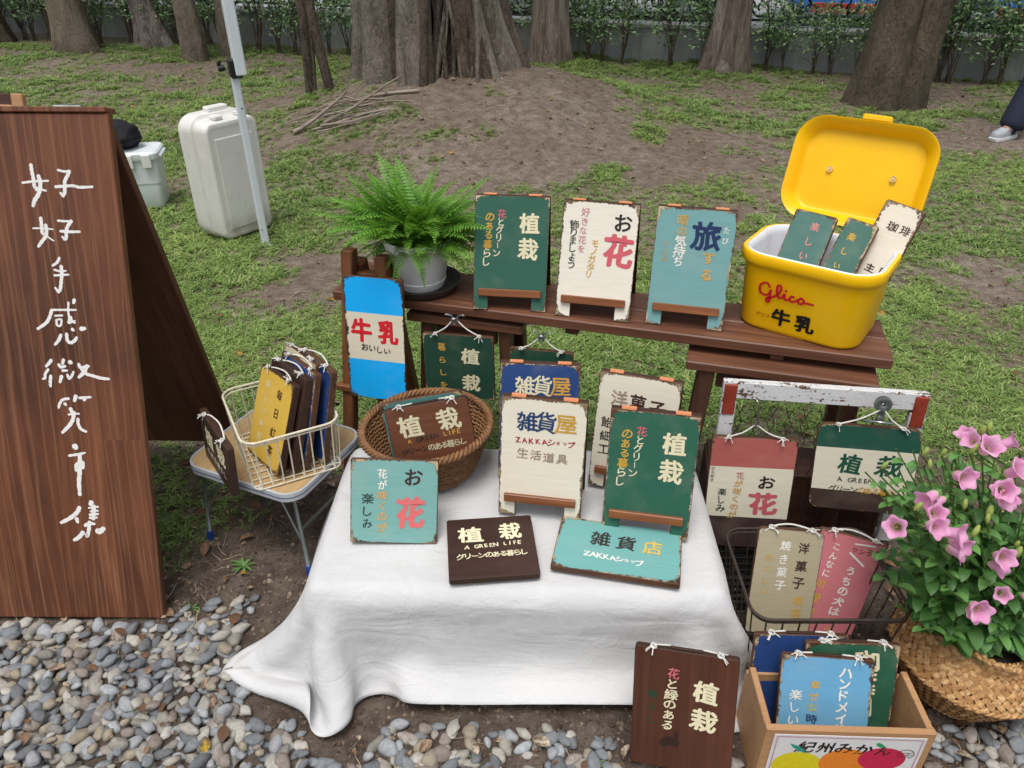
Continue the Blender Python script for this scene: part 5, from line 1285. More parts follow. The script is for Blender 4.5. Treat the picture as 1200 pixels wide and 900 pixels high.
def frond(rs, az, el, L, droop, w):
    V = []; F = []; T = []; d = Vector((math.cos(az)*math.cos(el), math.sin(az)*math.cos(el), math.sin(el))); p = Vector((rs.uniform(-.04, .04), rs.uniform(-.04, .04), -.008)); N = 26; P = []
    side0 = Vector((-math.sin(az), math.cos(az), 0)); tw = rs.uniform(-.5, .5)
    for i in range(N+1):
        P.append(p.copy()); p = p+d*(L/N); d = (d+Vector((0, 0, -droop/N*(.5+i/N)))+side0*rs.uniform(-.012, .012)).normalized()
    mb_ = MB(); mb_.tube(P, [.0016*(1-.7*i/N) for i in range(N+1)], 4); V += mb_.v; F += mb_.f; T += [.2]*len(mb_.v)
    for i in range(2, N+1):
        t = i/N; dd = (P[i]-P[i-1]).normalized(); up = side0.cross(dd).normalized(); up = Matrix.Rotation(tw*t, 3, dd) @ up; sd_ = dd.cross(up)
        l = w*(math.sin(PI*min(1, t*1.02)**.62)**.8)*(1.0 if t < .92 else .6)+.003
        for s_ in (-1, 1):
            a = P[i]; dr = (sd_*s_+dd*.35+up*rs.uniform(-.15, .15)).normalized(); b = dd*(L/N*.43); o = len(V)
            mid = a+dr*l*.55+up*(.05*l); tip = a+dr*l-Vector((0, 0, l*.22))+dd*l*.10
            V += [a-b*.6, a+b*.6, mid+b*.95, tip, mid-b*.85]; F += [(o, o+1, o+2, o+4), (o+4, o+2, o+3)]; T += [t*.5, t*.5, t*.6, .5+t*.5, t*.6]
    return V, F, T
rs = random.Random(11)
for i in range(250):
    az = rs.uniform(0, 2*PI); k = rs.random(); el = math.radians(5+66*k**1.25); L = rs.uniform(.14, .30)*(1.05-.25*k)*(1.0 if k > .4 else .92)
    if k < .22: el = math.radians(rs.uniform(-5, 18)); L *= .8
    if math.sin(az) < -.2 and k < .5: el += .45; L *= .8
    if math.cos(az) < -.3: L *= 1.12
    V, F, T = frond(rs, az, el, L, rs.uniform(.5, 1.6), rs.uniform(.022, .038))
    me = bpy.data.meshes.new('frond'); me.from_pydata([tuple(v) for v in V], [], F); me.materials.append(M_fern); a = me.attributes.new('tip', 'FLOAT', 'POINT'); a.data.foreach_set('value', T); me.polygons.foreach_set('use_smooth', [True]*len(F)); link('frond', me, fern)
for az, el, L, dr in ((-1.95, 25, .19, 2.9), (-1.30, 25, .17, 3.0), (-.75, 28, .22, 2.2), (-2.5, 15, .20, 2.0), (-.35, 32, .27, 1.3), (3.0, 18, .30, .9)):
    V, F, T = frond(rs, az, math.radians(el), L, dr, .017)
    me = bpy.data.meshes.new('frond'); me.from_pydata([tuple(v) for v in V], [], F); me.materials.append(M_fern); a = me.attributes.new('tip', 'FLOAT', 'POINT'); a.data.foreach_set('value', T); link('frond', me, fern)

# ---------------------------------------------------------------- belly basket with bellflowers
g = G('seagrass'); o = g.obj(); r = g.n('NewGeometry').outputs['Random Per Island']; n = g.noise(g.scale(o, (1, 1, 1)), 120, 4, .6)
c = g.mix(g.mr(n, .35, .65), g.ramp(r, [(0, 'a87c4c'), (.5, 'cda26c'), (1, 'e3c08c')]), lin('94693f')); g.bump(n, .4, .002); M_sea = g.fin(c, .65, 0, .25)
M_seab = M_plain('seagrass_dark', '6e4c2c', .8, 0, .2, 60)
BX, BY = 1.013, 1.185
bb = thing('belly_basket', 'woven seagrass basket with a twisted handle on the pebbles, holding the pink bellflowers', 'basket', M=Matrix.Translation((BX, BY, .012)) @ Matrix.Rotation(math.radians(6), 4, 'Y'))
prof = [(.001, .0), (.085, .0), (.100, .006), (.125, .040), (.150, .082), (.160, .100), (.161, .106), (.156, .114), (.140, .134), (.118, .158), (.104, .176), (.100, .186), (.097, .184), (.100, .165), (.12, .14)]
mb = MB(); mb.lathe([(r-.004 if r > .02 else r, z) for r, z in prof], 48); mb.build('lining', M_seab, bb, 60)
pr = prof[2:12]; Ls = [0]
for i in range(1, len(pr)): Ls.append(Ls[-1]+math.dist(pr[i], pr[i-1]))
def onb(s, a):
    r = np.interp(s, Ls, [p[0] for p in pr]); z = np.interp(s, Ls, [p[1] for p in pr]); r2 = np.interp(s+.002, Ls, [p[0] for p in pr]); z2 = np.interp(s+.002, Ls, [p[1] for p in pr]); r1 = np.interp(max(0, s-.002), Ls, [p[0] for p in pr]); z1 = np.interp(max(0, s-.002), Ls, [p[1] for p in pr])
    tn = Vector(((r2-r1), 0, (z2-z1))).normalized(); nn = Vector((tn.z, 0, -tn.x)); Ra = Matrix.Rotation(a, 3, 'Z')
    return Ra @ Vector((r, 0, z)), Ra @ tn, Ra @ Vector((0, 1, 0)), Ra @ nn
mb = MB(); rs = random.Random(4); rows = 21
for j in range(rows):
    s = Ls[-1]*(j+.5)/rows; n = 46
    for i in range(n):
        a = 2*PI*(i+.5*(j % 2))/n; p, tn, tg, nn = onb(s, a); lean = .62*(1 if j % 2 else -1)+rs.uniform(-.12, .12)
        d = (tg*math.cos(lean)+tn*math.sin(lean)); e = nn.cross(d).normalized(); l = .0118*(p.xy.length/.13)*rs.uniform(.95, 1.12); w = .0058*rs.uniform(.9, 1.1); o = len(mb.v); h0, h1 = -.001, .0035
        mb.add([p-d*l-e*w*.6+nn*h0, p-d*l+e*w*.6+nn*h0, p-d*l*.3-e*w+nn*h1, p-d*l*.3+e*w+nn*h1, p+d*l*.4-e*w+nn*h1*.9, p+d*l*.4+e*w+nn*h1*.9, p+d*l-e*w*.6+nn*h0, p+d*l+e*w*.6+nn*h0], [(0, 2, 3, 1), (2, 4, 5, 3), (4, 6, 7, 5)])
mb.build('plaited_wall', M_sea, bb, 180, kind='stuff')
for (z_, r_) in ((.104, .162), (.186, .101), (.004, .098)):
    mb = MB(); 
    for s_ in range(2): mb.tube([((r_+.0032*math.cos(a*30+s_*PI))*math.cos(a), (r_+.0032*math.cos(a*30+s_*PI))*math.sin(a), z_+.0032*math.sin(a*30+s_*PI)) for a in np.linspace(0, 2*PI, 220)[:-1]], .0033, 5, closed=True)
    mb.build('braided_edge', M_sea, bb, 180)
for sd_, a0 in ((1, -PI/2-.28), (-1, PI/2)):
    Q = catmull([(.094*math.cos(a0-.50), .094*math.sin(a0-.50), .178), (.108*math.cos(a0-.42), .108*math.sin(a0-.42), .200), (.122*math.cos(a0-.15), .122*math.sin(a0-.15), .206), (.124*math.cos(a0+.15), .124*math.sin(a0+.15), .202), (.116*math.cos(a0+.42), .116*math.sin(a0+.42), .190), (.094*math.cos(a0+.52), .094*math.sin(a0+.52), .172)], 12)
    mb = MB()
    for s_ in range(2):
        P = []
        for i, q in enumerate(Q): P.append(Vector(q)+Vector((.0042*math.cos(i*.55+s_*PI), 0, .0042*math.sin(i*.55+s_*PI))))
        mb.tube(P, .0048, 6)
    mb.build('handle', M_sea, bb, 180)
ip = MB(); ip.lathe([(.001, .175), (.05, .177), (.094, .173)], 32); ip.build('soil', M_soil, bb, 180)
# bellflowers
g = G('bellflower_leaf'); r = g.n('NewGeometry').outputs['Random Per Island']; c = g.ramp(r, [(0, '44703a'), (.55, '6a9c50'), (1, '98be70')]); g.fin(c, .45, 0, .45)
tr = g.n('BsdfTranslucent', {'Color': g.mix(.5, c, lin('7fae3f'))}); mx = g.n('MixShader', {0: .2, 1: g.b.outputs[0], 2: tr.outputs[0]}); g.t.links.new(mx.outputs[0], g.out.inputs[0]); M_bl = g.m
M_stem = M_plain('bellflower_stem', '5f7c3a', .5); M_bud = M_plain('bellflower_bud', 'a9bd62', .5, 0, .2, 40)
g = G('bellflower_petal'); o = g.obj(); n = g.noise(o, 40, 4); at = g.n('Attribute', attribute_name='depth').outputs['Fac']
c = g.mix(at, g.mix(g.mr(n, .3, .7), lin('ee9ccd'), lin('f9cbe7')), lin('e6dcae')); g.fin(c, .5, 0, .3)
tr = g.n('BsdfTranslucent', {'Color': c}); mx = g.n('MixShader', {0: .35, 1: g.b.outputs[0], 2: tr.outputs[0]}); g.t.links.new(mx.outputs[0], g.out.inputs[0]); M_pet = g.m
def bell_mesh(L, R, seed):
    rs = random.Random(seed); n = 40; prof_ = [(.10, .0), (.42, .06), (.60, .22), (.62, .45), (.66, .68), (.84, .86), (1.14, .97), (1.30, .965)]; V = []; T = []
    for (r, z) in prof_:
        for k in range(n):
            a = 2*PI*k/n; lob = math.cos(5*a); f = 1+(.16*lob if z > .8 else .03*lob)*(z**3); zz = z*L+(.05*L*lob*(z > .8))+.010*L*math.sin(a*13+seed)*(z > .8); V.append((r*R*f*math.cos(a), r*R*f*math.sin(a), zz)); T.append(max(0, 1-z*2.6))
    F = [(i*n+k, i*n+(k+1) % n, (i+1)*n+(k+1) % n, (i+1)*n+k) for i in range(len(prof_)-1) for k in range(n)]
    F.append(tuple(range(n))[::-1])
    me = bpy.data.meshes.new('bell'); me.from_pydata(V, [], F); me.materials.append(M_pet); a = me.attributes.new('depth', 'FLOAT', 'POINT'); a.data.foreach_set('value', T); me.polygons.foreach_set('use_smooth', [True]*len(F)); return me
bells = [bell_mesh(.037, .0155, s_) for s_ in range(3)]
cup = MB(); cup.lathe([(.0012, -.012), (.0045, -.006), (.006, .001), (.004, .004)], 12, fn=lambda r, z, a: (r*(1+.15*math.cos(5*a)), z)); cup_m = cup.mesh('calyx', M_bl, 180)
for_s = MB(); for_s.tube([(0, 0, .002), (0, 0, .022)], [.0016, .0011], 6); style_m = for_s.mesh('style', M_bud, 180)
bud = MB(); bud.lathe([(.001, -.006), (.005, .0), (.0075, .010), (.0068, .022), (.0035, .032), (.0008, .036)], 12, fn=lambda r, z, a: (r*(1+.12*math.cos(5*a)), z)); bud_m = bud.mesh('bud', M_bud, 180)
bf = thing('bellflower_plant', 'leafy bellflower plant with pink bell blossoms growing out of the seagrass basket', 'plant', loc=(BX, BY, .185))
rs = random.Random(23)
def leafV(p, d, up, L, w, cur):
    V = []; F = []; N = 5; sd_ = d.cross(up).normalized(); q = Vector(p); dd = Vector(d)
    for i in range(N+1):
        t = i/N; ww = w*math.sin(PI*min(.98, .10+.88*t))**.8*(1 if t < 1 else .05); u_ = sd_.cross(dd).normalized()
        V += [q-sd_*ww+u_*ww*.25, q-u_*0, q+sd_*ww+u_*ww*.25]; q = q+dd*(L/N); dd = (dd+Vector((0, 0, -cur/N))).normalized()
    for i in range(N):
        for k in (0, 1): a = i*3+k; F.append((a, a+1, a+4, a+3))
    return V, F
def stalk(base, tip, n_leaf, nm='stalk'):
    base = Vector(base); tip = Vector(tip); mid = (base+tip)/2+Vector((rs.uniform(-.02, .02), rs.uniform(-.02, .02), .03)); P = catmull([base, mid, tip], 8)
    mb_ = MB(); mb_.tube(P, [.0032*(1-.5*i/16) for i in range(17)], 6); st_ = mb_.build('stem', M_stem, bf, 180)
    lf = MB()
    for i in range(n_leaf):
        t = .08+.90*i/n_leaf; p = P[min(16, int(t*16))]; a = i*2.4+rs.uniform(-.4, .4); d = Vector((math.cos(a), math.sin(a), .45+.5*t)).normalized(); L = rs.uniform(.045, .080)*(1.05-.55*t); V, F = leafV(p, d, Vector((0, 0, 1)), L, L*.24, rs.uniform(.9, 2.2)); lf.add(V, F)
    lf.build('foliage', M_bl, bf, 180, kind='stuff')
    return P
def put(me, name, p, d, k=1.0):
    d = Vector(d).normalized(); o = link(name, me, bf); o.matrix_local = Matrix.Translation(p) @ d.to_track_quat('Z', 'Y').to_matrix().to_4x4() @ Matrix.Rotation(rs.uniform(0, 6), 4, 'Z') @ Matrix.Scale(k, 4); return o
def bloom(p, d, k=1.0):
    p = Vector(p); o = put(bells[rs.randrange(3)], 'blossom', p, d, k)
    for nm, me in (('calyx', cup_m), ('style', style_m)): q = link(nm, me, o)
TIPS = [(-0.353, -0.085, 0.496, 14), (-0.268, -0.055, 0.502, 12), (-0.234, -0.055, 0.502, 12), (-0.141, -0.005, 0.513, 12), (-0.192, -0.055, 0.432, 12), (-0.232, -0.075, 0.429, 12), (-0.091, -0.035, 0.457, 12), (-0.053, -0.005, 0.464, 12), (-0.306, -0.115, 0.361, 12), (-0.249, -0.115, 0.382, 12), (-0.086, -0.095, 0.276, 12), (-0.324, -0.085, 0.417, 12), (-0.167, -0.085, 0.417, 12), (-0.073, -0.085, 0.417, 12), (-0.28, -0.085, 0.243, 12), (0.032, 0.015, 0.417, 12), (0.114, 0.015, 0.285, 12)]
for (x, y, z, nl) in TIPS: stalk((rs.uniform(-.05, .05), rs.uniform(-.05, .05), -.01), (x, y, z), nl)
for i in range(120):
    z = .04+.43*rs.random()**.8; stalk((rs.uniform(-.06, .06), rs.uniform(-.05, .05), -.01), (rs.uniform(-.32, .13)*(.55+z), rs.uniform(-.14, .12), z), 13)
for (x, y, z, dx, dy, dz, k) in [(-0.206, -0.055, 0.48, 0.1, -0.6, 0.3, 1.0), (-0.253, -0.095, 0.471, -0.9, -0.5, -0.2, 1.0), (-0.322, -0.125, 0.417, -0.5, -0.6, 0.5, 1.0), (-0.268, -0.115, 0.439, 0, -0.7, 0.6, 1.0), (-0.284, -0.145, 0.441, 0.1, -0.9, 0.5, 1.0), (-0.25, -0.135, 0.416, 0.6, -0.6, 0.3, 1.0), (-0.157, -0.035, 0.516, 0, -0.4, 0.6, 1.0), (-0.126, -0.025, 0.522, 0.7, -0.2, 0.5, 1.0), (-0.155, -0.015, 0.518, -0.6, -0.2, 0.5, 1.0), (-0.112, -0.055, 0.478, 0.3, -0.5, 0.8, 1.0), (-0.144, -0.095, 0.475, -0.2, -0.7, 0.6, 1.0), (-0.126, -0.125, 0.349, 0.0, -0.8, 0.5, 1.0), (-0.162, -0.165, 0.264, -0.1, -1, 0.45, 1.0), (-0.135, -0.085, 0.453, 0, -0.8, 0.5, 1.0), (-0.068, -0.155, 0.277, 0.3, -0.8, 0.4, 1.0), (-0.093, -0.035, 0.486, 0.5, -0.5, 0.6, 1.0), (-0.222, -0.125, 0.389, 0.4, -0.9, 0.1, 1.0)]: 
    bloom((x, y, z), (dx, dy, dz), k*rs.uniform(.85, 1.08))
    if rs.random() < .5: bloom((x+rs.uniform(-.03, .03), y+rs.uniform(.0, .03), z-rs.uniform(.01, .04)), (dx+rs.uniform(-.6, .6), dy+rs.uniform(-.2, .3), dz+rs.uniform(-.3, .3)), k*rs.uniform(.7, .95))
    mb_ = MB(); P = catmull([(x*.75+.02, y*.7+.01, z-.06), (x-dx*.012, y-dy*.012, z-.018), (x-dx*.008, y-dy*.008, z-.008*dz)], 4); mb_.tube(P, .0017, 5); mb_.build('stem', M_stem, bf, 180)
for (x, y, z) in [(-0.359, -0.085, 0.519), (-0.274, -0.055, 0.525), (-0.241, -0.055, 0.525), (-0.148, -0.005, 0.536), (-0.137, -0.005, 0.542), (-0.177, -0.035, 0.516), (-0.295, -0.115, 0.449), (-0.201, -0.105, 0.444), (-0.16, -0.115, 0.433), (-0.165, -0.125, 0.428), (-0.095, -0.135, 0.355), (-0.181, -0.125, 0.397), (-0.261, -0.065, 0.504), (-0.095, -0.125, 0.37), (-0.069, -0.015, 0.501)]:
    put(bud_m, 'bud', (x, y, z), (rs.uniform(-.3, .3), rs.uniform(-.4, .1), 1), rs.uniform(.5, .8))
    mb_ = MB(); mb_.tube([(x*.9+.01, y*.9, z-.05), (x, y, z-.004)], .0016, 5); mb_.build('stem', M_stem, bf, 180)
# ---------------------------------------------------------------- things standing on the grass behind
g = G('white_tub_plastic'); o = g.obj(); n = g.noise(o, 4, 6, .7); n2 = g.noise(g.scale(o, (60, 60, 8)), 1.0, 5, .7)
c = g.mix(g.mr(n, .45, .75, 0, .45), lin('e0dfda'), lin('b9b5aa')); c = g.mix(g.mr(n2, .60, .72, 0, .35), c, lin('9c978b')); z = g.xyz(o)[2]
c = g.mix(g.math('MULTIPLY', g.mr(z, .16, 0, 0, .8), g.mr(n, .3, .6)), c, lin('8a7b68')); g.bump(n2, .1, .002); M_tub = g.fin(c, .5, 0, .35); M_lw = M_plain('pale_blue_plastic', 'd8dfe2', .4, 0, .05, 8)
# white pole
po = thing('canopy_pole', 'white metal canopy pole with a black clamp standing on the grass', 'pole', loc=(-1.338, 3.985, gzf(-1.338, 3.985)-.01))
tl = (.045, 0, 1)
M_polew = M_plain('white_powder_coat', 'd3dbe0', .35, 0, .05, 10, .02)
def sq(z0, z1, w, nm, m, k=.006, prn=po):
    mb = MB(); M_ = Matrix.Translation((.012*(z0+z1)/2-.0, 0, (z0+z1)/2)) @ Matrix.Rotation(math.radians(-.7), 4, 'Y') @ Matrix.Rotation(.5, 4, 'Z'); mb.box((0, 0, 0), (w, w, z1-z0), k, 0, M_); return mb.build(nm, m, prn)
sq(.012, .90, .038, 'lower_tube', M_polew); sq(.87, 2.7, .052, 'upper_tube', M_polew); sq(.86, .945, .060, 'clamp', M_blk)
sq(0, .014, .070, 'foot_plate', M_polew)
mb = MB(); mb.lathe([(.001, 0), (.014, 0), (.016, .012), (.013, .03), (.001, .032)], 14, M=Matrix.Translation((-.030, -.030, .91)) @ Matrix.Rotation(math.radians(-100), 4, 'Y') @ Matrix.Rotation(.5, 4, 'X')); mb.build('clamp_knob', M_blk, po, 50)
mb = MB(); mb.box((0, 0, 0), (.012, .03, .02), .003, 0, Matrix.Translation((-.052, -.034, .93))); mb.build('clamp_lever', M_blk, po)
for z in (.10, .72): mb = MB(); mb.lathe([(.0001, .0006), (.005, .0006), (.005, 0)], 12, M=Matrix.Translation((.012*z+.009, -.0232, z)) @ Matrix.Rotation(PI/2, 4, 'X') @ Matrix.Rotation(-.5, 4, 'Y')); mb.build('hole', M_blk, po)
# tub standing on its side
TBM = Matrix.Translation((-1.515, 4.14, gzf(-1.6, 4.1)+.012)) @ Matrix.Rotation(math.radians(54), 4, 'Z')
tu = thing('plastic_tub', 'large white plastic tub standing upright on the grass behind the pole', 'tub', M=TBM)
def ringsY(mb, L, n=8, capA=True, capB=True):
    o = len(mb.v); F = []
    for (w, h, r, y, zc) in L:
        P = rrect(w, h, r, n); m = len(P); mb.v += [(p[0], y, p[1]+zc) for p in P]
    for i in range(len(L)-1):
        for k in range(m): a = o+i*m; F.append((a+k, a+(k+1) % m, a+m+(k+1) % m, a+m+k))
    if capA: F.append(tuple(o+k for k in range(m)))
    if capB: F.append(tuple(o+(len(L)-1)*m+k for k in range(m))[::-1])
    mb.f += F; mb.mi += [0]*len(F)
HT = .64
mb = MB(); ringsY(mb, [(.26, HT-.10, .02, -.105, HT/2-.01), (.29, HT-.065, .03, -.108, HT/2-.01), (.305, HT-.045, .04, -.104, HT/2-.008), (.315, HT-.035, .045, -.092, HT/2-.008), (.325, HT-.030, .05, -.025, HT/2-.006), (.335, HT-.02, .06, -.018, HT/2-.003), (.355, HT, .075, -.012, HT/2), (.36, HT, .08, .0, HT/2), (.36, HT, .085, .085, HT/2), (.350, HT-.012, .08, .098, HT/2), (.33, HT-.03, .075, .104, HT/2), (.02, .2, .01, .10, HT/2)])
mb.build('shell', M_tub, tu, 45)
mb = MB(); mb.box((.0, -.106, HT/2-.02), (.225, .010, HT-.17), .004); mb.build('bottom_panel', M_tub, tu)
mb = MB(); mb.box((-.146, -.098, HT/2-.02), (.014, .012, HT-.13), .004); mb.build('rib', M_lw, tu)
mb = MB(); mb.box((.02, .035, HT+.010), (.12, .05, .03), .006); mb.build('handle_grip', M_tub, tu)
for x in (-.05, .09): mb = MB(); mb.box((x, -.06, HT-.012), (.05, .05, .022), .006); mb.build('handle_notch', M_tub, tu)
# small white box with latches + black bag
BM = Matrix.Translation((-2.235, 4.62, gzf(-2.2, 4.6)+.012)) @ Matrix.Rotation(math.radians(12), 4, 'Z')
wbx = thing('storage_bin', 'small white lidded plastic bin partly hidden behind the brown sign board', 'box', M=BM)
mb = MB(); rings(mb, [(.26, .19, .02, 0), (.275, .205, .025, .01), (.285, .21, .025, .145), (.295, .22, .027, .15), (.30, .225, .03, .275), (.31, .235, .03, .28), (.31, .235, .03, .29), (.28, .2, .02, .29)], capt=True); mb.build('body', M_lw, wbx, 40)
mb = MB(); rings(mb, [(.325, .25, .035, .291), (.33, .255, .037, .30), (.33, .255, .037, .325), (.31, .235, .03, .335), (.05, .05, .01, .337)], capt=True); mb.build('lid', M_lw, wbx, 40)
for x in (.0, .10): mb = MB(); mb.box((x, -.13, .285), (.05, .014, .075), .004); mb.build('latch', M_tub, wbx)
mb = MB(); mb.box((.168, .0, .30), (.02, .16, .02), .004); mb.build('handle', M_lw, wbx)
g = G('black_cloth'); o = g.obj(); n = g.noise(o, 22, 5); g.bump(n, .8, .01); M_bag = g.fin(g.mix(n, lin('0e0e11'), lin('25262b')), .8, 0, .3)
bm = bmesh.new(); bmesh.ops.create_icosphere(bm, subdivisions=4, radius=1)
for v in bm.verts:
    k = 1+.22*fnz(v.co.x*1.6, v.co.y*1.6, v.co.z*1.6+3)+.07*fnz(v.co.x*5, v.co.y*5, v.co.z*5); v.co = Vector((v.co.x*.125*k, v.co.y*.10*k, max(-.07, v.co.z*.085*k)+.07))
me = bpy.data.meshes.new('black_bag'); bm.to_mesh(me); bm.free(); me.materials.append(M_bag); me.polygons.foreach_set('use_smooth', [True]*len(me.polygons))
bg_ = link('cloth_bag', me); bg_.matrix_world = BM @ Matrix.Translation((-.055, .0, .337)); bg_['label'] = 'crumpled black cloth bag lying on the small white bin'; bg_['category'] = 'bag'
# framed board at the left edge
LB_ = frame((-2.17, 2.47, gzf(-1.9, 2.5)), -6, 14, 0, .55)
le_ = thing('framed_board', 'brown framed board with a pale sheet, cut off by the left edge of the photo', 'sign', M=LB_)
mb = MB(); mb.box((-.02, .014, .55), (.50, .010, 1.02), .002); mb.build('backing', W_dark, le_)
for x in (-.255, .255): mb = MB(); mb.box((x, .004, .53), (.04, .024, 1.06), .003); mb.build('stile', W_crate, le_)
for z in (.06, 1.0): mb = MB(); mb.box((0, .005, z), (.468, .022, .05), .003); mb.build('rail', W_crate, le_)
mb = MB(); mb.box((0, .006, .55), (.44, .002, .84), .0005); mb.build('sheet', M_paper, le_)
mb = MB(); mb.bar((0, .36, .03), (0, .030, .98), .03, .02, .003, up=(1, 0, 0)); mb.build('prop_leg', W_crate, le_)

# ---------------------------------------------------------------- the passer-by at the right edge
M_trou = M_plain('navy_trousers', '262a3f', .85, 0, .18, 14, .5); M_shirt = M_plain('grey_tshirt', '7d8288', .85, 0, .1, 14, .4); M_skin = M_plain('skin', 'c49a80', .5, 0, .06, 20, .05); M_hair = M_plain('black_hair', '171312', .5, 0, .3, 60, .5)
M_shoe = M_plain('grey_suede_shoe', 'a3a7ae', .7, 0, .1, 30); M_sole = M_plain('white_sole', 'd9dadb', .5); M_navys = M_plain('navy_shoe_patch', '27304d', .6); M_eye = M_plain('eye_white', 'dddddd', .3); M_iris = M_plain('dark_iris', '20150f', .2)
def skin(name, chains, mat, parent, sub=2):
    """chains: list of lists of (x,y,z,r); vertices with equal coordinates are shared"""
    vs = []; idx = {}; ed = []; rad = []
    for ch in chains:
        pv = None
        for p in ch:
            k = tuple(round(c, 4) for c in p[:3])
            if k not in idx: idx[k] = len(vs); vs.append(p[:3]); rad.append(p[3] if isinstance(p[3], tuple) else (p[3], p[3]))
            if pv is not None and pv != idx[k]: ed.append((pv, idx[k]))
            pv = idx[k]
    me = bpy.data.meshes.new(name); me.from_pydata(vs, ed, []); o = link(name, me)
    m = o.modifiers.new('skin', 'SKIN'); m.use_smooth_shade = True
    me.skin_vertices.new() if not me.skin_vertices else None
    for i, r in enumerate(rad): me.skin_vertices[0].data[i].radius = r; me.skin_vertices[0].data[i].use_root = (i == 0)
    s_ = o.modifiers.new('sub', 'SUBSURF'); s_.levels = sub; s_.render_levels = sub
    bpy.context.view_layer.update(); me2 = bpy.data.meshes.new_from_object(o.evaluated_get(bpy.context.evaluated_depsgraph_get()))
    bpy.data.objects.remove(o); me2.materials.clear(); me2.materials.append(mat); me2.polygons.foreach_set('use_smooth', [True]*len(me2.polygons))
    return link(name, me2, parent)
pz_ = gzf(4.2, 6.25)
pe = thing('person',  'walking person in dark navy trousers and grey white sneakers at the right edge', 'person', loc=(4.24, 6.30, pz_))
pe.rotation_euler = (0, 0, math.radians(28)); pe.location = (4.12, 6.42, pz_)
# walking towards -x : local -x is forward. front (left) leg reaches to x=-.42
fl = [(-.02, -.09, .93), (-.20, -.10, .52), (-.365, -.10, .115)]; bl = [(.02, .09, .93), (.06, .10, .50), (.34, .10, .16)]
body = skin('body', [
    [(0, 0, .95, .13), (0, 0, 1.12, .125), (-.01, 0, 1.30, .14), (-.02, 0, 1.42, .115), (-.03, 0, 1.49, .055), (-.045, 0, 1.56, .055), (-.05, 0, 1.64, (.085, .075)), (-.05, 0, 1.72, (.085, .075))],
    [(-.02, 0, 1.42, .115), (-.01, -.17, 1.41, .055), (.14, -.21, 1.16, .042), (.30, -.23, .98, .032), (.33, -.235, .95, .026)],
    [(-.02, 0, 1.42, .115), (-.01, .17, 1.41, .055), (.10, .21, 1.15, .042), (.22, .22, .97, .032), (.25, .22, .94, .026)],
    [(0, 0, .95, .13), (*fl[0], .085), (*fl[1], .062), (*fl[2], .045), (-.44, -.10, .06, .035)],
    [(0, 0, .95, .13), (*bl[0], .085), (*bl[1], .062), (*bl[2], .045), (.30, .10, .06, .035)]], M_skin, pe)
skin('trousers', [[(0, 0, 1.02, .135), (0, 0, .93, .14), (*fl[0], .115), (-.11, -.095, .72, .105), (*fl[1], .098), (-.285, -.10, .30, .098), (-.35, -.10, .125, .105), (-.372, -.10, .060, .100)],
    [(0, 0, .93, .14), (*bl[0], .115), (.04, .095, .72, .105), (*bl[1], .095), (.20, .10, .32, .092), (.325, .10, .17, .09)]], M_trou, pe)
skin('tshirt', [[(0, 0, 1.0, .145), (0, 0, 1.15, .14), (-.01, 0, 1.30, .155), (-.02, 0, 1.43, .125), (-.028, 0, 1.475, .07)], [(-.02, 0, 1.43, .125), (-.01, -.17, 1.42, .07), (.02, -.20, 1.27, .064)], [(-.02, 0, 1.43, .125), (-.01, .17, 1.42, .07), (-.03, .20, 1.27, .064)]], M_shirt, pe)
for sy, hx, hz in ((-1, .335, .93), (1, .255, .93)):
    y = sy*.235 if sy < 0 else .22
    ch = [[(hx, y, hz, .022), (hx-.012, y, hz-.045, (.030, .014)), (hx-.016, y, hz-.08, (.028, .012))]]
    for k, (dx, L) in enumerate(((-.024, .070), (-.008, .078), (.008, .072), (.022, .058))):
        ch.append([(hx-.016, y, hz-.08, (.028, .012)), (hx-.016+dx, y, hz-.095, .009), (hx-.018+dx, y-sy*.006, hz-.095-L*.5, .008), (hx-.016+dx, y-sy*.016, hz-.095-L*.85, .007)])
    ch.append([(hx-.012, y, hz-.045, (.030, .014)), (hx-.040, y-sy*.008, hz-.065, .009), (hx-.052, y-sy*.014, hz-.095, .008)])
    skin('hand', ch, M_skin, body, 2)
bm = bmesh.new(); bmesh.ops.create_icosphere(bm, subdivisions=4, radius=.105)
for v in bm.verts:
    if v.co.x < -.045 and v.co.z < .055: v.co.x = -.045-(v.co.x+.045)*.1
    v.co.z = max(v.co.z, -.055+.02*fnz(v.co.x*20, v.co.y*20, 0)); v.co *= 1+.05*fnz(v.co.x*18, v.co.y*18, v.co.z*18)
me = bpy.data.meshes.new('hair'); bm.to_mesh(me); bm.free(); me.materials.append(M_hair); me.polygons.foreach_set('use_smooth', [True]*len(me.polygons)); o = link('hair', me, pe); o.location = (-.035, 0, 1.715)
mb = MB(); mb.lathe([(.001, .022), (.006, .018), (.012, .004), (.014, -.004), (.001, -.008)], 10, M=Matrix.Translation((-.132, 0, 1.665)) @ Matrix.Rotation(-PI/2-.5, 4, 'Y')); mb.build('nose', M_skin, body, 180)
for s_ in (-1, 1):
    for nm, m_, r_, dx in (('eye', M_eye, .011, 0), ('iris', M_iris, .0055, -.008)):
        bm = bmesh.new(); bmesh.ops.create_icosphere(bm, subdivisions=2, radius=r_); me = bpy.data.meshes.new(nm); bm.to_mesh(me); bm.free(); me.materials.append(m_); me.polygons.foreach_set('use_smooth', [True]*len(me.polygons)); o = link(nm, me, body); o.location = (-.127+dx, s_*.032, 1.69)
    mb = MB(); mb.lathe([(.001, .008), (.018, .006), (.022, 0), (.012, -.006)], 14, M=Matrix.Translation((-.045, s_*.082, 1.675)) @ Matrix.Rotation(-s_*PI/2, 4, 'X')); mb.build('ear', M_skin, body, 180)
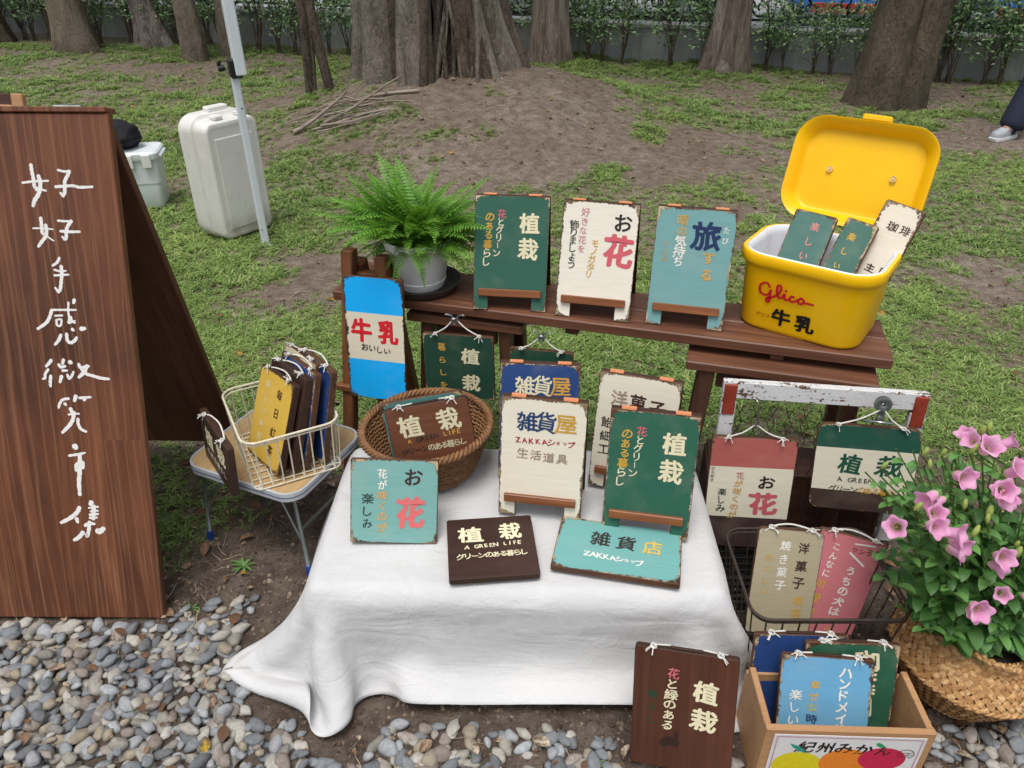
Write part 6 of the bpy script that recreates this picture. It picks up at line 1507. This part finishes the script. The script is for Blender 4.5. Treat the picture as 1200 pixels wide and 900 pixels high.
mb = MB(); mb.tube([(-.128, -.022, 1.628), (-.134, 0, 1.630), (-.128, .022, 1.628)], .006, 6); mb.build('mouth', M_plain('lips', 'a8665c', .5), body, 180)
def shoe(x, y, z, pitch):
    Ms = Matrix.Translation((x, y, z)) @ Matrix.Rotation(pitch, 4, 'Y')
    out = [(-.165, 0), (-.155, .032), (-.10, .046), (-.03, .038), (.05, .033), (.105, .028), (.118, 0)]; out = out+[(a, -b) for a, b in out[-2:0:-1]]
    def ring(z_, k, dx=0): return [(a*k+dx, b*k, z_) for a, b in out]
    def loft(R): 
        m = MB(); n = len(out); V = [p for r in R for p in r]; F = [(i*n+k, i*n+(k+1) % n, (i+1)*n+(k+1) % n, (i+1)*n+k)[::-1] for i in range(len(R)-1) for k in range(n)]; F += [tuple(range(n)), tuple((len(R)-1)*n+k for k in range(n))[::-1]]; m.add(V, F); return m
    s1 = loft([ring(.0, .97), ring(.006, 1.0), ring(.026, 1.02), ring(.030, .98)]).build('sole', M_sole, pe, 40); s1.matrix_local = Ms
    s2 = loft([ring(.030, .96), ring(.050, .95), [(a*.9+.004, b*.86, .070+.02*max(0, a)/.118) for a, b in out], [(max(-.06, a*.75)+.02, b*.72, .088+.015*(a > 0)) for a, b in out], [(max(-.03, a*.6)+.04, b*.6, .100) for a, b in out]]).build('shoe', M_shoe, pe, 60); s2.matrix_local = Ms
    for i in range(4): m = MB(); m.tube([(-.075+i*.022, -.026, .074+.006*i), (-.07+i*.022, 0, .083+.006*i), (-.075+i*.022, .026, .074+.006*i)], .003, 5); m.build('lace', M_sole, s2, 180)
    m = MB(); m.box((.03, -.036, .054), (.05, .006, .03), .002); m.box((.03, .036, .054), (.05, .006, .03), .002); m.build('side_patch', M_navys, s2)
shoe(-.405, -.10, .000, 0); shoe(.335, .10, .055, -.55)

# ---------------------------------------------------------------- grass, clods, dry leaves, pebbles
def blade_tuft(seed, n, L, w, spread, broad=False):
    rs = random.Random(seed); V = []; F = []
    for i in range(n):
        a = rs.uniform(0, 6.28); b = rs.uniform(0, 6.28); p = Vector((math.cos(b), math.sin(b), 0))*rs.uniform(0, spread); d = Vector((math.cos(a), math.sin(a), 0)); sd_ = Vector((-d.y, d.x, 0))
        l = L*rs.uniform(.5, 1.15); up = rs.uniform(.35, 1.0); ww = w*rs.uniform(.7, 1.3); o = len(V)
        q1 = p+d*l*.30*(1.2-up)+Vector((0, 0, l*.42*up)); q2 = p+d*l*(.75-.25*up)+Vector((0, 0, l*.62*up)); q3 = q2+d*l*.25+Vector((0, 0, -l*.05))
        V += [p-sd_*ww*.6, p+sd_*ww*.6, q1-sd_*ww, q1+sd_*ww, q2-sd_*ww*.75, q2+sd_*ww*.75, q3]; F += [(o, o+1, o+3, o+2), (o+2, o+3, o+5, o+4), (o+4, o+5, o+6)]
    return V, F
g = G('grass_blade'); r1 = g.n('NewGeometry').outputs['Random Per Island']; r2 = g.n('ObjectInfo').outputs['Random']; pos = g.n('NewGeometry').outputs['Position']; pn = g.noise(pos, .9, 3); pn2 = g.noise(pos, 5, 3)
c = g.ramp(g.math('ADD', g.math('MULTIPLY', r1, .55), g.math('MULTIPLY', pn2, .45)), [(.18, '557036'), (.45, '7b9a4e'), (.68, 'a0b66c'), (.88, 'c2c890')])
c = g.mix(g.math('GREATER_THAN', r1, .93), c, lin('b9ae86')); c = g.mix(g.mr(pn, .42, .66, 0, .5), c, lin('a0b464'))
g.fin(c, .5, 0, .35); tr = g.n('BsdfTranslucent', {'Color': c}); mx = g.n('MixShader', {0: .25, 1: g.b.outputs[0], 2: tr.outputs[0]}); g.t.links.new(mx.outputs[0], g.out.inputs[0]); M_grass = g.m
def scatter(name, label_kind, pts, rots, scales, meshes, **tg):
    """geometry-nodes scatter of meshes on points (uncountable stuff only)"""
    me = bpy.data.meshes.new(name+'_points'); me.vertices.add(len(pts)); me.vertices.foreach_set('co', np.asarray(pts, np.float32).ravel())
    a = me.attributes.new('rot', 'FLOAT_VECTOR', 'POINT'); a.data.foreach_set('vector', np.asarray(rots, np.float32).ravel())
    a = me.attributes.new('sc', 'FLOAT', 'POINT'); a.data.foreach_set('value', np.asarray(scales, np.float32))
    a = me.attributes.new('pick', 'INT', 'POINT'); a.data.foreach_set('value', RNG.integers(0, len(meshes), len(pts)).astype(np.int32))
    o = link(name, me, None, kind='stuff', **tg)
    ng = bpy.data.node_groups.new(name+'_scatter', 'GeometryNodeTree'); ng.interface.new_socket('Geometry', in_out='INPUT', socket_type='NodeSocketGeometry'); ng.interface.new_socket('Geometry', in_out='OUTPUT', socket_type='NodeSocketGeometry')
    N = ng.nodes; Lk = ng.links; gi = N.new('NodeGroupInput'); go = N.new('NodeGroupOutput')
    col = N.new('GeometryNodeGeometryToInstance')
    for m in reversed(meshes):
        so = bpy.data.objects.new(name+'_piece', m); oi = N.new('GeometryNodeObjectInfo'); oi.inputs['Object'].default_value = so; Lk.new(oi.outputs['Geometry'], col.inputs[0])
    iop = N.new('GeometryNodeInstanceOnPoints'); iop.inputs['Pick Instance'].default_value = True
    def at_(nm, dt):
        q = N.new('GeometryNodeInputNamedAttribute'); q.data_type = dt; q.inputs[0].default_value = nm; return next(s for s in q.outputs if s.enabled and s.name == 'Attribute')
    Lk.new(gi.outputs[0], iop.inputs['Points']); Lk.new(col.outputs[0], iop.inputs['Instance']); Lk.new(at_('pick', 'INT'), iop.inputs['Instance Index']); Lk.new(at_('rot', 'FLOAT_VECTOR'), iop.inputs['Rotation']); Lk.new(at_('sc', 'FLOAT'), iop.inputs['Scale'])
    Lk.new(iop.outputs[0], go.inputs[0]); md = o.modifiers.new('scatter', 'NODES'); md.node_group = ng
    return o
def mesh_from(V, F, mat, name, smooth=False):
    me = bpy.data.meshes.new(name); me.from_pydata([tuple(v) for v in V], [], F); me.materials.append(mat)
    if smooth: me.polygons.foreach_set('use_smooth', [True]*len(F))
    return me
tufts = [mesh_from(*blade_tuft(100+i, 16, .050, .0024, .022), M_grass, 'tuft') for i in range(6)]+[mesh_from(*blade_tuft(200+i, 9, .042, .0042, .018), M_grass, 'tuft') for i in range(3)]
def under_cloth(x, y, m=.0): return (np.abs(x+.02) < .58+m) & (y > 1.085-m) & (y < 1.8) | (x < -.36) & (x > -.66-m) & (y > 1.02-m+(-.39-x)*.86) & (y < 1.7)
def in_view(x, y, m=.35): return np.abs(x) < (.72*y+.75+m)
def grass_pts(x0, x1, y0, y1, per, thr):
    n = int((x1-x0)*(y1-y0)*per); x = RNG.uniform(x0, x1, n); y = RNG.uniform(y0, y1, n); gsv = grassy(x, y); k = (gsv > RNG.uniform(0.0, 1, n)**.8*thr) & (gsv > .14) & in_view(x, y)
    return x[k], y[k], gsv[k]
A = grass_pts(-2.2, 2.6, 1.55, 3.4, 3000, .95); Bq = grass_pts(-4, 4.5, 3.4, 6.0, 1500, .95); Cq = grass_pts(-8, 8, 6.0, 11.0, 480, .95)
gx = np.concatenate([A[0], Bq[0], Cq[0]]); gy = np.concatenate([A[1], Bq[1], Cq[1]]); gv = np.concatenate([A[2], Bq[2], Cq[2]])
gs = np.concatenate([np.full(len(A[0]), .70), np.full(len(Bq[0]), .82), np.full(len(Cq[0]), 1.15)])*(.55+.6*gv)*RNG.uniform(.7, 1.25, len(gx))
rot = np.stack([RNG.normal(0, .12, len(gx)), RNG.normal(0, .12, len(gx)), RNG.uniform(0, 6.28, len(gx))], -1)
scatter('grass', 'stuff', np.stack([gx, gy, gz(gx, gy)-.003], -1), rot, gs, tufts)
# a few single weeds on the bare soil
M_weed = M_plain('weed_leaf', '5d8243', .5, 0, .25, 30)
for k, (x, y, s_) in enumerate(((-.74, 1.575, 1.0), (-.83, 1.42, .7), (.17, .985, .8), (-.08, 1.0, .5), (.30, 2.65, .8))):
    rs = random.Random(k); t = thing('weed', ['spiky green weed on the bare soil under the small folding table', 'small green weed at the edge of the pebbles right of the brown sign board', 'grass-like weed at the hem of the cloth near the dark brown sign', 'tiny weed between the pebbles in front of the cloth', 'small weed in the grass under the plank bench'][k], 'weed', loc=(x, y, gzf(x, y)))
    for j in range(13):
        a = j*2.4+rs.uniform(-.3, .3); d = Vector((math.cos(a), math.sin(a), rs.uniform(.3, 1.1))).normalized(); mb = MB(); V, F = leafV(Vector((0, 0, -.002)), d, Vector((0, 0, 1)), rs.uniform(.03, .05)*s_, .0034*s_, 1.3); mb.add(V, F); mb.build('leaf', M_weed, t, 180)
# clods and crumbs of soil
def rock(seed, sub=1, fl_=.6, am=.28):
    bm = bmesh.new(); bmesh.ops.create_icosphere(bm, subdivisions=sub, radius=1)
    for v in bm.verts:
        k = 1+am*fnz(v.co.x*1.1+seed*3.3, v.co.y*1.1, v.co.z*1.1)+am*.4*fnz(v.co.x*2.6, v.co.y*2.6+seed*5, v.co.z*2.6); v.co *= k
    rs_ = random.Random(seed*7+1)
    for _ in range(7 if sub > 1 else 0):
        nrm = Vector((rs_.gauss(0, 1), rs_.gauss(0, 1), rs_.gauss(0, 1))).normalized(); d_ = rs_.uniform(.62, .92)
        for v in bm.verts:
            q = v.co.dot(nrm)-d_
            if q > 0: v.co -= nrm*q*.88
    for v in bm.verts: v.co.z *= fl_
    V = [v.co.copy() for v in bm.verts]; F = [tuple(v.index for v in f.verts) for f in bm.faces]; bm.free(); return V, F
g = G('soil_crumb'); r2 = g.n('ObjectInfo').outputs['Random']; g.fin(g.ramp(r2, [(0, '463b33'), (.6, '6c5f53'), (1, '8f8070')]), .95, 0, .1); M_crumb = g.m
crumbs = [mesh_from(*rock(i, 1, .7, .5), M_crumb, 'crumb') for i in range(4)]
n = 42000; x = RNG.uniform(-2.4, 2.4, n); y = .9+2.4*RNG.uniform(0, 1, n)**1.3; k = in_view(x, y, .1) & (grassy(x, y) < RNG.uniform(.05, .7, n)) & (y > gravel_edge(x)-.5*RNG.random(n)); x, y = x[k], y[k]
scatter('soil_crumbs', 'stuff', np.stack([x, y, gz(x, y)], -1), RNG.uniform(0, 6.28, (len(x), 3)), (.0025+.006*RNG.random(len(x))**3), crumbs)
# dry leaves, straw, twigs
def dry_leaf(seed):
    rs = random.Random(seed); L = 1; V = []; F = []; N = 7; cur = rs.uniform(.3, .9); tw = rs.uniform(-.5, .5)
    for i in range(N+1):
        t = i/N; w = .33*math.sin(PI*min(.985, .03+t))**.75; z = .10*math.sin(PI*t)*cur; fold = .5*cur
        for s_ in (-1, 0, 1): V.append((t-.5, s_*w*math.cos(fold), z+abs(s_)*w*math.sin(fold)+s_*tw*.12*t))
    for i in range(N):
        for k in (0, 1): a = i*3+k; F.append((a, a+3, a+4, a+1))
    return V, F
g = G('dry_leaf'); r2 = g.n('ObjectInfo').outputs['Random']; o = g.obj(); n_ = g.noise(o, 4, 4); g.fin(g.mix(g.mr(n_, .35, .65), g.ramp(r2, [(0, '5a3c2a'), (.4, '85644a'), (.75, 'a8917a'), (.93, 'c5b8a2'), (.96, 'b98a2a'), (1, 'c4a336')]), lin('5f4a3a')), .75, 0, .25); M_dry = g.m
dl = [mesh_from(*dry_leaf(i), M_dry, 'dry_leaf', True) for i in range(6)]
n = 9000; x = RNG.uniform(-7, 7, n); y = .85+9.5*RNG.uniform(0, 1, n)**1.5; k = in_view(x, y, .1) & (grassy(x, y) < RNG.uniform(.2, 1.3, n)); x, y = x[k], y[k]
x2 = RNG.uniform(-1.1, 1.2, 520); y2 = RNG.uniform(.85, 2.3, 520); x = np.append(x, x2); y = np.append(y, y2)
k = ~under_cloth(x, y, .03); x, y = x[k], y[k]
scatter('fallen_leaves', 'stuff', np.stack([x, y, gz(x, y)+.010+.012*(y < gravel_edge(x)-.02)], -1), np.stack([RNG.normal(0, .35, len(x)), RNG.normal(0, .35, len(x)), RNG.uniform(0, 6.28, len(x))], -1), .010+.034*RNG.random(len(x))**2.6, dl)
def straw(seed):
    rs = random.Random(seed); mb = MB(); mb.tube(catmull([(-.5, 0, 0), (-.2, rs.uniform(-.1, .1), .03), (.2, rs.uniform(-.1, .1), .02), (.5, rs.uniform(-.1, .1), 0)], 2), .012, 4, cap=False); return mb.v, mb.f
g = G('straw'); r2 = g.n('ObjectInfo').outputs['Random']; g.fin(g.ramp(r2, [(0, '4a3a2e'), (.55, '857460'), (1, 'c2b49a')]), .8, 0, .2); M_straw = g.m
sw = [mesh_from(*straw(i), M_straw, 'straw') for i in range(5)]
n = 60000; x = RNG.uniform(-4.5, 4.5, n); y = .9+8.5*RNG.uniform(0, 1, n)**1.1; k = in_view(x, y, .1) & (y > gravel_edge(x)-.12); x, y = x[k], y[k]
k = ~under_cloth(x, y, .04) & (grassy(x, y) < RNG.uniform(.1, 1.1, len(x))); x, y = x[k], y[k]
scatter('straw_and_twigs', 'stuff', np.stack([x, y, gz(x, y)+.006], -1), np.stack([RNG.normal(0, .12, len(x)), RNG.normal(0, .12, len(x)), RNG.uniform(0, 6.28, len(x))], -1), .018+.06*RNG.random(len(x))**2.2, sw)
# pebbles
PC = ['93979a', '82868a', 'a4a6a8', '77797c', 'a5a095', '928d84', 'b2ada2', '94897f', 'a59b92', 'adb0b3', '727477', 'bfbab0', '8b9094', 'a39884']
pm_ = []
for i, h in enumerate(PC):
    g = G('pebble_stone'); o = g.n('TexCoord').outputs['Object']; r = g.rnd(); oo = g.n('VectorMath', {0: o, 1: g.n('CombineXYZ', {0: g.math('MULTIPLY', r, 30.0), 1: i*3.0}).outputs[0]}, operation='ADD').outputs[0]
    a = g.noise(oo, 1.6, 5, .6); b = g.noise(oo, 16, 4, .7); c_ = lin(h); c = g.mix(g.mr(a, .3, .7), tuple(q*.62 for q in c_[:3])+(1,), c_); c = g.mix(g.mr(b, .55, .75, 0, .35), c, lin('c9c6bf')); c = g.mix(g.mr(b, .42, .3, 0, .35), c, lin('4a4743'))
    g.bump(g.math('ADD', a, g.math('MULTIPLY', b, .5)), .35, .08); g.fin(c, .68, 0, .35)
    V, F = rock(50+i, 2, random.uniform(.52, .72), .42); pm_.append(mesh_from([Vector((v.x*1.22, v.y*.86, v.z)) for v in V], F, g.m, 'pebble', True))
cand = []; sp = .0262
for j in range(72):
    for i in range(142):
        x = -1.75+i*sp+(.5*sp if j % 2 else 0)+random.uniform(-.009, .009); y = .55+j*sp*.87+random.uniform(-.009, .009); e = float(gravel_edge(x)); d = e-y
        if d < -.02: 
            if random.random() > .05*math.exp((d+.02)*12): continue
        elif d < .30:
            dens = min(1, .86+d*2.0) if x > -.9 and x < 1.05 else min(1, .6+d*4)
            if x > -.7 and d < .12: dens *= .85
            if random.random() > dens: continue
        if -1.6 < x < -.86 and y > 1.37 and y < 1.47: continue
        if x > 1.62 or abs(x) > .72*y+.78: continue
        cand.append((x, y, (.0100+.0130*random.random()**1.1) if d > .05 else random.uniform(.009, .020), 0))
cand2 = [c for c in [(x+random.uniform(-.014, .014), y+random.uniform(-.014, .014), s_*.85, 1) for x, y, s_, _ in cand if random.random() < .30 and y < gravel_edge(x)-.10 and (x < -.45 or x > 1.05 or y < gravel_edge(x)-.2)] if not under_cloth(c[0], c[1], .03)]
cand += cand2; random.shuffle(cand)
def clear(x, y):
    if under_cloth(x, y, .0) or ((x+.37)**2+(y-1.06)**2 < .006): return False
    if -.42 < x < .52 and y > 1.18: return False
    c, s_ = math.cos(math.radians(2)), math.sin(math.radians(2)); dx, dy = x-.655, y-.932
    if -.19 < dx < .19 and -.02 < dy < .40: return False
    if (x-BX)**2+(y-BY)**2 < .115**2: return False
    if .22 < x < .46 and .955 < y < 1.12: return False
    return True
cand = [c for c in cand if clear(c[0], c[1])]
def proj_size(c): 
    d = c[1]*.853+1.55*.52; return (c[2]/d)*(1 if abs(c[0])*915/d < 600 and c[1] > .86 else .1)*(1.25 if c[3] else 1)
cand.sort(key=proj_size, reverse=True)
gb = bpy.data.objects.new('gravel_bed', None); COL.objects.link(gb); gb['kind'] = 'structure'
def peb_M(x, y, s_, up): return Matrix.Translation((x, y, gzf(x, y)+s_*.35+(.019 if up else 0))) @ Matrix.Rotation(random.uniform(0, 6.28), 4, 'Z') @ Matrix.Rotation(random.uniform(-.35, .35), 4, 'X') @ Matrix.Rotation(random.uniform(-.3, .3), 4, 'Y') @ Matrix.Diagonal((s_*random.uniform(.85, 1.25), s_*random.uniform(.85, 1.1), s_*random.uniform(.85, 1.15), 1))
groups_ = {}
for i, (x, y, s_, up) in enumerate(cand):
    Mx = peb_M(x, y, s_, up)
    if i < 300: o = link('pebble', pm_[random.randrange(len(pm_))], gb); o.matrix_world = Mx
    else: groups_.setdefault(random.randrange(len(pm_)), []).append(Mx)
V = []; F = []; mi = []
for k, L in groups_.items():
    b = np.array([v.co for v in pm_[k].vertices]); f = [tuple(p.vertices) for p in pm_[k].polygons]
    for Mx in L:
        m3 = np.array(Mx.to_3x3()); t_ = np.array(Mx.translation); o_ = len(V); V += (b @ m3.T+t_).tolist(); F += [tuple(q+o_ for q in ff) for ff in f]; mi += [k]*len(f)
# stone grain of the joined pebbles: same materials, in metres
me = bpy.data.meshes.new('small_pebbles'); me.from_pydata(V, [], F)
for i, m in enumerate(pm_):
    q = m.materials[0].copy(); t_ = q.node_tree
    for nd in t_.nodes:
        if nd.type == 'TEX_NOISE': nd.inputs['Scale'].default_value *= 50
        if nd.type == 'BUMP': nd.inputs['Distance'].default_value = .0016
    me.materials.append(q)
me.polygons.foreach_set('material_index', mi); me.polygons.foreach_set('use_smooth', [True]*len(F)); me.update(); link('small_pebbles', me, gb, kind='stuff')
bpy.context.view_layer.update()
